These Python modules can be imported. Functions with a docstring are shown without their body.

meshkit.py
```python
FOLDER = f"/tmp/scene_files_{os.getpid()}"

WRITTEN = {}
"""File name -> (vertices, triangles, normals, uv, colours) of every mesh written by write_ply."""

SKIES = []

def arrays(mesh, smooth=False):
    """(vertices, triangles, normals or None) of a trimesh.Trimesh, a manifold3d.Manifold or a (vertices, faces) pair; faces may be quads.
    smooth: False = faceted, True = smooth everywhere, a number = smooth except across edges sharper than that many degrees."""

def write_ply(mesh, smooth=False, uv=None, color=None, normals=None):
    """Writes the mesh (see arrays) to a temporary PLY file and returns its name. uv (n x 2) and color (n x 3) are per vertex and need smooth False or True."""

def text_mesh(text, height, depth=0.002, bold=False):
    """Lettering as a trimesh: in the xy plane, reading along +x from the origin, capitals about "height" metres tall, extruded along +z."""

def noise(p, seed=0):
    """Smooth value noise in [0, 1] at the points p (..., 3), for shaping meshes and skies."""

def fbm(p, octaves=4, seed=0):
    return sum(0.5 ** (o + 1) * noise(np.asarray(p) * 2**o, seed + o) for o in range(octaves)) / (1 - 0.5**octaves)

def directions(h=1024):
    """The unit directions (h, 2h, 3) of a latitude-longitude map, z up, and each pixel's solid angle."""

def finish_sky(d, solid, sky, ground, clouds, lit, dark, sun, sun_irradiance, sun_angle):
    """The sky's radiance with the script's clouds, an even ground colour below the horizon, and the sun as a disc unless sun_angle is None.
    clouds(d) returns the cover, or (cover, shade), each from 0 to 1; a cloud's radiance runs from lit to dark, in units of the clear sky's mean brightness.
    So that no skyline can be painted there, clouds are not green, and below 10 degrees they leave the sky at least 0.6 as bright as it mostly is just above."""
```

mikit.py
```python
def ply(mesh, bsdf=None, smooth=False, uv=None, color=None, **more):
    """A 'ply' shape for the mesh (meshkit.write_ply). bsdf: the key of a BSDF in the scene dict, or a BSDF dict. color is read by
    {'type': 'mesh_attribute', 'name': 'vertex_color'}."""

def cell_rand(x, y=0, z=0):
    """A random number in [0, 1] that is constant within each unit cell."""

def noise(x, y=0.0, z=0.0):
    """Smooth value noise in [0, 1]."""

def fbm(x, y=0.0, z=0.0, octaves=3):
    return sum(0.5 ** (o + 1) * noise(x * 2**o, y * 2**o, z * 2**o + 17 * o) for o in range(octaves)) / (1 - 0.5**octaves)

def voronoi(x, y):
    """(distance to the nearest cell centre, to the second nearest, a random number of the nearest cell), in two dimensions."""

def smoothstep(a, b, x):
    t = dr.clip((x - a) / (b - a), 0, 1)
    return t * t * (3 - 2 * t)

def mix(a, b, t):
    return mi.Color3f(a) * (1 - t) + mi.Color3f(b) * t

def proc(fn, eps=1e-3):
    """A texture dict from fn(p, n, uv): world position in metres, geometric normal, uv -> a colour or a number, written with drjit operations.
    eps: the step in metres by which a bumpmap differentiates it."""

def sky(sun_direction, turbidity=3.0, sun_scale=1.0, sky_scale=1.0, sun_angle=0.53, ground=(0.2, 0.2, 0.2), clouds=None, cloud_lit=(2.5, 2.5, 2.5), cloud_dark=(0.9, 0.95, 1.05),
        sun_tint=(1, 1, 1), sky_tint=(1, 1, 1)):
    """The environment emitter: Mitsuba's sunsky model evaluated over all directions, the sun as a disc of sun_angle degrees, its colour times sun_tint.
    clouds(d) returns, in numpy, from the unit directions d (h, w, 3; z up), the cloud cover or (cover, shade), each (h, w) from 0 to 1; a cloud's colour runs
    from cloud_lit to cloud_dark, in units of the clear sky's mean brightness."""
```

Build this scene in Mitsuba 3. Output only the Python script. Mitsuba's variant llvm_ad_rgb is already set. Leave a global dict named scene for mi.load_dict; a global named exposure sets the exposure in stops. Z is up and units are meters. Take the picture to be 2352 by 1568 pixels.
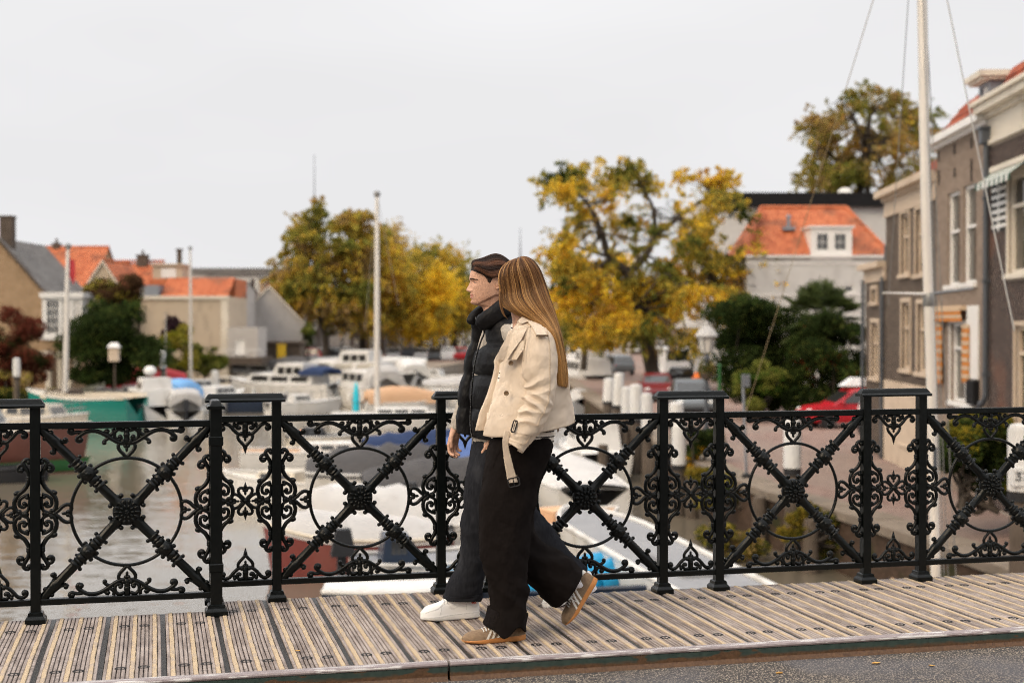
import math
import numpy as np, trimesh, drjit as dr, mitsuba as mi
import manifold3d as m3
import mikit, meshkit
from mikit import noise, fbm, voronoi, cell_rand, smoothstep, mix, proc

T = mi.ScalarTransform4f
scene, labels = {}, {}

# ---------------------------------------------------------------- camera, sky, exposure
CAM_H, FPX = 1.45, 3267.0                      # eye height over the bridge deck; focal length in units of 1/2352 of the frame width
PITCH = math.atan((784.15 - 745.0) / FPX)
FWD = np.array([0, math.cos(PITCH), -math.sin(PITCH)])
UPV = np.array([0, math.sin(PITCH), math.cos(PITCH)])
EYE = np.array([0, 0, CAM_H])
scene['camera'] = {'type': 'thinlens', 'fov': math.degrees(2 * math.atan(1176 / FPX)), 'fov_axis': 'x', 'near_clip': 0.1, 'far_clip': 3000.0,
                   'aperture_radius': 0.0120, 'focus_distance': 6.95,
                   'to_world': T().look_at(origin=EYE.tolist(), target=(EYE + FWD).tolist(), up=[0, 0, 1])}


def overcast(d):
    e = np.clip(d[..., 2], 0, 1)
    wisp = meshkit.fbm(d * np.array([3.0, 3.0, 9.0]), 4, 5)
    return np.ones(d.shape[:2]), np.clip(1.0 - 0.97 * e ** 2.2 + 0.16 * (wisp - 0.60), 0, 1)


scene['sky'] = mikit.sky((-0.52, -0.62, 0.60), turbidity=3.0, sun_scale=0.30, sky_scale=1.0, sun_angle=38, clouds=overcast,
                         cloud_lit=(3.9, 3.9, 3.95), cloud_dark=(1.72, 1.715, 1.735), ground=(0.2, 0.19, 0.18), sun_tint=(1.0, 0.985, 0.96))
exposure = 2.5


def ray(u, v):
    return FWD + np.array([1.0, 0, 0]) * (u - 1176) / FPX + UPV * (784.15 - v) / FPX


def P(u, v, y):
    "the point at depth y that stands at u, v of the photograph"
    d = ray(u, v)
    return EYE + d * (y / d[1])


def G(u, v, z):
    "the point on the level z seen at u, v"
    d = ray(u, v)
    return EYE + d * ((z - CAM_H) / d[2])


# ---------------------------------------------------------------- mesh helpers: a mesh is (vertices, triangles)
def cat(ms):
    ms = [m for m in ms if m is not None and len(m[0])]
    at = np.cumsum([0] + [len(m[0]) for m in ms])
    return np.vstack([m[0] for m in ms]), np.vstack([np.asarray(m[1]) + a for m, a in zip(ms, at)])


def tm(m):
    return np.array(m.vertices), np.array(m.faces)


def xf(m, M):
    M = np.asarray(M)
    return m[0] @ M[:3, :3].T + M[:3, 3], (m[1] if np.linalg.det(M[:3, :3]) > 0 else m[1][:, ::-1])


def mat(o=(0, 0, 0), x=(1, 0, 0), y=(0, 1, 0), z=(0, 0, 1)):
    M = np.eye(4)
    M[:3, 0], M[:3, 1], M[:3, 2], M[:3, 3] = x, y, z, o
    return M


def rz(a, o=(0, 0, 0), s=1.0):
    c, n = math.cos(a), math.sin(a)
    return mat(o, (c * s, n * s, 0), (-n * s, c * s, 0), (0, 0, s))


BF = np.array([[0, 2, 1], [0, 3, 2], [4, 5, 6], [4, 6, 7], [0, 1, 5], [0, 5, 4], [1, 2, 6], [1, 6, 5], [2, 3, 7], [2, 7, 6], [3, 0, 4], [3, 4, 7]])


def box(x0, x1, y0, y1, z0, z1):
    return np.array([[x0, y0, z0], [x1, y0, z0], [x1, y1, z0], [x0, y1, z0], [x0, y0, z1], [x1, y0, z1], [x1, y1, z1], [x0, y1, z1]], float), BF


def cbox(x0, x1, y0, y1, z0, z1, c=0.003):
    "a box with chamfered edges"
    v = []
    for k, q in ((0, (0, 0, 1)),):
        pass
    X, Y, Z = (x0, x1), (y0, y1), (z0, z1)
    pts = []
    for a in (0, 1):
        for b in (0, 1):
            for d in (0, 1):
                sx, sy, sz = (1 - 2 * a) * c, (1 - 2 * b) * c, (1 - 2 * d) * c
                pts += [[X[a], Y[b] + sy, Z[d] + sz], [X[a] + sx, Y[b], Z[d] + sz], [X[a] + sx, Y[b] + sy, Z[d]]]
    return tm(trimesh.convex.convex_hull(np.array(pts)))


def grid_faces(n, m, wrap):
    "triangles of an n x m grid of vertices; wrap: the m direction closes"
    i, j = np.meshgrid(np.arange(n - 1), np.arange(m if wrap else m - 1), indexing='ij')
    j2 = (j + 1) % m
    a, b, c, d = i * m + j, i * m + j2, (i + 1) * m + j2, (i + 1) * m + j
    return np.vstack([np.stack([a, b, c], -1).reshape(-1, 3), np.stack([a, c, d], -1).reshape(-1, 3)])


def rings(v, caps=True):
    "a surface through n rings of m points, v (n, m, 3)"
    n, m, _ = v.shape
    f, vv = grid_faces(n, m, True), v.reshape(-1, 3)
    if caps:
        c0, c1, k = len(vv), len(vv) + 1, np.arange(m)
        vv = np.vstack([vv, v[0].mean(0), v[-1].mean(0)])
        f = np.vstack([f, np.stack([k * 0 + c0, (k + 1) % m, k], 1), np.stack([k * 0 + c1, (n - 1) * m + k, (n - 1) * m + (k + 1) % m], 1)])
    return vv, f


def outward(m):
    v, f = m
    a = np.einsum('ij,ij->i', v[f[:, 0]], np.cross(v[f[:, 1]], v[f[:, 2]])).sum()
    return (v, f) if a >= 0 else (v, f[:, ::-1])


def tube(p, r, sides=6, caps=True, flat=1.0, up=None):
    p = np.asarray(p, float)
    t = np.gradient(p, axis=0)
    t /= np.linalg.norm(t, axis=1, keepdims=True) + 1e-12
    if up is None:
        d = np.abs(p[-1] - p[0]) + np.ptp(p, axis=0)
        up = np.eye(3)[int(np.argmin(d))]
    a = np.cross(t, np.asarray(up, float))
    bad = np.linalg.norm(a, axis=1) < 1e-3
    a[bad] = np.cross(t[bad], [0.31, 0.77, 0.55])
    a /= np.linalg.norm(a, axis=1, keepdims=True) + 1e-12
    b = np.cross(a, t)
    g = np.arange(sides) * 2 * np.pi / sides
    r = np.broadcast_to(np.asarray(r, float), (len(p),))[:, None, None]
    v = p[:, None] + r * (np.cos(g)[None, :, None] * a[:, None] + flat * np.sin(g)[None, :, None] * b[:, None])
    return rings(v[:, ::-1], caps)


def crom(p, n):
    "n points along the Catmull-Rom curve through the rows of p"
    p = np.asarray(p, float)
    q = np.vstack([2 * p[0] - p[1], p, 2 * p[-1] - p[-2]])
    t = np.linspace(0, len(p) - 1, n)
    i = np.minimum(t.astype(int), len(p) - 2)
    f = (t - i)[:, None]
    a, b, c, d = q[i], q[i + 1], q[i + 2], q[i + 3]
    return 0.5 * (2 * b + (c - a) * f + (2 * a - 5 * b + 4 * c - d) * f ** 2 + (3 * b - a - 3 * c + d) * f ** 3)


def lathe(prof, n=16, axis='z'):
    prof = np.asarray(prof, float)
    g = np.arange(n) * 2 * np.pi / n
    v = np.stack([prof[:, :1] * np.cos(g), prof[:, :1] * np.sin(g), np.broadcast_to(prof[:, 1:2], (len(prof), n))], -1)
    return rings(v, True)


ICO = {k: tm(trimesh.creation.icosphere(k)) for k in (0, 1, 2, 3)}


def ball(c, r, k=1):
    v, f = ICO[k]
    return v * np.asarray(r, float) + np.asarray(c, float), f


def hull(pts):
    return tm(trimesh.convex.convex_hull(np.asarray(pts, float)))


def extrude(poly, h, M=None):
    "a shapely polygon or list of points in xy, raised along z by h"
    from shapely.geometry import Polygon
    g = poly if hasattr(poly, 'exterior') else Polygon(poly)
    m = tm(trimesh.creation.extrude_polygon(g, h, engine='earcut'))
    return m if M is None else xf(m, M)


def quad(a, b, c, d):
    return np.array([a, b, c, d], float), np.array([[0, 1, 2], [0, 2, 3]])


# ---------------------------------------------------------------- scene helpers
TAKEN = set()


def numbered(k):
    q, n = k, 0
    while q in TAKEN:
        n += 1
        q = f'{k}_{n:03d}'
    TAKEN.add(q)
    return q


def thing(name, label, cat_, group=None, kind=None):
    k = numbered(name)
    labels[k] = {'label': label, 'category': cat_}
    if group:
        labels[k]['group'] = group
    if kind:
        labels[k]['kind'] = kind
    return k


def shape(k, mesh, bsdf, smooth=False, color=None):
    d = mesh if isinstance(mesh, dict) else mikit.ply(mesh, bsdf, smooth, color=color)
    scene[k] = d
    return k


def part(parent, name, mesh, bsdf=None, smooth=False, label=None, kind=None, color=None, M=None):
    k = numbered(parent + '__' + name)
    shape(k, mesh, bsdf, smooth, color)
    if M is not None:
        scene[k] = {**scene[k], 'to_world': T(np.asarray(M))}
    if label or kind:
        labels[k] = {**({'label': label} if label else {}), **({'kind': kind} if kind else {})}
    return k


def struct(name, mesh, bsdf, smooth=False, label=None, color=None):
    k = numbered(name)
    labels[k] = {'kind': 'structure', **({'label': label} if label else {})}
    if mesh is not None:
        shape(k, mesh, bsdf, smooth, color)
    return k


def sweep_prof(prof, M):
    pass


# ---------------------------------------------------------------- materials
def bs(name, col, rough=0.6, spec=0.5, bump=None, bscale=1.0, eps=1e-3, **kw):
    c = {'type': 'rgb', 'value': list(col)} if isinstance(col, (tuple, list)) else col if isinstance(col, dict) else proc(col)
    r = proc(rough) if callable(rough) else rough
    b = {"type": "principled", "base_color": c, "roughness": r, **({} if spec is None else {"specular": spec}), **kw}
    if bump is not None:
        b = {'type': 'bumpmap', 'tex': proc(bump, eps), 'scale': bscale, 'bsdf': b}
    scene[name] = {'type': 'twosided', 'bsdf': b}
    return name


VCOL = {'type': 'mesh_attribute', 'name': 'vertex_color'}
TH = math.atan(0.25)
CS, SN = math.cos(TH), math.sin(TH)
S_AX, T_AX, Z_AX = np.array([CS, SN, 0]), np.array([-SN, CS, 0]), np.array([0, 0, 1.0])
B0 = np.array([-0.281, 6.12, 0])                # the bridge's own frame: along the kerb, across the pavement
BRIDGE = mat(B0, S_AX, T_AX, Z_AX)


def W(s, t, z):
    return B0 + s * S_AX + t * T_AX + z * Z_AX


def pst(p):
    return (p.x - B0[0]) * CS + (p.y - B0[1]) * SN, -(p.x - B0[0]) * SN + (p.y - B0[1]) * CS


def plank_col(p, n, uv):
    s, t = pst(p)
    k = cell_rand(dr.floor((s + 0.916) / 0.26), 3)
    g = fbm(s * 160, t * 5, k * 40, 3)
    g2 = fbm(s * 30 + k * 9, t * 9, 3, 3)
    b = mix((0.175, 0.143, 0.130), (0.40, 0.345, 0.318), smoothstep(0.25, 0.75, 0.55 * g + 0.45 * g2) * 0.8 + (k - 0.5) * 0.22)
    sc = smoothstep(0.62, 0.72, fbm(s * 55 + t * 18, t * 60 - s * 22, 7, 2)) * smoothstep(0.5, 0.7, fbm(s * 3, t * 3, 1, 2))
    return mix(b, (0.06, 0.05, 0.045), sc * 0.5)


def strip_col(p, n, uv):
    s, t = pst(p)
    g = fbm(s * 260, t * 260, 1, 3)
    w = smoothstep(0.52, 0.72, fbm(s * 40, t * 14, 6, 3))
    return mix(mix((0.36, 0.28, 0.185), (0.49, 0.39, 0.275), g), (0.33, 0.275, 0.235), w * 0.6)


def tar_col(p, n, uv):
    s, t = pst(p)
    g = fbm(s * 220, t * 220, 1, 2)
    return mix((0.022, 0.020, 0.019), (0.30, 0.25, 0.19), smoothstep(0.80, 0.90, g) * 0.8)


def asphalt_col(p, n, uv):
    s, t = pst(p)
    d1, d2, c = voronoi(s * 120 + 0.4 * noise(s * 60, t * 60), t * 120)
    base = mix((0.045, 0.042, 0.042), (0.36, 0.30, 0.24), smoothstep(0.25, 0.95, c) * smoothstep(0.55, 0.25, d1))
    big = fbm(s * 2.2, t * 2.2, 4, 3)
    return mix(base, mix(base, (0.10, 0.10, 0.115), 0.5), smoothstep(0.45, 0.7, big))


def kerb_col(p, n, uv):
    s, t = pst(p)
    z = p.z
    g = fbm(s * 30, z * 90, 2, 4)
    paint = mix((0.022, 0.040, 0.036), (0.045, 0.072, 0.062), fbm(s * 60, z * 30, 5, 3))
    rust = mix((0.050, 0.026, 0.014), (0.150, 0.080, 0.040), fbm(s * 140, z * 140, 9, 3))
    r = smoothstep(-0.030, -0.052, z + 0.020 * (g - 0.5)) + 0.9 * smoothstep(0.66, 0.72, fbm(s * 8, z * 24, 3, 4))
    return mix(paint, rust, dr.clip(r, 0, 1))


def nose_col(p, n, uv):
    s, t = pst(p)
    g = fbm(s * 9, t * 130, 2, 4)
    g2 = fbm(s * 70, t * 200, 8, 3)
    return mix(mix((0.20, 0.16, 0.165), (0.36, 0.31, 0.31), g2), (0.60, 0.58, 0.57), smoothstep(0.55, 0.63, g))


bs('mat_plank', plank_col, 0.72, 0.35, bump=lambda p, n, uv: fbm(pst(p)[0] * 420, pst(p)[1] * 22, p.z * 60, 3), bscale=0.0009)
bs('mat_strip', strip_col, 0.85, 0.25, bump=lambda p, n, uv: noise(pst(p)[0] * 500, pst(p)[1] * 500, p.z * 500), bscale=0.0012)
bs('mat_tar', tar_col, 0.45, 0.5, bump=lambda p, n, uv: fbm(p.x * 160, p.y * 160, 0, 2), bscale=0.002)
bs('mat_asphalt', asphalt_col, 0.85, 0.3, bump=lambda p, n, uv: voronoi(pst(p)[0] * 120, pst(p)[1] * 120)[0], bscale=0.003)
bs('mat_kerb', kerb_col, 0.55, 0.4)
bs('mat_nose', nose_col, 0.38, 0.5, metallic=0.15)
bs('mat_iron', lambda p, n, uv: mix((0.0014, 0.0024, 0.0026), (0.0034, 0.0048, 0.0050), fbm(p.x * 24, p.y * 24, p.z * 24, 3)), lambda p, n, uv: 0.22 + 0.16 * fbm(p.x * 40, p.y * 40, p.z * 40, 3), 0.24,
   bump=lambda p, n, uv: fbm(p.x * 55, p.y * 55, p.z * 55, 3), bscale=0.0016, eps=2e-3)
bs('mat_screw', (0.014, 0.013, 0.013), 0.6, 0.3)
# ================================================================ the bridge
Zw = -3.8        # water
Zq = -2.52       # the quay street
# ---- deck planks: ribbed boards with three sanded grip strips each
deck = struct('bridge_deck', None, None)
rng = np.random.RandomState(3)
PITCHP, RIB = 0.26, 0.01845


def deck_rear(s):
    return 1.575 if -0.93 < s < 0.50 else 1.33


def plank_profile(raised=()):
    pts, w = [], RIB
    x0 = -6.5 * w
    for i in range(13):
        a = x0 + i * w
        pts += [(a + 0.0034, -0.017), (a + 0.0040, -0.0014), (a + 0.0050, 0.0), (a + w - 0.0020, 0.0), (a + w - 0.0008, -0.0014), (a + w, -0.017)]
    return pts


prof = plank_profile()
outline = [(prof[0][0], -0.045)] + prof + [(prof[-1][0], -0.045)]
PL = {}
for b in (1.33, 1.575):
    for var in range(3):
        n = 9
        tt = np.linspace(0.004, b, n)
        o = np.array(outline)
        wob = np.stack([0.0012 * np.sin(tt * (3 + var) + var), tt * 0], 1)
        v = np.stack([np.stack([o[:, 0] + wob[k, 0], np.full(len(o), tt[k]), o[:, 1]], 1) for k in range(n)])
        PL[b, var] = mikit.ply(rings(v, True), 'mat_plank', False)
        for q, i in enumerate((1, 6, 11)):
            a = -6.5 * RIB + i * RIB
            st = np.linspace(0.002, b - 0.004, 60)
            r = np.random.RandomState(var * 7 + q)
            e0 = a - 0.0005 + 0.0022 * (meshkit.noise(np.stack([st * 22, st * 0 + q, st * 0 + var], 1), 1) - 0.5)
            e1 = a + RIB + 0.0015 + 0.0030 * (meshkit.noise(np.stack([st * 22, st * 0 + q, st * 0 + var], 1), 2) - 0.5)
            zt = 0.0028 + 0.0014 * meshkit.noise(np.stack([st * 60, st * 0 + q, st * 0], 1), 3)
            wb = 0.0012 * np.sin(st * (3 + var) + var)
            v = np.stack([np.stack([e0 + wb, st, st * 0 - 0.004], 1), np.stack([e0 + 0.002 + wb, st, zt], 1), np.stack([e1 - 0.002 + wb, st, zt], 1), np.stack([e1 + wb, st, st * 0 - 0.004], 1)], 1)
            PL[b, var, q] = mikit.ply(rings(v, True), 'mat_strip', False)
v, f = lathe([(0.001, -0.0005), (0.010, -0.0005), (0.0215, 0.0012), (0.0240, 0.0018), (0.0255, 0.0004), (0.026, -0.012)], 18)
SCREW = mikit.ply(cat([(v, f), box(-0.008, 0.008, -0.0012, 0.0012, -0.0004, 0.0006)]), 'mat_screw', False)
GAP = {b: mikit.ply(cat([box(-0.0115, 0.0115, 0.0, b, -0.04, -0.0052)]), 'mat_tar', False) for b in (1.33, 1.575)}
for i in range(-11, 21):
    s = -0.926 + 0.13 + 0.26 * i
    b = deck_rear(s)
    var = rng.randint(3)
    M = BRIDGE @ mat((s, 0, rng.uniform(-0.0012, 0.0012)))
    k = part(deck, 'plank', PL[b, var], M=M)
    for q in range(3):
        part(k, 'grip_strip', PL[b, var, q], M=M)
    for x in (-2.5, 2.5):
        for t in (0.20 + rng.uniform(-0.008, 0.008), b - 0.27 + rng.uniform(-0.008, 0.008)):
            part(k, 'screw', SCREW, M=M @ mat((x * RIB + rng.uniform(-0.003, 0.003), t, 0)) @ rz(rng.uniform(0, 3)))
    part(deck, 'joint_filler', GAP[deck_rear(s - 0.13)], M=BRIDGE @ mat((s - 0.13, 0, 0)))
# beams that carry the deck, and the rear edge of the deck
bm = []
for s0, s1, b in ((-7.5, -0.93, 1.33), (-0.93, 0.50, 1.575), (0.50, 8.5, 1.33)):
    bm += [box(s0, s1 - 0.004, b + 0.002, b + 0.05, -0.40, -0.012), box(s0, s1 - 0.004, 0.05, 0.12, -0.5, -0.047), box(s0, s1 - 0.004, 0.7, 0.78, -0.5, -0.047)]
part(deck, 'steel_beam', xf(cat(bm), BRIDGE), 'mat_iron')
# ---- kerb: a worn steel nosing over a painted, rusting web
kp = [(-0.002, -0.014), (-0.002, 0.004), (-0.008, 0.0065), (-0.040, 0.0065), (-0.050, 0.003), (-0.053, -0.004), (-0.050, -0.011), (-0.044, -0.014)]


def extr_s(prof, s0, s1, n=2, wob=0.0):
    o = np.array(prof)
    v = []
    for k, s in enumerate(np.linspace(s0, s1, n)):
        v.append(np.stack([np.full(len(o), s), o[:, 0], o[:, 1]], 1))
    return outward(rings(np.array(v), True))


kerb = struct('bridge_kerb', None, None)
for s0, s1 in ((-7.5, -0.006), (0.006, 8.5)):
    part(kerb, 'steel_nosing', xf(extr_s(kp, s0, s1), BRIDGE), 'mat_nose', 40)
    web = [(-0.010, -0.0145), (-0.047, -0.0145), (-0.0445, -0.055), (-0.052, -0.066), (-0.058, -0.076), (-0.010, -0.076)]
    part(kerb, 'painted_web', xf(extr_s(web, s0, s1), BRIDGE), 'mat_kerb', False)
# ---- road on the bridge
n = 160
struct('bridge_road', xf(box(-7.5, 8.5, -9.0, -0.012, -0.60, -0.0745), BRIDGE), 'mat_asphalt')
bs('mat_leaf_dry', lambda p, n, uv: mix((0.42, 0.21, 0.05), (0.60, 0.38, 0.12), cell_rand(p.x * 30, p.y * 30)), 0.7, 0.3)
bs('mat_paper', (0.75, 0.74, 0.71), 0.8, 0.2)
rl = np.random.RandomState(12)


def litter_leaf(r, L):
    a = np.linspace(0, 1, 7)
    w = L * 0.28 * np.sin(np.pi * a) ** 0.8
    x = (a - 0.5) * L
    z = 0.004 + 0.10 * L * (a - 0.5) ** 2 * 4 * r.uniform(0.2, 1)
    v = np.stack([np.stack([x, -w, z + w * 0.25], 1), np.stack([x, 0 * w, z], 1), np.stack([x, w, z + w * 0.25], 1)], 1).reshape(-1, 3)
    top = (v, grid_faces(7, 3, False))
    return cat([top, (v - [0, 0, 0.0012], top[1][:, ::-1])])


for (u, v_, nm, lab, c_, m) in ((2012, 1524, 'fallen_leaf', 'dry leaf lying on the asphalt beside the rusty kerb, largest of the litter', 'leaf', 'mat_leaf_dry'), (1812, 1497, 'fallen_leaf', 'small tan leaf on the asphalt right at the kerb foot, second from the right', 'leaf', 'mat_leaf_dry'),
                         (2094, 1494, 'fallen_leaf', 'small orange leaf lying against the kerb near the right edge', 'leaf', 'mat_leaf_dry'), (1790, 1546, 'cigarette_end', 'cigarette end with tan filter lying on the asphalt below the kerb', 'cigarette end', 'mat_leaf_dry'),
                         (684, 1496, 'fallen_leaf', 'tiny yellow leaf lying on the planks left of the walkers', 'leaf', 'mat_leaf_dry'), (2140, 1530, 'fallen_leaf', 'brown curled leaf lying in the road at the right', 'leaf', 'mat_leaf_dry')):
    on_deck = u < 1000
    o = G(u, v_, 0.002 if on_deck else -0.0745)
    k = thing(nm, lab, c_)
    if nm == 'cigarette_end':
        shape(k, xf(tube([[-0.014, 0, 0.004], [0.014, 0, 0.004]], 0.0038, 8), rz(0.2, o)), m, True)
    else:
        shape(k, xf(litter_leaf(rl, 0.045 if u == 2012 else 0.03), rz(rl.uniform(-0.6, 0.6), o)), m, False)

# ---- cast iron railing: every ornament is curved bar in the railing's plane (x along, z up, y through)
def c2(pts, n, r, k=1.0, sides=6):
    "a bar through 2-D points"
    p = crom(np.array(pts, float) * k, n)
    r = r * 1.38
    return tube(np.stack([p[:, 0], p[:, 0] * 0, p[:, 1]], 1), r, sides, up=(0, 1, 0))


def bead(x, z, r, d=None, k=1):
    r = r * 1.22
    return ball((x, 0, z), (r, d or r, r), k)


def mirror(m, ax):
    s = np.ones(3)
    s[ax] = -1
    return m[0] * s, m[1][:, ::-1]


def spiral(cx, cz, r0, r1, a0, a1, n=9):
    a = np.linspace(a0, a1, n)
    r = np.linspace(r0, r1, n)
    return [(cx + q * math.cos(w), cz + q * math.sin(w)) for q, w in zip(r, a)]


U = 1 / 1473.0
def heart(sc=1.0):
    "a heart opening upwards from its tip at the origin, about 0.07 tall"
    h = [c2([(3, 0), (22, 25), (48, 52), (60, 82), (48, 104), (22, 104), (10, 88)], 14, 0.0066 * sc, U * sc)]
    h = h + [mirror(h[0], 0)]
    return h + [bead(10 * U * sc, 84 * U * sc, 0.0085 * sc), bead(-10 * U * sc, 84 * U * sc, 0.0085 * sc), ball((0, 0, 60 * U * sc), (0.0075 * sc, 0.007 * sc, 0.013 * sc))]


def rot2(ms, a, o=(0, 0)):
    c, s = math.cos(a), math.sin(a)
    M = mat((o[0], 0, o[1]), (c, 0, s), (0, 1, 0), (-s, 0, c))
    return [xf(m, M) for m in ms]


def swag():
    "hangs from the top rail: z = 0 is the rail's underside"
    h = []
    h.append(c2([(-8, -112), (-50, -108), (-100, -82), (-160, -42), (-215, -20), (-275, -22), (-322, -48), (-345, -72), (-338, -92), (-318, -88), (-318, -74)], 30, 0.0078, U))
    h.append(c2([(-300, -32), (-345, -26), (-385, -36), (-402, -20), (-388, -6), (-376, -18)], 14, 0.0066, U))
    h.append(c2([(-120, -70), (-150, -88), (-162, -104), (-150, -110)], 8, 0.0066, U))
    h.append(c2([(-95, -4), (-92, -28), (-112, -50), (-140, -48), (-150, -28), (-136, -16), (-128, -28)], 14, 0.0066, U))
    h.append(c2([(-20, -20), (-58, -10), (-84, -34), (-82, -70), (-58, -86), (-38, -74), (-46, -58)], 16, 0.0068, U))
    h += [bead(-322 * U, -80 * U, 0.0115), bead(-380 * U, -16 * U, 0.0105), bead(-156 * U, -106 * U, 0.0095), bead(-134 * U, -24 * U, 0.009), bead(-46 * U, -64 * U, 0.010), bead(-26 * U, -98 * U, 0.010)]
    h = h + [mirror(m, 0) for m in h]
    h += [c2([(0, 4), (0, -60), (0, -118)], 6, 0.0105, U), bead(0, -50 * U, 0.0135), bead(0, -84 * U, 0.012), bead(0, -28 * U, 0.011)]
    return h + rot2(heart(), math.pi, (0, -112 * U + 0.002))[:0] + [xf(m, mat((0, 0, -216 * U))) for m in heart()]


def crest_small(top=True):
    "narrow bay: hangs from the rail (z = 0 is the underside)"
    h = [c2([(-4, -96), (-50, -92), (-88, -60), (-120, -24), (-152, -14), (-180, -28), (-184, -50), (-168, -58), (-160, -44)], 22, 0.0072, U),
         c2([(-8, -14), (-48, -10), (-66, -34), (-52, -52), (-38, -42)], 12, 0.0064, U), c2([(-104, -38), (-84, -32), (-80, -14)], 6, 0.006, U)]
    h += [bead(-166 * U, -46 * U, 0.0105), bead(-44 * U, -44 * U, 0.0095), bead(-82 * U, -16 * U, 0.0085), bead(-28 * U, -88 * U, 0.0095)]
    h = h + [mirror(m, 0) for m in h]
    h += [c2([(0, 4), (0, -96)], 4, 0.011, U), bead(0, -58 * U, 0.013), bead(0, -92 * U, 0.012)]
    h += [xf(m, mat((0, 0, -190 * U))) for m in heart(0.95)]
    h += [hull([[0, 0, -252 * U], [-0.012, 0, -196 * U], [0.012, 0, -196 * U], [0, 0.008, -200 * U], [0, -0.008, -200 * U], [0, 0, -172 * U]])]
    return h


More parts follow.
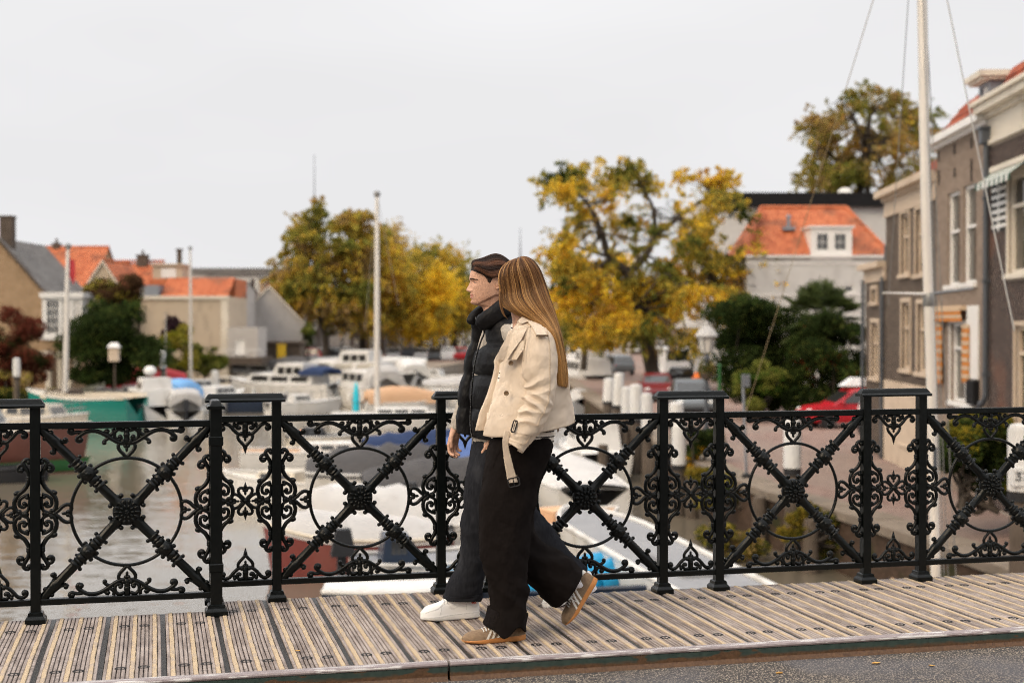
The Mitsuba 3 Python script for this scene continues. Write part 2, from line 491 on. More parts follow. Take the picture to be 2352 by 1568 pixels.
def vase():
    "stands along a post on its right side; x = 0 is the post's face, z = 0 its middle"
    h = [c2([(0, 372), (22, 392), (48, 372), (36, 338), (14, 300), (8, 262), (14, 224), (40, 178), (78, 146), (102, 110), (108, 66), (94, 28), (58, 2)], 30, 0.0078, U),
         c2([(26, 322), (48, 352), (76, 348), (86, 322), (70, 304), (56, 314)], 14, 0.0066, U),
         c2([(66, 156), (92, 160), (98, 146)], 6, 0.0062, U),
         c2([(8, 142), (42, 130), (72, 106), (74, 66), (46, 52), (30, 70), (44, 84)], 16, 0.0064, U),
         c2([(60, 4), (18, 26), (8, 62), (4, 110), (26, 122)], 12, 0.0060, U)]
    h += [bead(62 * U, 314 * U, 0.012), bead(8 * U, 372 * U, 0.011), bead(96 * U, 150 * U, 0.0105), bead(40 * U, 78 * U, 0.0095), bead(12 * U, 262 * U, 0.0105), bead(12 * U, 246 * U, 0.0105), bead(22 * U, 122 * U, 0.009), bead(74 * U, 22 * U, 0.009)]
    h = h + [mirror(m, 2) for m in h]
    h += [ball((58 * U, 0, 0), (0.024, 0.010, 0.011)), ball((30 * U, 0, 0), (0.015, 0.011, 0.016)), bead(92 * U, 0, 0.0105)]
    return h


def connector():
    return rot2(heart(1.08), -math.pi / 2, (96 * U, 0))


def quatrefoil():
    h = []
    for a in range(4):
        h += rot2([xf(m, mat((0, 0, 6 * U))) for m in heart(0.90)], a * math.pi / 2)
    tip = hull([[0, 0, 152 * U], [-0.010, 0, 108 * U], [0.010, 0, 108 * U], [0, 0.007, 108 * U], [0, -0.007, 108 * U], [0, 0, 92 * U]])
    return h + [tip, mirror(tip, 2), bead(0, 0, 0.012), ball((0.02, 0, 0), 0.008), ball((-0.02, 0, 0), 0.008)]


ORN = {}
def orn(name, ms, flip=()):
    m = cat(ms)
    for ax in flip:
        m = mirror(m, ax)
    ORN[name] = mikit.ply(m, 'mat_iron', True)


V_ = vase()
orn('vase_r', V_)
orn('vase_l', V_, (0,))
orn('vasec_r', V_ + connector())
orn('vasec_l', V_ + connector(), (0,))
orn('swag_top', swag())
orn('swag_bottom', swag(), (2,))
orn('crest_top', crest_small())
orn('crest_bottom', crest_small(), (2,))
orn('quatrefoil', quatrefoil())
a = np.linspace(0, 2 * np.pi, 65)[:-1]
RR = 0.2645
g = np.arange(8) * 2 * np.pi / 8
rv = np.stack([np.stack([(RR + 0.0085 * np.cos(g)) * math.cos(q), 0.0095 * np.sin(g), (RR + 0.0085 * np.cos(g)) * math.sin(q)], 1) for q in a])
ORN['ring'] = mikit.ply((rv.reshape(-1, 3), np.vstack([grid_faces(64, 8, True), np.vstack([np.stack([63 * 8 + np.arange(8), 63 * 8 + (np.arange(8) + 1) % 8, (np.arange(8) + 1) % 8], 1), np.stack([63 * 8 + np.arange(8), (np.arange(8) + 1) % 8, np.arange(8)], 1)])])), 'mat_iron', True)
# rosette
ro = [lathe([(0.001, -0.024), (0.050, -0.022), (0.066, -0.012), (0.069, 0.0), (0.066, 0.012), (0.052, 0.020), (0.001, 0.022)], 28)]
ro[0] = (ro[0][0][:, [0, 2, 1]], ro[0][1][:, ::-1])
for side in (1, -1):
    for r, n_, w, L, d in ((0.050, 14, 0.0085, 0.0150, 0.020), (0.0285, 10, 0.0072, 0.0115, 0.024)):
        for q in range(n_):
            aa = q * 2 * math.pi / n_
            e = xf(ball((0, 0, 0), (L, 0.009, w)), mat((r * math.cos(aa), -side * d, r * math.sin(aa)), (math.cos(aa), 0, math.sin(aa)), (0, 1, 0), (-math.sin(aa), 0, math.cos(aa))))
            ro.append(e)
    ro.append(ball((0, -side * 0.026, 0), (0.013, 0.010, 0.013), 2))
    for q in range(5):
        aa = q * 2 * math.pi / 5
        ro.append(ball((0.008 * math.cos(aa), -side * 0.034, 0.008 * math.sin(aa)), 0.0042))
for q in range(4):
    for dq in (-0.24, 0.24):
        aa = math.pi / 4 + q * math.pi / 2 + dq
        ro.append(ball((0.075 * math.cos(aa), 0, 0.075 * math.sin(aa)), (0.011, 0.012, 0.011)))
ORN['rosette'] = mikit.ply(cat(ro), 'mat_iron', 50)


def arm(L):
    "one limb of the cross, from the rosette outwards along x; L its length"
    q = RR
    prof = [(0.058, 0.0245), (0.078, 0.0195), (0.095, 0.0180), (q - 0.095, 0.0170), (q - 0.088, 0.0245), (q - 0.078, 0.0235), (q - 0.074, 0.0180), (q - 0.064, 0.0225), (q - 0.056, 0.0180), (q - 0.050, 0.0235), (q - 0.038, 0.0225),
            (q - 0.030, 0.0190), (q - 0.024, 0.0280), (q, 0.0320), (q + 0.024, 0.0280), (q + 0.030, 0.0190), (q + 0.038, 0.0225), (q + 0.050, 0.0235), (q + 0.056, 0.0180), (q + 0.064, 0.0225), (q + 0.074, 0.0180), (q + 0.078, 0.0235), (q + 0.088, 0.0245), (q + 0.095, 0.0165),
            (L - 0.105, 0.0172), (L - 0.085, 0.0230), (L - 0.060, 0.0200), (L - 0.020, 0.0165), (L + 0.02, 0.0150)]
    n_ = 14
    g_ = np.arange(n_) * 2 * np.pi / n_
    v = []
    for x, r in prof:
        r = r * 1.27
        flute = 1 + (0.10 * np.cos(g_ * 7) if r < 0.0242 else 0)
        v.append(np.stack([np.full(n_, x), r * 0.86 * flute * np.sin(g_), r * flute * np.cos(g_)], 1))
    ms = [outward(rings(np.array(v), True))]
    for sd in (1, -1):
        for x, r0, rr_ in ((q - 0.088, 0.026, 0.0085), (q + 0.088, 0.026, 0.0085), (q - 0.050, 0.024, 0.0065), (q + 0.050, 0.024, 0.0065), (q - 0.020, 0.030, 0.0095), (q + 0.020, 0.030, 0.0095)):
            ms.append(bead(x, sd * r0 * 1.22, rr_, 0.009))
        ms.append(c2([(L - 0.045, sd * 0.016), (L - 0.085, sd * 0.020), (L - 0.110, sd * 0.030), (L - 0.118, sd * 0.042), (L - 0.106, sd * 0.046)], 10, 0.0065))
        ms.append(bead(L - 0.108, sd * 0.043, 0.0105))
        ms.append(bead(L - 0.036, sd * 0.020, 0.0105))
        ms.append(c2([(0.092, sd * 0.016), (0.078, sd * 0.026), (0.074, sd * 0.036)], 6, 0.0065))
        ms.append(bead(0.076, sd * 0.036, 0.010))
        ms.append(ball((q, sd * 0.030, 0), (0.014, 0.010, 0.014), 2))
        for w in range(6):
            ms.append(ball((q + 0.016 * math.cos(w * 1.047), sd * 0.026, 0.016 * math.sin(w * 1.047)), 0.006))
    return ms


ZB, ZT = 0.116, 0.941
ZM = 0.5285
def arms(half):
    out = []
    hx, hz = half - 0.010, (ZT - ZB) / 2 - 0.006
    L = math.hypot(hx, hz)
    for sx in (1, -1):
        for sz in (1, -1):
            a_ = math.atan2(sz * hz, sx * hx)
            out.append(cat(rot2(arm(L), a_)))
    return [mikit.ply(m, 'mat_iron', 45) for m in out]


def post_mesh(w, d, zt):
    return cbox(-w / 2, w / 2, -d / 2, d / 2, 0.03, zt, 0.003)


def base_mesh(w):
    o = []
    for z, h in ((0.0, w + 0.048), (0.022, w + 0.048), (0.027, w + 0.042), (0.036, w + 0.026), (0.040, w + 0.024), (0.052, w + 0.020), (0.056, w + 0.006)):
        h /= 2
        o.append([[-h, -h, z], [h, -h, z], [h, h, z], [-h, h, z]])
    return rings(np.array(o), True)


CAPP = [(-0.044, 0.0), (-0.044, 0.011), (-0.038, 0.016), (-0.030, 0.019), (-0.026, 0.026), (-0.024, 0.036), (-0.016, 0.043), (0.016, 0.043), (0.024, 0.036), (0.026, 0.026), (0.030, 0.019), (0.038, 0.016), (0.044, 0.011), (0.044, 0.0)]


def cap_mesh(half):
    o = np.array(CAPP)
    v = []
    for x, kx in ((-half - 0.044, 0), (-half - 0.036, 1), (-half - 0.026, 2), (half + 0.026, 2), (half + 0.036, 1), (half + 0.044, 0)):
        zz = o[:, 1] if kx == 2 else np.minimum(o[:, 1], 0.0165 if kx == 0 else 0.030)
        v.append(np.stack([np.full(len(o), x), o[:, 0], zz], 1))
    return outward(rings(np.array(v), True))


POST = mikit.ply(post_mesh(0.048, 0.050, 1.048), 'mat_iron')
BASE = mikit.ply(base_mesh(0.048), 'mat_iron')


def rail_mesh(s0, s1, z0, z1, d=0.042):
    return cbox(s0, s1, -d / 2, d / 2, z0, z1, 0.003)


def railing(lab, t, bays, extra=None):
    "bays: list of (kind, s0, s1) between post centres"
    R_ = thing('iron_railing', lab, 'railing', 'cast iron railing sections of the bridge')
    done = set()
    for kind, s0, s1 in bays:
        for s in (s0, s1):
            if round(s, 3) not in done:
                done.add(round(s, 3))
                M = BRIDGE @ mat((s, t, 0))
                k = part(R_, 'post', POST, M=M)
                part(k, 'base', BASE, M=M)
        c, half = (s0 + s1) / 2, (s1 - s0) / 2 - 0.024
        M = BRIDGE @ mat((c, t, 0))
        part(R_, 'top_rail', rail_mesh(-half - 0.001, half + 0.001, ZT, 0.973), 'mat_iron', M=M)
        part(R_, 'bottom_rail', rail_mesh(-half - 0.001, half + 0.001, 0.086, ZB), 'mat_iron', M=M)
        def pm(name, o_, x, z):
            part(R_, name, ORN[o_], M=BRIDGE @ mat((c + x, t, z)))
        if kind == 'wide':
            for m in arms(half):
                part(R_, 'cross_arm', m, M=BRIDGE @ mat((c, t, ZM)))
            pm('ring', 'ring', 0, ZM)
            pm('rosette', 'rosette', 0, ZM)
            pm('scroll_swag', 'swag_top', 0, ZT)
            pm('scroll_crest', 'swag_bottom', 0, ZB)
            pm('side_scroll', 'vasec_r', -half, ZM)
            pm('side_scroll', 'vasec_l', half, ZM)
        else:
            part(R_, 'cap_bar', cap_mesh(half + 0.024), 'mat_iron', 35, M=BRIDGE @ mat((c, t, 1.046)))
            pm('quatrefoil', 'quatrefoil', 0, ZM)
            pm('pendant', 'crest_top', 0, ZT)
            pm('scroll_crest', 'crest_bottom', 0, ZB)
            pm('side_scroll', 'vase_r', -half, ZM)
            pm('side_scroll', 'vase_l', half, ZM)
    return R_


ra = railing('black cast iron railing section at the left end, with a collared end post', 1.252, [('wide', -2.991 - 0.01, -2.119), ('narrow', -2.119, -1.784), ('wide', -1.784, -0.927)])
# the collared end post with its return bar running back to the next section
M = BRIDGE @ mat((-0.925, 1.247, 0))
part(ra, 'end_post', cbox(-0.029, 0.029, -0.033, 0.033, 0.03, 1.030, 0.003), 'mat_iron', M=M)
part(ra, 'collar', cbox(-0.035, 0.035, -0.039, 0.039, 0.845, 0.892, 0.004), 'mat_iron', M=M)
part(ra, 'collar', cbox(-0.035, 0.035, -0.039, 0.039, 0.215, 0.258, 0.004), 'mat_iron', M=M)
part(ra, 'base', base_mesh(0.062), 'mat_iron', M=M)
part(ra, 'cap_bar', cap_mesh(0.06), 'mat_iron', 35, M=BRIDGE @ mat((-0.925, 1.30, 1.028), (0, 1, 0), (-1, 0, 0)))
railing('black cast iron railing section left of the couple, set back from its neighbours', 1.532, [('narrow', -0.925, -0.602), ('wide', -0.602, 0.276), ('narrow', 0.276, 0.545)])
railing('black cast iron railing section right of the couple, running to the right edge', 1.254, [('wide', 0.565, 1.443), ('narrow', 1.443, 1.767), ('wide', 1.767, 2.651), ('narrow', 2.651, 2.996), ('wide', 2.996, 3.880), ('narrow', 3.880, 4.22)])
# ================================================================ water, ground, quays
bs('mat_water', lambda p, n, uv: mix((0.090, 0.076, 0.055), (0.135, 0.115, 0.088), fbm(p.x * 0.25, p.y * 0.08, 1, 3)), 0.045, None,
   bump=lambda p, n, uv: fbm(p.x * 0.55, p.y * 1.3, 0.3, 4) + 0.35 * fbm(p.x * 2.4, p.y * 5.0, 0.9, 2), bscale=0.028, eps=0.05, eta=2.2)
bs('mat_ground', lambda p, n, uv: mix((0.10, 0.10, 0.06), (0.17, 0.15, 0.11), fbm(p.x * 0.05, p.y * 0.05, 1, 4)), 0.9, 0.2)


def street_col(p, n, uv):
    k = cell_rand(dr.floor(p.x * 5), dr.floor(p.y * 10 + 0.5 * dr.floor(p.x * 5)))
    return mix(mix((0.13, 0.080, 0.066), (0.225, 0.160, 0.138), k), (0.18, 0.145, 0.125), 0.6 * smoothstep(0.4, 0.7, fbm(p.x * 0.5, p.y * 0.35, 2, 4)))


def quaywall_col(p, n, uv):
    m = smoothstep(0.50, 0.66, fbm(p.x * 1.3, p.y * 1.3, p.z * 1.6, 4))
    b = mix((0.030, 0.020, 0.014), (0.085, 0.055, 0.040), fbm(p.x * 7, p.y * 7, p.z * 9, 3))
    return mix(b, (0.030, 0.030, 0.012), m)


bs('mat_street', street_col, 0.85, 0.3)
bs('mat_quaywall', quaywall_col, 0.9, 0.2, bump=lambda p, n, uv: fbm(p.x * 6, p.y * 6, p.z * 10, 3), bscale=0.03)
bs('mat_coping', lambda p, n, uv: mix((0.115, 0.095, 0.075), (0.22, 0.18, 0.145), fbm(p.x * 3, p.y * 3, p.z * 3, 4)), 0.85, 0.3)
struct('water', quad((-420, -60, Zw), (120, -60, Zw), (120, 160, Zw), (-420, 160, Zw)), 'mat_water')
struct('ground', quad((-3000, -300, Zw - 2.5), (3000, -300, Zw - 2.5), (3000, 2800, Zw - 2.5), (-3000, 2800, Zw - 2.5)), 'mat_ground')
far_ = [(-420, 152), (-14, 152), (-13, 150), (-4, 150), (4, 150), (600, 151), (1500, 2600), (-1500, 2600)]
struct('far_bank', extrude(far_, 3.3, mat((0, 0, Zq - 0.10 - 3.2))), 'mat_street')
EDGE = [(9.4, 9.2), (8.4, 22), (7.05, 30.7), (6.3, 33.3), (5.7, 38), (5.2, 46), (4.8, 60), (4.3, 80), (4.0, 110), (4.0, 149.9)]
struct('quay_street', extrude(EDGE + [(200, 149.9), (200, 9.2)], 2.6, mat((0, 0, Zq - 2.6))), 'mat_street')
# quay wall in front of the street, with coping stones and a brick face of separate courses of blocks
qw = struct('quay_wall', None, None)
ew, blocks = [], []
rq = np.random.RandomState(2)
ncop = 0
for (xa, ya), (xb, yb) in zip(EDGE[:-1], EDGE[1:]):
    L = math.hypot(xb - xa, yb - ya)
    d = np.array([(xb - xa) / L, (yb - ya) / L, 0])
    nn = np.array([-d[1], d[0], 0])
    M = mat((xa, ya, 0), d, nn, Z_AX)
    ew.append(xf(box(-0.02, L + 0.02, 0.003, 0.20, Zw - 2.4, Zq - 0.16), M))
    x = 0.0
    while x < L - 0.01:
        w = min(1.1, L - x)
        st = xf(cbox(x + 0.008, x + w - 0.008, -0.55, 0.30, Zq - 0.155, Zq + 0.055 + rq.uniform(-0.01, 0.01), 0.02), M)
        x += w
        if ya < 100 and w > 0.2:
            part(qw, 'coping_stone', st, 'mat_coping')
        else:
            ew.append(st)
part(qw, 'wall_face', cat(ew), 'mat_quaywall')
# left bank: an earth slope with a low timber edge
LB = [(-31, 30), (-31, 60), (-29.5, 84), (-25, 108), (-22.5, 130), (-20, 151)]
lv = []
for k, (x, y) in enumerate(LB):
    for dx, z in ((0.6, Zw - 1.0), (0.0, Zw + 0.55), (-1.5, Zw + 1.0), (-6, Zw + 1.5), (-30, Zw + 1.9), (-300, Zw + 1.9)):
        lv.append((x + dx + 0.4 * math.sin(k * 2.1 + z), y, z))
struct('left_bank', (np.array(lv), grid_faces(len(LB), 6, False)), 'mat_ground', True)
struct('stone_pier', extrude([(-8.2, 118), (-5.0, 149.8), (-14, 149.8), (-11.5, 118)], 3.0, mat((0, 0, Zq - 3.0))), 'mat_coping')

# ================================================================ trees and shrubs
bs('mat_bark', lambda p, n, uv: mix((0.030, 0.024, 0.020), (0.080, 0.066, 0.054), fbm(p.x * 5, p.y * 5, p.z * 1.5, 4)), 0.95, 0.2)
scene['mat_leaves'] = {'type': 'principledthin', 'base_color': VCOL, 'roughness': 0.55, 'diff_trans': 0.95, 'spec_trans': 0.0, 'eta': 1.35}


def leaf_cloud(blobs, n, size, pal, seed, shell=0.45, gap=0.42, freq=0.55, flat=0.6, stretch=1.0, twig=0):
    """blobs: rows cx, cy, cz, rx, ry, rz. Leaves (two crossing faces of one small spray) fill the blobs towards their rims; a noise field opens gaps.
    pal: list of (colour, weight, patchiness)."""
    r = np.random.RandomState(seed)
    b = np.array(blobs, float)
    w = (b[:, 3] * b[:, 4] * b[:, 5]) ** 0.75
    k = r.choice(len(b), int(n * 2.2), p=w / w.sum())
    d = r.normal(size=(len(k), 3))
    d /= np.linalg.norm(d, axis=1, keepdims=True)
    q = r.uniform(size=(len(k), 1)) ** shell
    c = b[k, :3] + d * q * b[k, 3:]
    if twig:
        kb = r.choice(len(b), twig, p=w / w.sum())
        dd = r.normal(size=(twig, 3)) + 0.9 * (b[kb, :3] - b[:, :3].mean(0)) / (np.linalg.norm(b[kb, :3] - b[:, :3].mean(0), axis=1, keepdims=True) + 1e-6) + [0, 0, 0.25]
        dd /= np.linalg.norm(dd, axis=1, keepdims=True)
        o = b[kb, :3] + r.normal(size=(twig, 3)) * b[kb, 3:] * 0.45
        j = r.choice(twig, int(n * 1.7))
        t = r.uniform(size=(len(j), 1)) ** 0.8
        sag = np.concatenate([np.zeros((len(j), 2)), -0.35 * t ** 2], 1)
        c = o[j] + (dd[j] * t + sag) * b[kb[j], 3:4] * 1.25 + r.normal(size=(len(j), 3)) * b[kb[j], 3:4] * (0.05 + 0.10 * (1 - t))
        k = kb[j]
    keep = meshkit.fbm(c * freq + seed * 3.7, 3, seed) > gap - 0.10 * (r.uniform(size=len(k)) - 0.5)
    c, k = c[keep][:n], k[keep][:n]
    m = len(c)
    nrm = r.normal(size=(m, 3)) + [0, 0, flat]
    nrm /= np.linalg.norm(nrm, axis=1, keepdims=True)
    a = np.cross(nrm, r.normal(size=(m, 3)))
    a /= np.linalg.norm(a, axis=1, keepdims=True)
    e = np.cross(nrm, a)
    s = size * r.uniform(0.55, 1.35, (m, 1))
    v = np.stack([c - a * s * stretch, c - e * s * 0.42 + nrm * s * 0.12, c + a * s * stretch, c + e * s * 0.42 + nrm * s * 0.12], 1).reshape(-1, 3)
    i = np.arange(m)[:, None] * 4
    f = np.vstack([i + [0, 1, 2], i + [0, 2, 3]])
    field = meshkit.fbm(c * freq * 0.8 + 31.0, 3, seed + 9) + 0.16 * (meshkit.noise(b[k, :3] * 3.1, seed) - 0.5)
    rank = np.argsort(np.argsort(field + r.normal(size=m) * 0.055)) / m
    cols = np.array([p[0] for p in pal], float)
    edges = np.cumsum([p[1] for p in pal]) / sum(p[1] for p in pal)
    col = cols[np.searchsorted(edges, rank, side='right').clip(0, len(cols) - 1)] * r.uniform(0.72, 1.25, (m, 1)) * r.uniform(0.92, 1.08, (m, 3))
    return (v, f), np.clip(np.repeat(col, 4, 0), 0, 0.95)


def limb_mesh(p0, p1, r0, r1, seed, bend=0.12, n=8):
    r = np.random.RandomState(seed)
    p0, p1 = np.array(p0, float), np.array(p1, float)
    L = np.linalg.norm(p1 - p0)
    t = np.linspace(0, 1, 4)[:, None]
    p = p0 + (p1 - p0) * t
    p[1:3] += r.normal(size=(2, 3)) * L * bend
    return tube(crom(p, n), np.linspace(r0, r1, n), 7)


def tree(name, lab, trunk, blobs, n, size, pal, seed, group=None, gap=0.42, freq=0.55, shell=0.45, limbs=None, cat_='tree', flat=0.6, twigs=True, twig=0):
    "trunk: rows x, y, z, radius. limbs: paths of the same rows"
    k = thing(name, lab, cat_, group)
    tr = np.array(trunk, float)
    m = [tube(crom(tr[:, :3], 3 * len(tr)), np.interp(np.linspace(0, 1, 3 * len(tr)), np.linspace(0, 1, len(tr)), tr[:, 3]), 10)]
    for q in limbs or []:
        q = np.array(q, float)
        m.append(tube(crom(q[:, :3], 4 * len(q)), np.interp(np.linspace(0, 1, 4 * len(q)), np.linspace(0, 1, len(q)), q[:, 3]), 8))
    if twigs:
        pts = np.vstack([tr[len(tr) // 2:, :4]] + [np.array(q)[1:] for q in limbs or []])
        for j, b in enumerate(blobs):
            d = np.linalg.norm(pts[:, :3] - b[:3], axis=1)
            o = pts[np.argmin(d)]
            m.append(limb_mesh(o[:3], np.array(b[:3]) + [0, 0, 0.3 * b[5]], max(0.02, min(0.5 * o[3], 0.11)), 0.02, seed * 50 + j))
    part(k, 'trunk', cat(m), 'mat_bark', True)
    (v, f), c = leaf_cloud(blobs, n, size, pal, seed, gap=gap, freq=freq, shell=shell, flat=flat, twig=twig)
    part(k, 'crown', (v, f), 'mat_leaves', False, kind='stuff', color=c)
    return k


def pblob(u, v, ru, rv, y, ry=None):
    "a blob by its place in the photograph at depth y"
    c, s = P(u, v, y), y / FPX
    return [*c, ru * s, (ry if ry is not None else ru * s), rv * s]


def scatter(outline, y, n, r, seed, depth):
    "n blobs spread inside a pixel outline"
    from shapely.geometry import Polygon, Point
    g, rr, out = Polygon(outline), np.random.RandomState(seed), []
    x0, y0, x1, y1 = g.bounds
    while len(out) < n:
        u, v = rr.uniform(x0, x1), rr.uniform(y0, y1)
        if g.contains(Point(u, v)):
            a = r * rr.uniform(0.75, 1.3)
            out.append(pblob(u, v, a, a * rr.uniform(0.55, 0.8), y + rr.uniform(-depth, depth)))
    return out


YEL, GOLD, ORG, OLV, GRN, DKG, BRN = (0.84, 0.58, 0.050), (0.64, 0.46, 0.075), (0.54, 0.31, 0.065), (0.37, 0.31, 0.065), (0.19, 0.20, 0.045), (0.035, 0.052, 0.016), (0.40, 0.29, 0.125)
# the large yellow tree on the quay
yt = 81.0
def tp(u, v, r, dy=0):
    return [*P(u, v, yt + dy), r]


out1 = [(1262, 440), (1300, 405), (1400, 392), (1480, 400), (1530, 440), (1590, 470), (1640, 410), (1690, 440), (1700, 520), (1745, 580), (1785, 640), (1740, 665), (1690, 690), (1680, 760), (1600, 790), (1540, 790), (1400, 740), (1370, 775), (1310, 765), (1275, 690), (1268, 600), (1290, 540), (1300, 500)]
bl = scatter(out1, yt, 150, 30, 4, 4.5) + [pblob(u, v, 34, 20, yt) for u, v in ((1290, 430), (1350, 408), (1440, 398), (1500, 430), (1650, 420), (1730, 600), (1760, 640), (1620, 560), (1330, 640), (1300, 700), (1340, 770), (1690, 500), (1700, 560), (1720, 590), (1745, 615), (1770, 640), (1740, 650), (1700, 630), (1690, 660), (1655, 600), (1640, 690), (1670, 720), (1290, 560), (1275, 610), (1600, 430), (1560, 420))]
tree('yellow_tree', 'large spreading yellow and green autumn tree on the quay, right of the couple', [tp(1512, 925, 0.50), tp(1500, 860, 0.42), tp(1482, 780, 0.36), tp(1468, 700, 0.34), tp(1448, 640, 0.32), tp(1440, 622, 0.30)], bl, 50000, 0.15,
     [(DKG, 0.4), (GRN, 1.5), (OLV, 2.8), (GOLD, 3.2), (YEL, 1.4), (ORG, 0.45)], 4, gap=0.455, freq=0.50, twig=2600,
     limbs=[[tp(1440, 624, 0.27), tp(1400, 590, 0.22, -0.5), tp(1380, 530, 0.17, -1), tp(1350, 470, 0.10, -1), tp(1310, 430, 0.05)], [tp(1446, 626, 0.27), tp(1480, 590, 0.22, 0.5), tp(1510, 540, 0.18, 1), tp(1560, 500, 0.12, 1), tp(1640, 440, 0.05)],
            [tp(1400, 590, 0.13, -0.5), tp(1352, 575, 0.10), tp(1310, 560, 0.05)], [tp(1505, 545, 0.15, 1), tp(1500, 480, 0.11, 0), tp(1470, 420, 0.05)], [tp(1470, 700, 0.22), tp(1550, 670, 0.17, 1), tp(1640, 650, 0.12, 1.5), tp(1740, 640, 0.05)],
            [tp(1455, 650, 0.15), tp(1390, 640, 0.10, 1.5), tp(1320, 660, 0.05)], [tp(1490, 800, 0.12), tp(1430, 760, 0.08), tp(1360, 770, 0.04)]])
# bright yellow tree standing behind it
tree('yellow_tree', 'smaller bright yellow tree behind the large yellow tree, at its lower left', [[*P(1340, 850, 100), 0.25], [*P(1345, 780, 100), 0.2], [*P(1350, 700, 100), 0.12]], scatter([(1290, 600), (1400, 580), (1460, 640), (1470, 740), (1400, 790), (1320, 800), (1285, 720)], 100, 26, 36, 8, 3), 9000, 0.24,
     [(GOLD, 1), (YEL, 4), (OLV, 0.5)], 8, gap=0.35)
# row of trees at the end of the harbour
for k, (lab, outl, y, nb, n, pal, tr, seed) in enumerate((
        ('tall golden brown and green tree at the harbour end, highest of its row', [(672, 500), (720, 470), (780, 468), (830, 500), (860, 560), (865, 640), (860, 720), (800, 730), (740, 722), (680, 715), (652, 690), (650, 600)], 150, 46, 22000, [(GRN, 1.6), (OLV, 3.2), (GOLD, 1.7), (ORG, 0.5), (BRN, 1.6)], (745, 833), 21),
        ('yellow brown tree between the highest tree and the white mast at the harbour end', [(830, 560), (880, 570), (930, 600), (945, 660), (940, 735), (870, 738), (825, 720)], 158, 22, 9000, [(OLV, 1.5), (GOLD, 2.2), (YEL, 0.6), (ORG, 1.4)], (830, 832), 22),
        ('bright yellow tree at the harbour end, right of the white mast', [(930, 640), (980, 620), (1025, 640), (1030, 700), (1010, 745), (930, 742)], 160, 20, 9000, [(GOLD, 1.2), (YEL, 3), (OLV, 0.6)], (960, 832), 23),
        ('dark golden tree at the harbour end just left of the man in the vest', [(960, 600), (1010, 580), (1060, 615), (1085, 670), (1090, 735), (1035, 745), (985, 720)], 172, 24, 10000, [(GRN, 0.8), (OLV, 2.2), (GOLD, 2), (ORG, 0.8)], (1040, 830), 24),
        ('thin pale autumn tree at the harbour end behind the white mast', [(868, 540), (905, 545), (925, 600), (900, 640), (868, 620)], 178, 9, 2600, [(GOLD, 1), (BRN, 1.4)], (893, 830), 25))):
    tree('autumn_tree', lab, [[*P(tr[0], tr[1], y), 0.42], [*P(tr[0] + 2, tr[1] - 60, y), 0.36], [*P((outl[0][0] + tr[0]) / 2, 640, y), 0.2]], scatter(outl, y, int(nb * 2.2), 28, seed, 5), int(n * 1.5), 0.27, pal, seed, 'trees at the end of the harbour', gap=0.27, freq=0.5, twig=1200)
# far tree above the dark roof
tree('autumn_tree', 'tall thin brown and green tree rising behind the long black roof', [[*P(1985, 700, 112), 0.7], [*P(1985, 430, 112), 0.5], [*P(1990, 330, 112), 0.3], [*P(2000, 260, 112), 0.12]],
     scatter([(1840, 430), (1835, 380), (1870, 330), (1860, 290), (1890, 240), (1960, 210), (2030, 215), (2090, 240), (2130, 260), (2145, 320), (2140, 400), (2080, 440)], 112, 120, 27, 31, 5), 30000, 0.17, [(GRN, 1.4), (OLV, 2.2), (BRN, 3.2), (ORG, 0.4), (GOLD, 0.3)], 31, gap=0.475, freq=0.5, twig=1500,
     limbs=[[[*P(1985, 430, 112), 0.35], [*P(1930, 380, 112), 0.2], [*P(1885, 330, 111), 0.08]], [[*P(1988, 380, 112), 0.3], [*P(2040, 320, 113), 0.2], [*P(2100, 270, 113), 0.08]], [[*P(1990, 340, 112), 0.25], [*P(1960, 270, 112), 0.14], [*P(1930, 230, 112), 0.06]]])


def shrub(name, lab, outl, y, nb, r, n, size, pal, seed, base, group=None, cat_='shrub', gap=0.30, depth=1.6):
    k = thing(name, lab, cat_, group)
    bl_ = scatter(outl, y, nb, r, seed, depth)
    rr = np.random.RandomState(seed)
    o = np.array(base, float)
    st = [limb_mesh(o + rr.normal(size=3) * [0.3, 0.3, 0], np.array(b[:3]), 0.06, 0.015, seed + j) for j, b in enumerate(bl_[:10])]
    part(k, 'stem', cat(st), 'mat_bark', True)
    (v, f), c = leaf_cloud(bl_, n, size, pal, seed, gap=gap, freq=0.9, shell=0.4)
    part(k, 'foliage', (v, f), 'mat_leaves', False, kind='stuff', color=c)
    return k


DG = [(DKG, 3), ((0.025, 0.040, 0.014), 1.5), ((0.10, 0.12, 0.03), 1.0), ((0.055, 0.085, 0.022), 2)]
shrub('garden_shrub', 'dark evergreen mass left of the palm on the right quay', [(1665, 720), (1720, 690), (1800, 710), (1850, 760), (1840, 900), (1780, 935), (1690, 930), (1660, 850)], 62, 44, 46, 20000, 0.13, DG, 41, P(1760, 950, 62))
shrub('garden_shrub', 'dark green shrub below and right of the palm, behind the red car', [(1840, 740), (1900, 720), (1975, 760), (1990, 920), (1900, 925), (1830, 930)], 59, 34, 38, 13000, 0.12, DG + [((0.28, 0.035, 0.015), 0.55)], 42, P(1900, 985, 59))
shrub('garden_shrub', 'low bright green shrub at the foot of the dark evergreen mass', [(1690, 850), (1740, 830), (1790, 860), (1800, 930), (1700, 935)], 58.5, 14, 26, 4500, 0.11, [(GRN, 2), ((0.07, 0.12, 0.02), 2), (DKG, 1)], 43, P(1745, 965, 58))
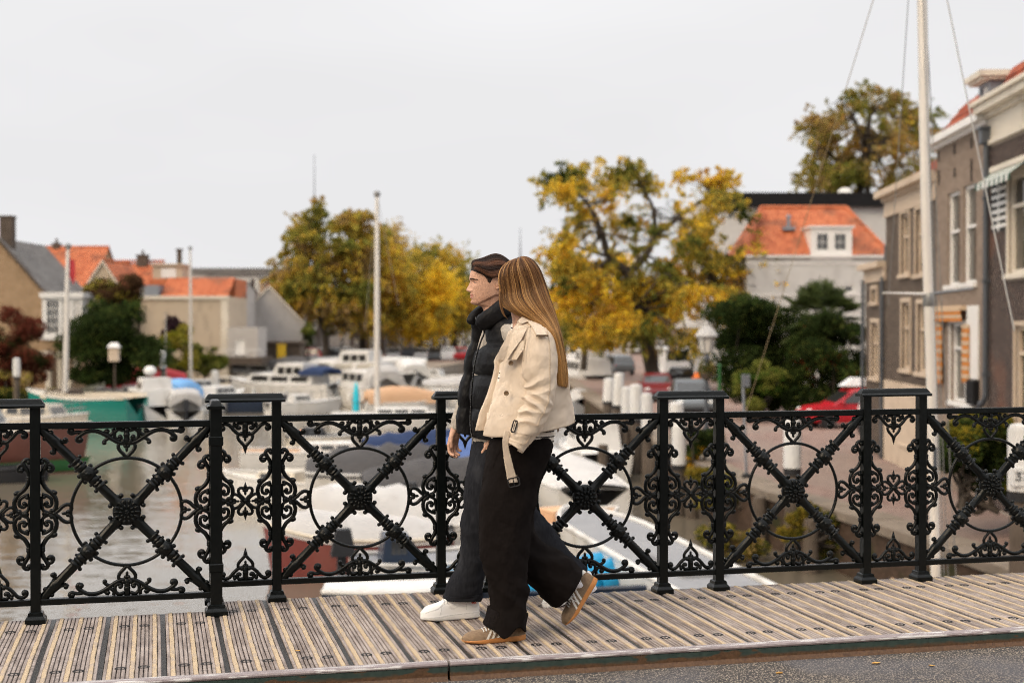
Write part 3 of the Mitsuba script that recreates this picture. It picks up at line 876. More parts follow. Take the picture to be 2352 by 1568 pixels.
shrub('garden_shrub', 'overgrown green and yellow bush in front of the tan house at the right', [(2175, 990), (2230, 960), (2300, 975), (2330, 1040), (2310, 1110), (2200, 1120), (2160, 1060)], 26.5, 30, 44, 11000, 0.07, DG + [((0.30, 0.24, 0.03), 0.9)], 44, P(2250, 1170, 26.5), depth=0.7)
shrub('garden_shrub', 'low green and orange plants on the quay edge behind the narrow railing bay', [(1560, 1010), (1600, 985), (1650, 1000), (1660, 1080), (1600, 1110), (1560, 1080)], 41, 9, 26, 2600, 0.08, DG + [((0.45, 0.24, 0.02), 0.8)], 45, P(1610, 1110, 41), depth=0.5)
# palm
pk = thing('palm_tree', 'small fan palm with spiky fronds in the garden behind the red car', 'palm tree')
pb = P(1886, 738, 60.5)
part(pk, 'trunk', tube([[pb[0], pb[1], Zq], [pb[0] + 0.05, pb[1], -0.5], pb.tolist()], [0.16, 0.13, 0.14], 9), 'mat_bark', True)
bs('mat_frond', lambda p, n, uv: mix((0.030, 0.050, 0.014), (0.085, 0.110, 0.030), noise(p.x * 3, p.y * 3, p.z * 3)), 0.5, 0.4)
rp = np.random.RandomState(5)
for j in range(58):
    az, el = rp.uniform(0, 2 * np.pi), math.radians(rp.uniform(-38, 88))
    d = np.array([math.cos(az) * math.cos(el), math.sin(az) * math.cos(el), math.sin(el)])
    L = rp.uniform(0.75, 1.35)
    side = np.cross(d, [0, 0, 1]); side /= np.linalg.norm(side) + 1e-9
    hub = pb + d * L
    m = [tube(crom([pb, pb + d * L * 0.5 + [0, 0, 0.05], hub], 6), 0.016, 5)]
    for q in np.linspace(-1.25, 1.25, 15):
        dd = d * math.cos(q) + side * math.sin(q)
        ln = 0.95 * (0.75 + 0.25 * math.cos(q)) * rp.uniform(0.85, 1.1)
        tip = hub + dd * ln + [0, 0, -0.18 * ln]
        w = np.cross(dd, np.cross(side, d)) * 0.035
        mid = hub + dd * ln * 0.55
        m.append((np.array([hub, mid - w, tip, mid + w]), np.array([[0, 1, 2], [0, 2, 3]])))
    part(pk, 'frond', cat(m), 'mat_frond')
# left bank
shrub('bank_tree', 'tall dark green tree overhanging the water right of the white bay window', [(215, 700), (260, 650), (310, 665), (340, 760), (370, 820), (360, 885), (180, 895), (165, 800), (195, 760)], 86, 40, 40, 15000, 0.17, DG, 51, P(270, 880, 87), cat_='tree', depth=2)
shrub('bank_tree', 'brown leaved tree rising above the dark green tree on the left bank', [(215, 640), (255, 615), (300, 625), (325, 680), (300, 720), (225, 710)], 90, 18, 26, 5500, 0.16, [(DKG, 1), (OLV, 1.2), ((0.10, 0.055, 0.03), 3)], 52, P(270, 880, 90), cat_='tree')
shrub('bank_shrub', 'dark red bush at the left edge in front of the brick gable house', [(-30, 760), (0, 740), (30, 715), (60, 740), (105, 745), (120, 800), (95, 860), (40, 890), (-30, 890)], 80, 30, 28, 9000, 0.13, [((0.16, 0.045, 0.028), 3), ((0.075, 0.028, 0.018), 2.2), ((0.22, 0.08, 0.045), 1.2), (DKG, 0.8)], 53, P(40, 900, 81), depth=1.8)
shrub('bank_shrub', 'tangle of green and brown growth at the water edge below the red bush', [(-20, 870), (60, 850), (120, 860), (140, 915), (60, 930), (-20, 930)], 79, 14, 24, 3600, 0.12, [(DKG, 2), (OLV, 1.5), (BRN, 1.6)], 54, P(60, 935, 79))
shrub('bank_shrub', 'yellow green bush below the tan house on the left bank', [(385, 770), (430, 755), (450, 800), (440, 850), (385, 850)], 104, 14, 24, 4200, 0.16, [((0.22, 0.20, 0.02), 2.5), (OLV, 1.5), (GRN, 1)], 55, P(420, 865, 104))
shrub('bank_shrub', 'round green bush right of the yellow green bush below the tan house', [(445, 800), (480, 790), (505, 830), (500, 855), (450, 858)], 106, 10, 18, 2600, 0.15, [(GRN, 2), (DKG, 2), ((0.14, 0.16, 0.02), 1.5)], 56, P(475, 865, 106))
shrub('bank_shrub', 'dark purple bush against the tan wall on the left bank', [(378, 740), (400, 728), (420, 745), (415, 768), (380, 768)], 108, 7, 16, 1500, 0.14, [((0.05, 0.025, 0.035), 2), ((0.03, 0.02, 0.02), 1)], 57, P(400, 850, 108))
shrub('climbing_plant', 'narrow column of green ivy right of the grey gable house', [(697, 745), (716, 742), (722, 800), (698, 805)], 128, 10, 11, 2000, 0.15, [(GRN, 2), ((0.07, 0.11, 0.02), 2), (DKG, 1)], 58, P(708, 830, 128), cat_='plant')

WD = [(DKG, 2), (OLV, 1.5), ((0.12, 0.11, 0.02), 1.5), ((0.26, 0.19, 0.03), 0.5)]
shrub('wall_weeds', 'weeds and moss hanging on the quay wall under the sign post', [(1580, 1080), (1680, 1085), (1760, 1125), (1770, 1190), (1660, 1180), (1590, 1150)], 36.2, 16, 26, 3600, 0.07, WD, 61, P(1680, 1160, 36.4), cat_='plant', depth=0.5)
shrub('wall_weeds', 'long patch of weeds on the quay wall right of the lantern ring', [(1770, 1150), (1860, 1170), (1960, 1210), (1990, 1290), (1880, 1270), (1790, 1220)], 30.4, 18, 28, 4200, 0.06, WD, 62, P(1880, 1230, 30.6), cat_='plant', depth=0.4)
shrub('wall_weeds', 'brown and green growth low on the wall between the barge and the quay', [(1560, 1170), (1640, 1200), (1740, 1240), (1760, 1300), (1660, 1270), (1570, 1220)], 31.5, 14, 28, 2600, 0.06, WD + [(BRN, 0.8)], 63, P(1660, 1290, 31.5), cat_='plant', depth=0.4)
# ================================================================ buildings
def brick_fn(c0, c1, mort, bw=0.22, bh=0.065, var=1.0):
    def fn(p, n, uv):
        along = dr.select(dr.abs(n.x) > dr.abs(n.y), p.y, p.x)
        row = dr.floor(p.z / bh)
        xx = along / bw + 0.5 * (row - 2 * dr.floor(row / 2))
        k = cell_rand(dr.floor(xx), row, 7)
        m = smoothstep(0.06, 0.02, xx - dr.floor(xx)) + smoothstep(0.16, 0.10, p.z / bh - row)
        w = fbm(p.x * 0.9, p.y * 0.9, p.z * 0.9, 4)
        return mix(mix(c0, c1, dr.clip(0.5 + var * (k - 0.5) + 0.5 * (w - 0.5), 0, 1)), mort, dr.clip(m, 0, 1) * 0.8)
    return fn


def rough_fn(c0, c1, f=1.5, dirt=None):
    def fn(p, n, uv):
        c = mix(c0, c1, fbm(p.x * f, p.y * f, p.z * f, 4))
        if dirt:
            c = mix(c, dirt, smoothstep(0.56, 0.74, fbm(p.x * 2.3, p.y * 2.3, p.z * 0.7, 4)) * 0.55)
        return c
    return fn


def tile_fn(c0, c1, dark=(0.10, 0.05, 0.035)):
    def fn(p, n, uv):
        along = dr.select(dr.abs(n.x) > dr.abs(n.y), p.y, p.x)
        k = cell_rand(dr.floor(along * 4), dr.floor(p.z * 4.5), 3)
        return mix(mix(c0, c1, k), dark, smoothstep(0.55, 0.72, fbm(p.x * 0.8, p.y * 0.8, p.z * 0.8, 4)) * 0.5)
    return fn


bs('mat_brick_dark', brick_fn((0.030, 0.022, 0.021), (0.072, 0.050, 0.043), (0.15, 0.125, 0.105)), 0.85, 0.25)
bs('mat_brick_piece', lambda p, n, uv: mix(mix((0.026, 0.018, 0.019), (0.066, 0.043, 0.038), cell_rand(dr.floor(p.y / 0.11), dr.floor(p.z / 0.065), 5)), (0.12, 0.050, 0.032), smoothstep(0.55, 0.7, fbm(p.y * 0.8, p.z * 0.6, 2, 3)) * 0.7), 0.85, 0.25)
bs('mat_mortar', rough_fn((0.26, 0.225, 0.19), (0.36, 0.31, 0.265), 6), 0.9, 0.2)
bs('mat_brick_tan', brick_fn((0.155, 0.115, 0.090), (0.235, 0.182, 0.146), (0.255, 0.215, 0.18)), 0.88, 0.25)
bs('mat_brick_brown', brick_fn((0.050, 0.037, 0.030), (0.105, 0.080, 0.064), (0.17, 0.145, 0.12)), 0.88, 0.25)
bs('mat_brick_gable', brick_fn((0.24, 0.155, 0.085), (0.36, 0.245, 0.15), (0.34, 0.27, 0.20)), 0.88, 0.25)
bs('mat_plaster_tan', rough_fn((0.40, 0.325, 0.245), (0.47, 0.39, 0.30), 0.5, (0.30, 0.24, 0.18)), 0.9, 0.2)
bs('mat_plaster_grey', rough_fn((0.37, 0.345, 0.325), (0.43, 0.405, 0.385), 0.5, (0.31, 0.29, 0.27)), 0.9, 0.2)
bs('mat_plaster_white', rough_fn((0.45, 0.445, 0.44), (0.53, 0.525, 0.515), 0.6, (0.38, 0.37, 0.36)), 0.85, 0.25)
bs('mat_trim', rough_fn((0.54, 0.49, 0.41), (0.62, 0.57, 0.49), 2.0, (0.40, 0.355, 0.29)), 0.6, 0.4)
bs('mat_trim_sand', rough_fn((0.44, 0.35, 0.265), (0.54, 0.44, 0.345), 2.0, (0.34, 0.26, 0.19)), 0.7, 0.35)
bs('mat_white_paint', rough_fn((0.62, 0.61, 0.595), (0.70, 0.69, 0.675), 2.0), 0.45, 0.5)
bs('mat_tile', tile_fn((0.36, 0.095, 0.040), (0.50, 0.165, 0.075)), 0.75, 0.3)
bs('mat_tile_red', tile_fn((0.17, 0.042, 0.024), (0.34, 0.085, 0.040), (0.06, 0.03, 0.025)), 0.75, 0.3)
bs('mat_slate', tile_fn((0.115, 0.105, 0.100), (0.19, 0.178, 0.168), (0.06, 0.055, 0.05)), 0.75, 0.3)
bs('mat_zinc', rough_fn((0.17, 0.19, 0.225), (0.25, 0.275, 0.315), 1.5), 0.5, 0.5, metallic=0.3)
bs('mat_pipe', (0.060, 0.068, 0.082), 0.45, 0.5)
bs('mat_black_fascia', rough_fn((0.006, 0.0062, 0.007), (0.012, 0.012, 0.014), 1.0), 0.6, 0.15)
bs('mat_glass', rough_fn((0.012, 0.013, 0.014), (0.035, 0.034, 0.032), 1.2), 0.06, 0.9)
bs('mat_curtain', (0.55, 0.53, 0.50), 0.9, 0.2)
bs('mat_green_stripe', (0.03, 0.085, 0.06), 0.8, 0.2)
bs('mat_black_stripe', (0.016, 0.018, 0.018), 0.8, 0.2)
bs('mat_orange_cloth', (0.46, 0.165, 0.035), 0.85, 0.2)
bs('mat_cream_cloth', (0.48, 0.36, 0.25), 0.85, 0.2)
bs('mat_wood_dark', rough_fn((0.055, 0.042, 0.034), (0.11, 0.085, 0.068), 3.0), 0.85, 0.25)
bs('mat_wood_grey', rough_fn((0.20, 0.165, 0.135), (0.36, 0.30, 0.255), 3.0), 0.85, 0.25)


def on(M, u, v):
    "local x, z on the facade plane (local y = 0) seen at u, v"
    d, o, n = ray(u, v), M[:3, 3], M[:3, 1]
    p = EYE + d * (np.dot(o - EYE, n) / np.dot(d, n))
    q = p - o
    return float(q @ M[:3, 0]), float(q @ M[:3, 2])


def rect(M, u0, v0, u1, v1):
    a, b = on(M, u0, (v0 + v1) / 2), on(M, u1, (v0 + v1) / 2)
    um = (u0 + u1) / 2
    return min(a[0], b[0]), max(a[0], b[0]), on(M, um, v1)[1], on(M, um, v0)[1]


def wall(x0, x1, z0, z1, ops=(), y=0.0, rev=0.14):
    xs = sorted({x0, x1, *[q for o in ops for q in o[:2] if x0 < q < x1]})
    zs = sorted({z0, z1, *[q for o in ops for q in o[2:4] if z0 < q < z1]})
    ms = []
    for a, b in zip(xs[:-1], xs[1:]):
        for c, d in zip(zs[:-1], zs[1:]):
            mx, mz = (a + b) / 2, (c + d) / 2
            if not any(o[0] < mx < o[1] and o[2] < mz < o[3] for o in ops):
                ms.append(quad((a, y, c), (b, y, c), (b, y, d), (a, y, d)))
    for a, b, c, d in [o[:4] for o in ops]:
        ms += [quad((a, y, c), (a, y, d), (a, y + rev, d), (a, y + rev, c)), quad((b, y, c), (b, y + rev, c), (b, y + rev, d), (b, y, d)), quad((a, y, c), (a, y + rev, c), (b, y + rev, c), (b, y, c)), quad((a, y, d), (b, y, d), (b, y + rev, d), (a, y + rev, d))]
    return cat(ms)


def shell(x0, x1, depth, z0, z1, y=0.0):
    "side walls and back of a building box; the front is built apart"
    return cat([quad((x1, y, z0), (x1, y + depth, z0), (x1, y + depth, z1), (x1, y, z1)), quad((x0, y + depth, z0), (x0, y, z0), (x0, y, z1), (x0, y + depth, z1)),
                quad((x1, y + depth, z0), (x0, y + depth, z0), (x0, y + depth, z1), (x1, y + depth, z1)), quad((x0, y, z1), (x1, y, z1), (x1, y + depth, z1), (x0, y + depth, z1))])


def window(parent, M, o, frame='mat_white_paint', cols=1, bars=(0.62,), fw=0.06, rev=0.14, sill=True, y=0.0, glass='mat_glass', surround=0.0, lab=None, sillmat=None, curtain=None):
    a, b, c, d = o
    k = part(parent, 'window', xf(quad((a, y + rev - 0.012, c), (b, y + rev - 0.012, c), (b, y + rev - 0.012, d), (a, y + rev - 0.012, d)), M), glass, label=lab)
    f = []
    y0, y1 = y + rev - 0.09, y + rev - 0.02
    f += [box(a, a + fw, y0, y1, c, d), box(b - fw, b, y0, y1, c, d), box(a + fw, b - fw, y0, y1, d - fw, d), box(a + fw, b - fw, y0, y1, c, c + fw)]
    for t in bars:
        z = c + (d - c) * t
        f.append(box(a + fw, b - fw, y0 - 0.004, y1, z - fw * 0.45, z + fw * 0.45))
    for i in range(1, cols):
        x = a + (b - a) * i / cols
        f.append(box(x - fw * 0.32, x + fw * 0.32, y0 + 0.012, y1 - 0.002, c + fw, d - fw))
    if surround:
        s = surround
        f += [box(a - s, a - 0.001, y - 0.035, y + rev - 0.1, c, d), box(b + 0.001, b + s, y - 0.035, y + rev - 0.1, c, d), box(a - s, b + s, y - 0.040, y + rev - 0.1, d + 0.001, d + s * 1.2)]
    part(k, 'frame', xf(cat(f), M), frame)
    if curtain:
        part(k, 'curtain', xf(cat([box(a + fw, a + (b - a) * curtain, y1 + 0.002, y1 + 0.007, c + fw, d - fw)]), M), 'mat_curtain')
    if sill:
        part(k, 'sill', xf(cbox(a - 0.09 - surround, b + 0.09 + surround, y - 0.09, y + rev - 0.1, c - 0.11, c - 0.001, 0.012), M), sillmat or frame)
    return k


def cornice(x0, x1, steps, M):
    "steps: rows z0, z1, how far it stands proud"
    return xf(cat([box(x0, x1, -q, 0.10 - 0.002 * i, a, b) for i, (a, b, q) in enumerate(steps)]), M)


def tiles(o, ex, es, wfun, L, tw=0.26, tl=0.32, proud=0.035):
    "courses of curved pantiles on a roof plane: o the eave's left corner, ex along the eave, es up the slope; wfun(s) = (x0, x1)"
    o, ex, es = (np.asarray(q, float) for q in (o, ex, es))
    n = np.cross(ex, es)
    n /= np.linalg.norm(n)
    ms = []
    for i in range(int(L / tl)):
        s = i * tl
        x0, x1 = wfun(s + tl / 2)
        if x1 - x0 < tw:
            continue
        k = max(1, int((x1 - x0) / tw))
        x = x0 + (x1 - x0) * np.linspace(0, 1, 4 * k + 1)
        h = proud * (0.35 + 0.65 * np.abs(np.cos(np.pi * (np.arange(4 * k + 1) / 4 - 0.12))))
        lo = o + ex * x[:, None] + es * s + n * (h + 0.030)[:, None]
        hi = o + ex * x[:, None] + es * min(s + tl * 1.12, L) + n * (h * 0.9 - 0.004)[:, None]
        bt = o + ex * x[:, None] + es * s + n * 0.0
        v = np.vstack([bt, lo, hi])
        ms.append((v, grid_faces(3, len(x), False)))
    return cat(ms)


def gable_house(name, lab, M, w, d, z0, ze, zr, along, wallm, roofm, ops=(), over=0.25, frame='mat_white_paint', cols=2, bars=(0.5,), chimney=None, verge=True, cat_='house', group=None, tl=0.34, win=True, fw=0.06):
    "local x across the front, y away, z up; along 'x': the ridge runs along the front, 'y': the gable faces the viewer"
    k = thing(name, lab, cat_, group)
    m = [wall(0, w, z0, ze, ops), shell(0, w, d, z0, ze)]
    if along == 'y':
        for y in (0, d):
            m.append((np.array([[0, y, ze], [w, y, ze], [w / 2, y, zr]], float), np.array([[0, 1, 2]])))
    else:
        for x in (0, w):
            m.append((np.array([[x, 0, ze], [x, d, ze], [x, d / 2, zr]], float), np.array([[0, 1, 2]])))
    part(k, 'wall', xf(cat(m), M), wallm)
    R_, span = [], (w if along == 'y' else d)
    L = math.hypot(span / 2 + over, (zr - ze) * (1 + 2 * over / span))
    zo = ze - (zr - ze) * 2 * over / span
    if along == 'y':
        e1 = np.array([span / 2 + over, 0, zr - zo]) / L
        R_ = [tiles((-over, d + 0.15, zo), (0, -1, 0), e1, lambda s: (0, d + 0.3), L, tl=tl), tiles((w + over, -0.15, zo), (0, 1, 0), e1 * [-1, 1, 1], lambda s: (0, d + 0.3), L, tl=tl)]
        ridge = tube([[w / 2, -0.17, zr + 0.03], [w / 2, d + 0.17, zr + 0.03]], 0.11, 8)
    else:
        e1 = np.array([0, span / 2 + over, zr - zo]) / L
        R_ = [tiles((-0.15, -over, zo), (1, 0, 0), e1, lambda s: (0, w + 0.3), L, tl=tl), tiles((w + 0.15, d + over, zo), (-1, 0, 0), e1 * [1, -1, 1], lambda s: (0, w + 0.3), L, tl=tl)]
        ridge = tube([[-0.17, d / 2, zr + 0.03], [w + 0.17, d / 2, zr + 0.03]], 0.11, 8)
    rk = part(k, 'roof', xf(cat(R_ + [ridge]), M), roofm)
    if verge:
        b = []
        if along == 'y':
            for y in (-0.2, d + 0.12):
                for sx in (0, 1):
                    p0, p1 = np.array([w / 2, y, zr + 0.02]), np.array([-over - 0.02 if not sx else w + over + 0.02, y, zo])
                    q = p1 - p0
                    b.append((np.array([p0, p1, p1 - [0, 0, 0.22], p0 - [0, 0, 0.22], p0 + [0, 0.08, 0], p1 + [0, 0.08, 0], p1 + [0, 0.08, -0.22], p0 + [0, 0.08, -0.22]]), BF))
        b.append(box(-over if along == 'x' else 0, (w + over) if along == 'x' else w, -over - 0.10 if along == 'x' else -0.05, -over + 0.02 if along == 'x' else -0.001, zo - 0.10, zo + 0.03) if along == 'x' else box(-over - 0.1, -over + 0.02, 0, d, zo - 0.1, zo + 0.03))
        part(rk, 'verge', xf(cat(b), M), 'mat_trim')
    for c in chimney or []:
        cx, cy, zt, cw = c
        part(k, 'chimney', xf(cat([box(cx - cw, cx + cw, cy - cw, cy + cw, ze, zt), box(cx - cw - 0.06, cx + cw + 0.06, cy - cw - 0.06, cy + cw + 0.06, zt + 0.001, zt + 0.12), xf(lathe([(0.11, 0), (0.13, 0.05), (0.10, 0.4)], 10), mat((cx, cy, zt + 0.12)))]), M), 'mat_brick_brown')
    if win:
        for o in ops:
            window(k, M, o, frame, cols, bars, fw=fw)
    return k


# ---------------------------------------------------------------- the row of houses along the quay at the right
fd = np.array([-0.059, -1.0, 0]) / math.hypot(0.059, 1)
MA = mat((8.55 + 0.059 * 45, 45, 0), fd, np.array([-fd[1], fd[0], 0]) , Z_AX)      # local x runs towards the camera, y into the house
XA, XB, XC, XD = (on(MA, u, 745)[0] for u in (2272, 2150, 2034, 1988))
# nearest house: dark brick
ha = thing('brick_house', 'dark brick house with a cream cornice at the right edge, nearest of the row', 'house', None)
x1A = XA + 7.5
opA = [(*on(MA, 2318, 500)[:1], on(MA, 2318, 500)[0] + 1.25, on(MA, 2335, 628)[1], on(MA, 2335, 398)[1]), (on(MA, 2333, 850)[0], on(MA, 2333, 850)[0] + 1.2, on(MA, 2340, 1000)[1], on(MA, 2340, 748)[1])]
opA += [(opA[0][0] + 2.6, opA[0][1] + 2.6, *opA[0][2:]), (opA[1][0] + 2.6, opA[1][1] + 2.6, *opA[1][2:])]
zcA = on(MA, 2340, 306)[1]
part(ha, 'wall', xf(cat([wall(XA + 0.004, x1A, Zq, zcA + 0.9, opA), shell(XA + 0.004, x1A, 8, Zq, zcA + 0.9)]), MA), 'mat_mortar')
wa = part(ha, 'wall_cladding', xf(cat([box(XA + 0.004, XA + 0.05, -0.004, -0.001, Zq, zcA)]), MA), 'mat_brick_dark')
bb, rb = [], np.random.RandomState(6)
row, z = 0, Zq + 0.05
vis = []
while z + 0.055 < zcA:
    x = XA + 0.006 - (0.11 if row % 2 else 0)
    while x < x1A:
        a, b = max(x, XA + 0.006), min(x + 0.213, x1A)
        if b - a > 0.03 and not any(o[0] - 0.0 < b and a < o[1] and o[2] - 0.11 < z + 0.055 and z < o[3] for o in opA):
            pr = 0.008 + rb.uniform(-0.002, 0.003)
            v = np.array([[a, 0, z], [b, 0, z], [b, 0, z + 0.055], [a, 0, z + 0.055], [a + 0.004, -pr, z + 0.003], [b - 0.004, -pr, z + 0.003], [b - 0.004, -pr, z + 0.051], [a + 0.004, -pr, z + 0.051]])
            bb.append(((v, np.array([[4, 5, 6], [4, 6, 7], [0, 1, 5], [0, 5, 4], [1, 2, 6], [1, 6, 5], [2, 3, 7], [2, 7, 6], [3, 0, 4], [3, 4, 7]])), x, z))
        x += 0.22
    row += 1
    z += 0.065
near = sorted(range(len(bb)), key=lambda i: abs(bb[i][1] - (XA + 2.0)) + 0.25 * abs(bb[i][2] - 1.5))
for i in near[:300]:
    part(ha, 'brick', xf(bb[i][0], MA), 'mat_brick_piece')
part(ha, 'brickwork', xf(cat([bb[i][0] for i in near[300:]]), MA), 'mat_brick_piece', kind='stuff')
part(ha, 'cornice', cornice(XA - 0.10, x1A, [(zcA, zcA + 0.10, 0.10), (zcA + 0.10, zcA + 0.58, 0.05), (zcA + 0.58, zcA + 0.68, 0.14), (zcA + 0.68, zcA + 0.84, 0.34), (zcA + 0.84, zcA + 0.93, 0.42)], MA), 'mat_trim')
e1 = np.array([0, 0.42, 0.80]) / math.hypot(0.42, 0.80)
part(ha, 'roof', xf(cat([tiles((XA, 0.1, zcA + 0.9), (1, 0, 0), e1, lambda s: (0, x1A - XA), math.hypot(0.42, 0.80), tw=0.25, tl=0.30)]), MA), 'mat_tile_red')
part(ha, 'gable_board', xf(extrude([(XA + 0.30, zcA + 0.9), (XA + 6.4, zcA + 0.9), (XA + 3.35, zcA + 5.4)], 0.3, mat((0, 0.85, 0), (1, 0, 0), (0, 0, 1), (0, -1, 0))), MA), 'mat_wood_dark', label='dark timber attic wall rising behind the cornice')
window(ha, MA, opA[0], 'mat_trim', 1, (0.68,), 0.09, surround=0.10)
window(ha, MA, opA[2], 'mat_trim', 1, (0.68,), 0.09, surround=0.10)
window(ha, MA, opA[1], 'mat_trim_sand', 1, (0.75,), 0.09, surround=0.08)
window(ha, MA, opA[3], 'mat_trim_sand', 1, (0.75,), 0.09, surround=0.08)
# its striped awning
aw = part(ha, 'awning', None or xf(cbox(opA[0][0] - 0.95, opA[0][1] + 0.3, -0.16, -0.05, opA[0][3] + 0.14, opA[0][3] + 0.26, 0.01), MA), 'mat_trim', label='green and white striped awning with a scalloped edge')
st = {0: [], 1: []}
x = opA[0][0] - 0.95
i = 0
while x < opA[0][1] + 0.3:
    w_ = 0.17
    n_ = 6
    q = np.linspace(0, 1, n_)
    zb = opA[0][3] - 0.20 - 0.05 * np.sin(np.pi * q)
    xs_ = x + w_ * q
    v = np.vstack([np.stack([xs_, 0 * q - 0.12, 0 * q + opA[0][3] + 0.138], 1), np.stack([xs_, 0 * q - 0.44, 0 * q + opA[0][3] - 0.10], 1), np.stack([xs_, 0 * q - 0.45, zb], 1)])
    st[i % 2].append((v, grid_faces(3, n_, False)))
    x += w_
    i += 1
part(aw, 'green_stripe', xf(cat(st[0]), MA), 'mat_green_stripe')
part(aw, 'white_stripe', xf(cat(st[1]), MA), 'mat_white_paint')
sx0, sx1 = on(MA, 2281, 450)[0], on(MA, 2314, 450)[0]
sz0, sz1 = on(MA, 2297, 532)[1], on(MA, 2297, 388)[1]
sh = part(ha, 'blind', xf(box(sx0, sx1, -0.03, -0.012, sz0, sz1), MA), 'mat_white_paint', label='hanging blind with black and white horizontal stripes')
hb = (sz1 - sz0) / 17
for i in range(0, 17, 2):
    part(sh, 'black_stripe', xf(cat([box(sx0 + (0.0 if j == 0 else (sx1 - sx0) * 0.55), sx0 + (sx1 - sx0) * (0.42 if j == 0 else 1.0), -0.036, -0.0305, sz0 + i * hb, sz0 + (i + 1) * hb) for j in (0, 1)]), MA), 'mat_black_stripe')
# the drainpipe between the two nearest houses
dp = thing('drainpipe', 'dark drainpipe with a hopper head between the two nearest houses', 'drainpipe')
px_, pz1 = on(MA, 2276, 330)
pz0 = on(MA, 2278, 905)[1]
pp = [[px_, -0.10, pz1], [px_, -0.10, 0.5], [px_, -0.10, pz0], [px_ - 0.10, -0.12, pz0 - 0.20], [px_ - 0.34, -0.14, pz0 - 0.46], [px_ - 0.36, -0.14, Zq]]
part(dp, 'pipe', xf(tube(crom(pp, 40), 0.062, 10), MA), 'mat_pipe', True)
part(dp, 'hopper', xf(cat([cbox(px_ - 0.14, px_ + 0.14, -0.24, -0.02, pz1 - 0.02, pz1 + 0.30, 0.02), box(px_ - 0.17, px_ + 0.17, -0.27, -0.015, pz1 + 0.301, pz1 + 0.36)]), MA), 'mat_pipe')
for zz in (pz1 - 1.2, pz1 - 3.0, pz0 + 0.4):
    part(dp, 'bracket', xf(box(px_ - 0.08, px_ + 0.08, -0.18, -0.001, zz, zz + 0.05), MA), 'mat_pipe')
# second house: tan brick
hb_ = thing('brick_house', 'narrow tan brick house with two tall upper windows and a blue grey dormer', 'house')
opB = [rect(MA, 2176, 441, 2204, 655), rect(MA, 2212, 424, 2242, 650), rect(MA, 2184, 742, 2236, 925)]
zgB = on(MA, 2200, 316)[1]
part(hb_, 'wall', xf(cat([wall(XB + 0.003, XA - 0.003, Zq, zgB, opB, rev=0.16), shell(XB + 0.003, XA - 0.003, 8, Zq, zgB)]), MA), 'mat_brick_tan')
part(hb_, 'gutter', cornice(XB - 0.03, XA - 0.02, [(zgB - 0.06, zgB + 0.03, 0.10), (zgB + 0.03, zgB + 0.20, 0.28)], MA), 'mat_white_paint')
window(hb_, MA, opB[0], 'mat_white_paint', 1, (0.58,), 0.075, rev=0.16, lab='tall white sash window, left of the two')
window(hb_, MA, opB[1], 'mat_white_paint', 1, (0.58,), 0.075, rev=0.16, lab='tall white sash window, right of the two')
window(hb_, MA, opB[2], 'mat_white_paint', 2, (0.68,), 0.07, rev=0.16, surround=0.05, lab='ground floor window with striped blinds')
for u, v0, v1 in ((2157, 346, 372), (2158, 392, 425), (2194, 332, 356), (2194, 385, 408), (2233, 316, 342), (2233, 366, 418)):
    a = on(MA, u, (v0 + v1) / 2)
    part(hb_, 'wall_anchor', xf(cbox(a[0] - 0.022, a[0] + 0.022, -0.035, -0.001, on(MA, u, v1)[1], on(MA, u, v0)[1], 0.008), MA), 'mat_black_fascia')
e1 = np.array([0, 0.95, 1.15]) / math.hypot(0.95, 1.15)
rB = part(hb_, 'roof', xf(cat([tiles((XB, -0.02, zgB + 0.18), (1, 0, 0), e1, lambda s: (0, XA - XB), math.hypot(0.95, 1.15), tw=0.25, tl=0.30), box(XB + 0.02, XA - 0.02, 0.95, 6, zgB, zgB + 1.3)]), MA), 'mat_tile_red')
dx0, dx1 = on(MA, 2218, 240)[0], on(MA, 2242, 240)[0]
dz1 = on(MA, 2224, 196)[1]
dm = part(hb_, 'dormer', xf(cat([wall(dx0, dx1, zgB + 0.1, dz1, [(dx0 + 0.12, dx1 - 0.12, zgB + 0.30, dz1 - 0.08)], y=0.30, rev=0.1), shell(dx0, dx1, 2.4, zgB + 0.1, dz1, y=0.30)]), MA), 'mat_zinc', label='blue grey zinc dormer with a flat cream roof')
part(dm, 'cap', xf(cat([box(dx0 - 0.14, dx1 + 0.14, 0.10, 2.85, dz1 + 0.002, dz1 + 0.07), box(dx0 - 0.22, dx1 + 0.22, 0.02, 2.9, dz1 + 0.071, dz1 + 0.20)]), MA), 'mat_trim')
part(dm, 'window', xf(cat([box(dx0 + 0.12, dx1 - 0.12, 0.37, 0.39, zgB + 0.30, dz1 - 0.08), box((dx0 + dx1) / 2 - 0.03, (dx0 + dx1) / 2 + 0.03, 0.33, 0.369, zgB + 0.30, dz1 - 0.08)]), MA), 'mat_white_paint')
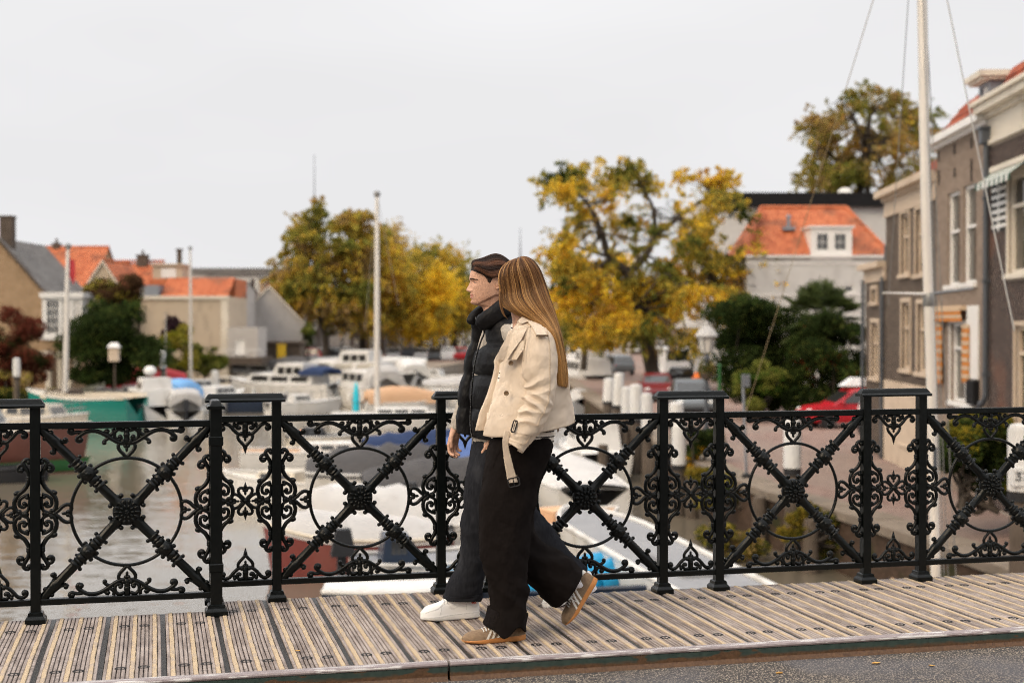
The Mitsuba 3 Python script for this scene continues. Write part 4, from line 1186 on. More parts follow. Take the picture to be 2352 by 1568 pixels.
# striped blinds round the ground floor window, white panel, dark box
o = rect(MA, 2156, 708, 2224, 738)
bl_ = part(hb_, 'blind', xf(cbox(o[0], o[1], -0.16, -0.02, o[3] - 0.06, o[3] + 0.05, 0.01), MA), 'mat_cream_cloth', label='orange and cream striped blind over the window')
n_, w_ = 3, (o[3] - o[2]) / 4
for i in range(4):
    part(bl_, 'stripe', xf(box(o[0], o[1], -0.17 - 0.01 * i, -0.15 - 0.01 * i, o[2] + i * w_, o[2] + (i + 1) * w_ - 0.004), MA), ('mat_orange_cloth', 'mat_cream_cloth')[i % 2])
for (u0, u1, v0, v1) in ((2153, 2170, 740, 880), (2219, 2233, 745, 878)):
    o2 = rect(MA, u0, v0, u1, v1)
    h = (o2[3] - o2[2]) / 14
    for i in range(14):
        j = 0.03 * math.sin(i * 2.2)
        part(bl_, 'stripe', xf(box(o2[0] + j * 0.4, o2[1] + j, -0.10 - 0.01 * (i % 2), -0.07 + 0.004 * (i % 3), o2[2] + i * h, o2[2] + (i + 0.98) * h), MA), ('mat_orange_cloth', 'mat_cream_cloth')[i % 2])
o = rect(MA, 2225, 702, 2250, 870)
part(hb_, 'white_panel', xf(cbox(o[0], o[1], -0.05, -0.003, o[2], o[3], 0.006), MA), 'mat_white_paint')
o = rect(MA, 2232, 874, 2250, 928)
part(hb_, 'meter_box', xf(cbox(o[0], o[1], -0.14, -0.003, o[2], o[3], 0.008), MA), 'mat_black_fascia')
# third house: dark brown brick with sand coloured frames
hc = thing('brick_house', 'dark brown brick house with sand coloured window frames, third of the row behind the mast', 'house')
opC = [rect(MA, 2070, 490, 2089, 630), rect(MA, 2104, 480, 2124, 630), rect(MA, 2072, 694, 2091, 848), rect(MA, 2108, 697, 2128, 856), rect(MA, 2072, 925, 2094, 1020)]
zgC = on(MA, 2090, 440)[1]
part(hc, 'wall', xf(cat([wall(XC + 0.003, XB - 0.003, Zq, zgC, opC, rev=0.15), shell(XC + 0.003, XB - 0.003, 8, Zq, zgC)]), MA), 'mat_brick_brown')
part(hc, 'cornice', cornice(XC - 0.12, XB - 0.04, [(zgC - 0.48, zgC - 0.38, 0.06), (zgC - 0.38, zgC - 0.02, 0.035), (zgC - 0.02, zgC + 0.08, 0.12), (zgC + 0.08, zgC + 0.26, 0.34)], MA), 'mat_trim_sand')
part(hc, 'plinth', xf(box(XC + 0.01, XB - 0.01, -0.05, -0.002, Zq, on(MA, 2090, 882)[1]), MA), 'mat_trim_sand')
e1 = np.array([0, 3.0, 2.0]) / math.hypot(3.0, 2.0)
part(hc, 'roof', xf(cat([tiles((XC, -0.02, zgC + 0.2), (1, 0, 0), e1, lambda s: (0, XB - XC), math.hypot(3, 2), tw=0.25, tl=0.30)]), MA), 'mat_tile_red')
for o in opC:
    window(hc, MA, o, 'mat_trim_sand', 1, (0.62,), 0.08, rev=0.15, surround=0.10)
# low end house
hd = thing('brick_house', 'lower brick house at the far end of the row beside the red car', 'house')
opD = [rect(MA, 2003, 664, 2015, 694), rect(MA, 2002, 740, 2018, 867)]
zgD = on(MA, 2012, 640)[1]
part(hd, 'wall', xf(cat([wall(XD + 0.003, XC - 0.003, Zq, zgD, opD, rev=0.15), shell(XD + 0.003, XC - 0.003, 8, Zq, zgD)]), MA), 'mat_brick_brown')
part(hd, 'cornice', cornice(XD - 0.1, XC - 0.02, [(zgD - 0.10, zgD + 0.30, 0.05), (zgD + 0.30, zgD + 0.48, 0.26)], MA), 'mat_trim_sand')
for o in opD:
    window(hd, MA, o, 'mat_trim_sand', 1, (0.62,), 0.08, rev=0.15, surround=0.10)
part(hd, 'roof_box', xf(cbox(XD + 0.3, XD + 1.5, 0.5, 2.0, zgD + 0.4, zgD + 1.1, 0.03), MA), 'mat_pipe')
part(hd, 'chimney', xf(cat([box(XC - 1.2, XC - 0.3, 0.6, 1.4, zgD, zgD + 1.9), box(XC - 1.26, XC - 0.24, 0.54, 1.46, zgD + 1.901, zgD + 2.0)]), MA), 'mat_brick_tan')
for nm, u, lab in (('drainpipe', 1989, 'thin dark drainpipe at the far corner of the low end house'), ('drainpipe', 2033, 'thin dark drainpipe between the low end house and the dark brown house')):
    k = thing(nm, lab, 'drainpipe')
    x = on(MA, u, 745)[0]
    part(k, 'pipe', xf(tube([[x, -0.1, Zq], [x, -0.1, 0], [x, -0.1, zgD]], 0.055, 8), MA), 'mat_pipe', True)
    part(k, 'bracket', xf(box(x - 0.08, x + 0.08, -0.16, -0.001, 0.4, 0.45), MA), 'mat_pipe')

# ---------------------------------------------------------------- hipped orange roof house and the long dark building behind it
y2 = 80.0
a, b = P(1716, 585, y2), P(2046, 585, y2)
M2 = mat((a[0], y2, 0))
w2, ze2, zr2, d2 = b[0] - a[0], a[2], P(1880, 478, y2 + 4)[2], 8.5
h2 = thing('hipped_house', 'white house with a hipped orange tile roof and a white dormer behind the garden', 'house')
ws = [rect(M2, 1938, 655, 1962, 672)]
part(h2, 'wall', xf(cat([wall(0, w2, Zq, ze2, ws), shell(0, w2, d2, Zq, ze2)]), M2), 'mat_plaster_white')
window(h2, M2, ws[0], 'mat_white_paint', 1, (), 0.08)
part(h2, 'band', xf(cat([box(-0.05, w2 + 0.05, -0.06, -0.002, ze2 - 0.55, ze2 - 0.45), box(-0.1, w2 + 0.1, -0.22, -0.002, ze2 - 0.16, ze2 - 0.03), box(0, w2, -0.05, -0.002, ze2 - 2.3, ze2 - 2.2)]), M2), 'mat_white_paint')
hip = 1.5
Ls = math.hypot(d2 / 2, zr2 - ze2)
es = np.array([0, d2 / 2, zr2 - ze2]) / Ls
TW, TL = 0.335, 0.375
tcurve = []
for x in np.linspace(0, 1, 6):
    h = 0.045 * (0.3 + 0.7 * abs(math.cos(math.pi * (x - 0.15))))
    tcurve.append((x * TW * 0.985, h))
tv = np.array([[x, 0, 0] for x, h in tcurve] + [[x, 0, h + 0.03] for x, h in tcurve] + [[x, TL * 1.1, h - 0.003] for x, h in tcurve])
TILE = mikit.ply((tv, grid_faces(3, 6, False)), 'mat_tile')
rk = part(h2, 'roof', xf(cat([(np.array([[-0.2, -0.15, ze2 - 0.1], [w2 + 0.2, -0.15, ze2 - 0.1], [w2 - hip, d2 / 2, zr2], [hip, d2 / 2, zr2], [-0.2, d2 + 0.1, ze2 - 0.1], [w2 + 0.2, d2 + 0.1, ze2 - 0.1]]), np.array([[0, 1, 2], [0, 2, 3], [1, 5, 2], [5, 4, 3], [5, 3, 2], [4, 0, 3]])),
                             tiles((0, d2, ze2), (0, -1, 0), np.array([hip, 0, zr2 - ze2]) / math.hypot(hip, zr2 - ze2), lambda s: (s * 0.95, d2 - s * 0.95), math.hypot(hip, zr2 - ze2), TW, TL),
                             tube([[hip, d2 / 2, zr2 + 0.05], [w2 - hip, d2 / 2, zr2 + 0.05]], 0.13, 8), tube([[0, 0, ze2 + 0.05], [hip, d2 / 2, zr2 + 0.05]], 0.11, 8), tube([[w2, 0, ze2 + 0.05], [w2 - hip, d2 / 2, zr2 + 0.05]], 0.11, 8)]), M2), 'mat_tile')
n3 = np.cross([1, 0, 0], es)
dr0 = rect(M2, 1862, 524, 1956, 600)
tl_, more = [], []
for i in range(int(Ls / TL)):
    s = i * TL
    f_ = (s + TL / 2) / Ls
    xa, xb = hip * f_, w2 - hip * f_
    for j in range(int((xb - xa) / TW)):
        tl_.append((xa + j * TW, s, i, j))
cx = w2 * 0.55
tl_.sort(key=lambda q: abs(q[0] - cx))
for x, s, i, j in tl_:
    p0 = np.array([x, 0, ze2]) + es * s + n3 * 0.012
    Mt = M2 @ mat(p0, (1, 0, 0), es, n3)
    if len(more) or len([1 for _ in ()]) or TAKEN.issuperset({rk + '__tile_299'}):
        more.append(xf((tv, grid_faces(3, 6, False)), Mt))
    else:
        part(rk, 'tile', TILE, M=Mt)
if more:
    part(rk, 'more_tiles', cat(more), 'mat_tile', kind='stuff')
o = dr0
yd = -0.07
dk = part(h2, 'dormer', xf(cat([wall(o[0], o[1], o[2], o[3], [(o[0] + 0.35, o[0] + 0.95, o[2] + 0.66, o[3] - 0.34), (o[1] - 0.95, o[1] - 0.35, o[2] + 0.66, o[3] - 0.34)], y=yd, rev=0.08), shell(o[0], o[1], 3.4, o[2], o[3], y=yd), box(o[0] - 0.12, o[1] + 0.12, yd - 0.14, yd + 3.2, o[3] + 0.002, o[3] + 0.12)]), M2), 'mat_white_paint')
for x in (o[0] + 0.35, o[1] - 0.95):
    q = part(dk, 'window', xf(box(x, x + 0.60, yd + 0.06, yd + 0.075, o[2] + 0.66, o[3] - 0.34), M2), 'mat_glass')
    TAKEN.discard(q)
    TAKEN.add(q)
    zc = (o[2] + 0.7 + o[3] - 0.42) / 2
    part(dk, 'window_frame', xf(cat([box(x + 0.27, x + 0.30, yd + 0.03, yd + 0.058, o[2] + 0.7, o[3] - 0.42), box(x, x + 0.57, yd + 0.035, yd + 0.055, zc - 0.02, zc + 0.02)]), M2), 'mat_white_paint')
c = P(1811, 520, y2 + 2)
part(h2, 'vent_pipe', cat([xf(lathe([(0.10, 0), (0.10, 0.55), (0.16, 0.58), (0.16, 0.70), (0.02, 0.78)], 10), mat((c[0], c[1], c[2] - 0.1))), xf(box(-0.35, 0.35, -0.3, 0.3, -0.02, 0.16), mat((c[0], c[1], c[2] - 0.2)))]), 'mat_zinc', 40)
# long dark building
y3 = 104.0
a, b = P(1600, 600, y3), P(2070, 600, y3)
h3 = thing('flat_roof_building', 'pale building with a long black roof edge behind the orange hipped roof', 'building')
M3 = mat((a[0], y3, 0))
w3, zf0, zf1 = b[0] - a[0], P(1850, 476, y3)[2], P(1850, 444, y3)[2]
part(h3, 'wall', xf(cat([wall(0, w3, Zq, zf0 + 0.5, [rect(M3, 1775, 492, 1800, 520)]), shell(0, w3, 12, Zq, zf0 + 0.5)]), M3), 'mat_plaster_white')
window(h3, M3, rect(M3, 1775, 492, 1800, 520), 'mat_white_paint', 2, (), 0.08)
part(h3, 'fascia', xf(box(P(1636, 450, y3)[0] - a[0], w3 + 0.5, -0.6, 13, zf0, zf1), M3), 'mat_black_fascia')
c = P(1941, 446, y3 + 2)
part(h3, 'roof_dome', xf(lathe([(0.62, -0.1), (0.62, 0.12), (0.52, 0.38), (0.28, 0.55), (0.01, 0.60)], 16), mat((c[0], c[1], zf1))), 'mat_white_paint', True)
for u in (1690, 1985):
    c = P(u, 440, y3 + 4)
    part(h3, 'roof_vent', xf(lathe([(0.09, 0), (0.09, 0.5), (0.14, 0.52), (0.02, 0.66)], 8), mat((c[0], c[1], zf1))), 'mat_zinc', 40)

# ---------------------------------------------------------------- left bank
yl = 88.0
def local(u, y, z=0.0):
    return mat((P(u, 745, y)[0], y, z))


M = local(-120, yl)
wl = P(103, 745, yl)[0] - M[0, 3]
zz = lambda v, y: P(500, v, y)[2]
hl = thing('brick_gable_house', 'tan brick house with a grey slate roof and white bay window at the left edge', 'house')
zap, zev = zz(545, yl), zz(674, yl)
part(hl, 'wall', xf(cat([quad((0, 0, Zw), (wl, 0, Zw), (wl, 0, zev), (0, 0, zev)), (np.array([[0, 0, zev], [wl, 0, zev], [wl * 0.50, 0, zap]]), np.array([[0, 1, 2]])), shell(0, wl, 9, Zw, zev)]), M), 'mat_brick_gable')
xr = wl * 0.50
L = math.hypot(wl - xr + 0.35, zap - zev + 0.3)
e = np.array([-(wl - xr + 0.35), 0, zap - zev + 0.3]) / L
rf = part(hl, 'roof', xf(cat([tiles((wl + 0.35, -0.10, zev - 0.3), (0, 1, 0), e, lambda s: (0, 9.2), L, 0.3, 0.28, 0.012), tiles((-0.35, 9.1, zev - 0.3), (0, -1, 0), e * [-1, 1, 1], lambda s: (0, 9.2), L, 0.3, 0.28, 0.012)]), M), 'mat_slate')
part(rf, 'verge', xf(tube([[wl + 0.35, -0.12, zev - 0.3], [xr, -0.12, zap + 0.05]], 0.10, 6), M), 'mat_brick_brown')
c = P(2, 540, yl)
part(hl, 'chimney', cat([box(c[0] - 0.45, c[0] + 0.30, yl + 1, yl + 1.8, zap - 1.8, zap + 1.3), box(c[0] - 0.5, c[0] + 0.35, yl + 0.95, yl + 1.85, zap + 1.301, zap + 1.42)]), 'mat_brick_brown')
# bay window on struts
ob = rect(M, 101, 672, 192, 780)
by = part(hl, 'bay_window', xf(cat([box(ob[0], ob[1] - 0.02, -0.3, 2.2, zz(805, yl), zz(778, yl))]), M), 'mat_brick_gable', label='white bay window with small panes carried on timber struts over the water')
zt, zb_ = zz(688, yl), zz(768, yl)
ops_ = [rect(M, 112, 690, 138, 765), rect(M, 146, 690, 166, 765), rect(M, 172, 690, 188, 765)]
part(by, 'casing', xf(cat([wall(ob[0], ob[1], zz(778, yl), zt + 0.1, ops_, y=-0.35, rev=0.10), shell(ob[0], ob[1], 2.4, zz(778, yl), zt + 0.1, y=-0.35), box(ob[0] - 0.12, ob[1] + 0.12, -0.5, 2.1, zt + 0.102, zz(672, yl)), box(ob[0] - 0.1, ob[1] + 0.1, -0.45, -0.352, zz(780, yl), zz(772, yl))]), M), 'mat_white_paint')
for i, o in enumerate(ops_):
    g_ = []
    for j in range(1, 3):
        x = o[0] + (o[1] - o[0]) * j / 3
        g_.append(box(x - 0.022, x + 0.022, -0.30, -0.262, o[2], o[3]))
    for j in range(1, 4):
        z = o[2] + (o[3] - o[2]) * j / 4
        g_.append(box(o[0], o[1], -0.305, -0.264, z - 0.022, z + 0.022))
    part(by, 'pane', xf(box(o[0], o[1], -0.26, -0.25, o[2], o[3]), M), 'mat_glass' if i == 0 else 'mat_curtain')
    part(by, 'glazing_bars', xf(cat(g_), M), 'mat_white_paint')
zs = zz(806, yl)
part(by, 'strut', xf(cat([box(ob[0] + 0.15, ob[0] + 0.45, -0.25, 0.05, Zw, zs), box(ob[0] + 0.9, ob[0] + 1.15, -0.25, 0.05, Zw, zs), tube([[ob[0] + 1.3, -0.1, Zw + 0.3], [ob[1] - 0.35, -0.1, zs - 0.4]], 0.13, 6), box(ob[0] - 0.2, ob[1], -0.33, 2.0, zs - 0.35, zs - 0.002)]), M), 'mat_trim')
# orange roofs behind
y = 118
gable_house('orange_roof_house', 'large house with a high orange tile roof and white verges behind the bay window house', local(30, y), P(212, 745, y)[0] - P(30, 745, y)[0], 9, Zw, zz(655, y), zz(568, y + 4.5), 'x', 'mat_brick_gable', 'mat_tile', chimney=[(2.2, 4.5, zz(555, y), 0.3)])
y = 112
gable_house('orange_roof_house', 'house with an orange gable roof edged in white, right of the red flag', local(168, y), P(212, 745, y)[0] - P(168, 745, y)[0] + 3.2, 8, Zw, zz(700, y), zz(597, y), 'y', 'mat_plaster_tan', 'mat_tile')
y = 124
gable_house('orange_roof_house', 'orange roofed house with a stub chimney behind the brown leaved tree', local(205, y), P(345, 745, y)[0] - P(205, 745, y)[0], 9, Zw, zz(690, y), zz(600, y + 4), 'x', 'mat_plaster_tan', 'mat_tile', chimney=[(3.6, 4.2, zz(583, y), 0.45)])
y = 113
M = local(322, y)
wt = P(524, 745, y)[0] - M[0, 3]
ht = thing('tan_house', 'long tan plastered house with an orange roof and a roof terrace on the left bank', 'house')
zr_, ze_ = zz(640, y), zz(681, y)
part(ht, 'wall', xf(cat([wall(0, wt, Zw, ze_, []), shell(0, wt, 8, Zw, ze_)]), M), 'mat_plaster_tan')
part(ht, 'band', xf(cat([box(-0.1, wt + 0.1, -0.18, -0.002, ze_ - 0.22, ze_ + 0.05), box(wt - 0.55, wt + 0.02, -0.06, -0.003, Zw, ze_ - 0.23)]), M), 'mat_trim')
Lr = math.hypot(3.0, zr_ - ze_ + 0.2)
part(ht, 'roof', xf(cat([tiles((1.6, 0.0, ze_), (1, 0, 0), np.array([0, 3.0, zr_ - ze_ + 0.2]) / Lr, lambda s: (0, wt - 1.6), Lr, 0.28, 0.3), box(0, wt, 3.0, 7.9, ze_, zr_ + 0.1)]), M), 'mat_tile')
part(ht, 'roof_light', xf(box(-0.3, 1.5, -0.1, 2.4, ze_ + 0.06, ze_ + 0.9), M), 'mat_zinc')
rd = part(ht, 'dormer', xf(cat([box(0.2, 2.6, 3.2, 6.0, zr_ - 0.3, zr_ + 1.15), box(0.05, 2.75, 3.0, 6.1, zr_ + 1.152, zr_ + 1.32)]), M), 'mat_plaster_tan')
part(rd, 'window', xf(box(0.9, 2.1, 3.15, 3.19, zr_ + 0.2, zr_ + 0.9), M), 'mat_white_paint')
part(ht, 'chimney', xf(cat([box(1.7, 2.05, 5.2, 5.55, zr_, zr_ + 2.5), box(1.62, 2.13, 5.1, 5.6, zr_ + 2.502, zr_ + 2.65)]), M), 'mat_wood_dark')
y = 121
gable_house('small_house', 'narrow grey house with a white porch between the tan house and the grey gable', local(521, y), P(556, 745, y)[0] - P(521, 745, y)[0], 7, Zw, zz(672, y), zz(648, y), 'x', 'mat_plaster_grey', 'mat_slate', ops=[rect(local(521, y), 528, 700, 545, 740)])
y = 127
Mg = local(540, y) @ rz(math.radians(11))
wg = P(694, 745, y)[0] - Mg[0, 3]
gable_house('grey_gable_house', 'plain grey plastered gable end with white verges left of the tall trees', Mg, wg, 12, Zw, zz(738, y), zz(655, y), 'y', 'mat_plaster_grey', 'mat_tile_red', ops=[], over=0.2)
y = 122
Ms = local(577, y)
sd = thing('timber_shed', 'low dark timber shed in front of the grey gable', 'shed')
wsd = P(690, 745, y)[0] - Ms[0, 3]
part(sd, 'wall', xf(cat([box(i * 0.3, i * 0.3 + 0.285, -0.02 * (i % 2), 3, Zw + 1.2, zz(790, y)) for i in range(int(wsd / 0.3))]), Ms), 'mat_wood_dark')
part(sd, 'roof', xf(box(-0.2, wsd + 0.2, -0.3, 3.2, zz(790, y) + 0.003, zz(784, y) + 0.003), Ms), 'mat_wood_dark')
wh = thing('boat_house', 'small white harbour office on a dark landing stage', 'building')
y = 112
Mh = local(522, y)
ww = P(592, 745, y)[0] - Mh[0, 3]
oo = [rect(Mh, 540, 780, 562, 812)]
part(wh, 'wall', xf(cat([wall(0, ww, zz(820, y), zz(752, y), oo), shell(0, ww, 4, zz(820, y), zz(752, y))]), Mh), 'mat_plaster_grey')
window(wh, Mh, oo[0], 'mat_white_paint', 1, (), 0.1, glass='mat_white_paint')
part(wh, 'landing', xf(box(-0.4, ww + 0.5, -1.2, 4.2, zz(836, y), zz(820, y) - 0.003), Mh), 'mat_wood_dark')
part(wh, 'railing', xf(cat([tube([[-0.4, -1.15, zz(803, y)], [ww + 0.5, -1.15, zz(803, y)]], 0.025, 5)] + [tube([[x, -1.15, zz(820, y)], [x, -1.15, zz(803, y)]], 0.025, 5) for x in np.linspace(-0.4, ww + 0.5, 7)]), Mh), 'mat_white_paint')
y = 168
M = local(470, y)
gable_house('white_block', 'pale modern block with a flat roof on the skyline above the tan house', M, P(600, 745, y)[0] - M[0, 3], 12, Zw, zz(632, y), zz(628, y), 'x', 'mat_plaster_white', 'mat_slate', ops=[rect(M, 575, 640, 586, 668)], verge=False, cat_='building', cols=1, bars=())
M = local(596, y)
gable_house('brick_block', 'reddish brick block with a grey attic just left of the tall trees', M, P(660, 745, y)[0] - M[0, 3], 10, Zw, zz(640, y), zz(634, y), 'x', 'mat_brick_gable', 'mat_slate', ops=[rect(M, 606, 648, 622, 672)], verge=False, cat_='building', cols=1, bars=())
y = 230
M = local(395, y)
gable_house('hall', 'long low grey roof on the skyline at the left', M, P(660, 745, y)[0] - M[0, 3], 20, Zw, zz(628, y), zz(612, y), 'x', 'mat_plaster_grey', 'mat_slate', verge=False, cat_='building', win=False)
# houses at the far end of the harbour, seen under the trees
rf_ = np.random.RandomState(9)
u = 655
wm = ['mat_brick_brown', 'mat_plaster_grey', 'mat_brick_dark', 'mat_brick_tan', 'mat_brick_dark', 'mat_plaster_white', 'mat_brick_brown', 'mat_plaster_tan']
wd = ['dark brown', 'grey', 'black brown', 'tan brick', 'dark brick', 'white', 'brown brick', 'cream']
ii = 0
while u < 1760:
    y = 186 + rf_.uniform(-2, 2)
    wpx = rf_.uniform(62, 96)
    M = local(u, y)
    w = P(u + wpx, 745, y)[0] - M[0, 3] - 0.05
    zt_ = rf_.uniform(3.0, 7.0) if u < 1120 else rf_.uniform(1.5, 4.5)
    ops = []
    nw = int(w / 1.45)
    for fl in (-1.9, 0.9, 3.7):
        for j in range(nw):
            if fl + 1.9 < zt_:
                x = (j + 0.5) * w / nw
                ops.append((x - 0.45, x + 0.45, fl, fl + 1.75))
    side = 'left of' if u < 1150 else 'right of'
    nth = ['first', 'second', 'third', 'fourth', 'fifth', 'sixth', 'seventh', 'eighth', 'ninth', 'tenth', 'eleventh', 'twelfth', 'thirteenth', 'fourteenth', 'fifteenth', 'sixteenth', 'seventeenth', 'eighteenth', 'nineteenth', 'twentieth']
    gable_house('canal_house', f'{wd[ii % 8]} canal house at the harbour end, {nth[ii]} from the left of its row', M, w, 9, Zq - 0.1, zt_, zt_ + rf_.uniform(1.0, 2.4), 'x', wm[ii % 8], 'mat_slate', ops=ops, group='canal houses at the harbour end', cols=2, bars=(0.6,), verge=False, tl=0.5, fw=0.11)
    u += wpx
    ii += 1
# spires on the skyline
for u, v0, v1, y, wpx, lab in ((722, 372, 520, 420, 5, 'thin grey spire on the skyline above the tall golden tree'), (1195, 540, 640, 420, 9, 'faint pale spire on the skyline between the two heads')):
    k = thing('church_spire', lab, 'spire')
    c, z1, z0, r = P(u, v0, y), P(u, v0, y)[2], P(u, v1, y)[2], wpx / 2 * y / FPX
    part(k, 'spire', xf(lathe([(r, z0 - 20), (r, z0), (r * 0.95, z0 + (z1 - z0) * 0.45), (r * 0.55, z0 + (z1 - z0) * 0.5), (0.10, z1)], 8), mat((c[0], y, 0))), 'mat_zinc')
    part(k, 'finial', xf(tube([[0, 0, z1], [0, 0, z1 + 2]], 0.12, 6), mat((c[0], y, 0))), 'mat_zinc')

# houses on the street behind the photographer, which the black paint of the railing mirrors
for i, (x, w_, h_, m_) in enumerate(((-27, 13, 7.0, 'mat_brick_dark'), (-13.9, 14, 8.2, 'mat_brick_brown'), (0.2, 13, 7.4, 'mat_brick_dark'), (13.3, 14, 7.8, 'mat_brick_brown'))):
    M = mat((x + w_, -13.5, -0.1), (-1, 0, 0), (0, -1, 0), Z_AX)
    gable_house('street_house', ('dark', 'brown', 'second dark', 'second brown')[i] + ' brick house on the street behind the bridge', M, w_, 9, 0, h_ - 1.6, h_ + 0.6, 'x', m_, 'mat_slate', ops=[(a_, a_ + 1.1, z_, z_ + 1.8) for a_ in (1.2, 4.0, 6.8, 9.6) for z_ in (0.9, 3.6)], verge=False)
# ================================================================ boats, posts, masts, vehicles
bs('mat_hull_white', rough_fn((0.54, 0.525, 0.50), (0.62, 0.61, 0.59), 1.2, (0.40, 0.37, 0.32)), 0.3, 0.5)
bs('mat_hull_cream', rough_fn((0.50, 0.445, 0.36), (0.58, 0.525, 0.44), 1.2, (0.38, 0.33, 0.27)), 0.35, 0.5)
bs('mat_deck_white', rough_fn((0.52, 0.51, 0.495), (0.62, 0.61, 0.595), 2.5, (0.38, 0.36, 0.33)), 0.6, 0.4)
bs('mat_deck_grey', rough_fn((0.20, 0.205, 0.22), (0.27, 0.275, 0.29), 2.5), 0.7, 0.35)
bs('mat_teak', rough_fn((0.36, 0.205, 0.105), (0.50, 0.31, 0.18), 4), 0.6, 0.4)
bs('mat_hull_maroon', rough_fn((0.105, 0.040, 0.030), (0.15, 0.062, 0.048), 1.5), 0.4, 0.5)
bs('mat_hull_red', rough_fn((0.115, 0.020, 0.016), (0.165, 0.034, 0.026), 1.5), 0.4, 0.5)
bs('mat_hull_green', (0.020, 0.115, 0.030), 0.35, 0.5)
bs('mat_hull_turquoise', rough_fn((0.004, 0.155, 0.130), (0.010, 0.200, 0.165), 0.8), 0.3, 0.5)
bs('mat_hull_navy', (0.012, 0.022, 0.045), 0.3, 0.5)
bs('mat_hull_black', (0.012, 0.013, 0.016), 0.5, 0.4)
bs('mat_cover_navy', rough_fn((0.014, 0.026, 0.075), (0.030, 0.050, 0.115), 3), 0.85, 0.2)
bs('mat_cover_blue', rough_fn((0.045, 0.085, 0.22), (0.085, 0.135, 0.30), 3), 0.8, 0.2)
bs('mat_cover_sky', rough_fn((0.12, 0.30, 0.60), (0.22, 0.42, 0.70), 3), 0.8, 0.2)
bs('mat_cover_grey', rough_fn((0.055, 0.053, 0.055), (0.095, 0.092, 0.095), 3), 0.85, 0.2)
bs('mat_cover_pale', rough_fn((0.40, 0.39, 0.385), (0.50, 0.49, 0.48), 1.5, (0.31, 0.30, 0.29)), 0.85, 0.2)
bs('mat_cover_tan', rough_fn((0.46, 0.28, 0.165), (0.58, 0.38, 0.245), 3), 0.85, 0.2)
bs('mat_cover_red', rough_fn((0.34, 0.030, 0.040), (0.44, 0.055, 0.060), 3), 0.8, 0.2)
bs('mat_tube_blue', (0.010, 0.265, 0.52), 0.45, 0.4)
bs('mat_cyan', (0.02, 0.47, 0.60), 0.4, 0.5)
bs('mat_rubber', (0.018, 0.018, 0.020), 0.7, 0.3)
bs('mat_fender', (0.72, 0.72, 0.70), 0.5, 0.4)
bs('mat_orange', (0.72, 0.155, 0.015), 0.5, 0.4)
bs('mat_alu', rough_fn((0.58, 0.545, 0.50), (0.68, 0.645, 0.60), 3), 0.42, 0.5, metallic=0.25)
bs('mat_wire', (0.22, 0.22, 0.22), 0.4, 0.5, metallic=0.5)
bs('mat_rope', (0.30, 0.24, 0.15), 0.9, 0.2)
bs('mat_pile', rough_fn((0.060, 0.048, 0.038), (0.135, 0.108, 0.088), 3.0), 0.9, 0.2)
bs('mat_sleeve', rough_fn((0.54, 0.535, 0.525), (0.63, 0.625, 0.615), 1.6, (0.50, 0.48, 0.44)), 0.5, 0.4)


def hull_at(L, B, H, x, bow=0.45, sheer=0.25, transom=0.82):
    "half beam and gunwale height along the boat, x from 0 (stern) to 1 (bow)"
    b = np.where(x < 1 - bow, transom + (1 - transom) * np.sin(np.clip(x / (1 - bow), 0, 1) * np.pi / 2), np.cos(np.clip((x - (1 - bow)) / bow, 0, 1) * np.pi / 2) ** 0.75)
    return 0.5 * B * np.maximum(b, 0.012), H * (1 + sheer * (2.2 * (x - 0.35) ** 2 + 0.6 * np.maximum(x - 0.5, 0)))


def hull_mesh(L, B, H, z_lo=-0.35, z_hi=None, out=0.0, n=26, **kw):
    x = np.linspace(0, 1, n)
    hb, gz = hull_at(L, B, H, x, **kw)
    rows = []
    for t, k in ((0.0, 0.58), (0.25, 0.80), (0.5, 0.91), (0.8, 0.985), (1.0, 1.0)):
        z = z_lo + (gz * (1 if z_hi is None else z_hi) - z_lo) * t
        xx = (x - 0.5) * L + (t - 1) * 0.10 * H * np.clip((x - 0.6) / 0.4, 0, 1) * 3
        rows.append(np.stack([xx, hb * k + out, z], 1))
    P_ = np.array(rows)                               # 5 x n
    left = P_ * [1, -1, 1]
    sect = np.concatenate([P_[::-1], left], 0).transpose(1, 0, 2)   # n x 10
    m = sect.reshape(-1, 3), grid_faces(n, 10, False)
    stern = sect[0]
    c = stern.mean(0)
    v = np.vstack([m[0], c])
    f = np.vstack([m[1], [[len(v) - 1, j + 1, j] for j in range(9)]])
    return v, f


def deck_mesh(L, B, H, dz=-0.04, n=26, camber=0.03, x0=0.0, x1=1.0, inset=0.03, **kw):
    x = np.linspace(x0, x1, n)
    hb, gz = hull_at(L, B, H, x, **kw)
    rows = [np.stack([(x - 0.5) * L, k * np.maximum(hb - inset, 0.004), gz + dz + camber * (1 - k * k)], 1) for k in (-1, -0.5, 0, 0.5, 1)]
    v = np.array(rows).transpose(1, 0, 2)
    return v.reshape(-1, 3), grid_faces(n, 5, False)


def rail_strip(L, B, H, r=0.035, **kw):
    x = np.linspace(0, 1, 30)
    hb, gz = hull_at(L, B, H, x, **kw)
    p = np.vstack([np.stack([(x - 0.5) * L, hb, gz], 1), np.stack([(x - 0.5) * L, -hb, gz], 1)[::-1]])
    return tube(p, r, 6)


def cabin_mesh(x0, x1, w, z0, z1, rake0=0.15, rake1=0.5, taper=0.85, c=0.06):
    pts = []
    for x, z, k in ((x0, z0, 1), (x1, z0, 1), (x0 + rake0, z1, taper), (x1 - rake1, z1, taper)):
        for s in (1, -1):
            for dx, dy, dz in ((c, 0, 0), (0, c, 0), (0, 0, c if z == z1 else 0)):
                sx = 1 if x in (x0, x0 + rake0) else -1
                pts.append((x + sx * dx, s * (w / 2 * k - dy), z - dz))
    return hull(pts)


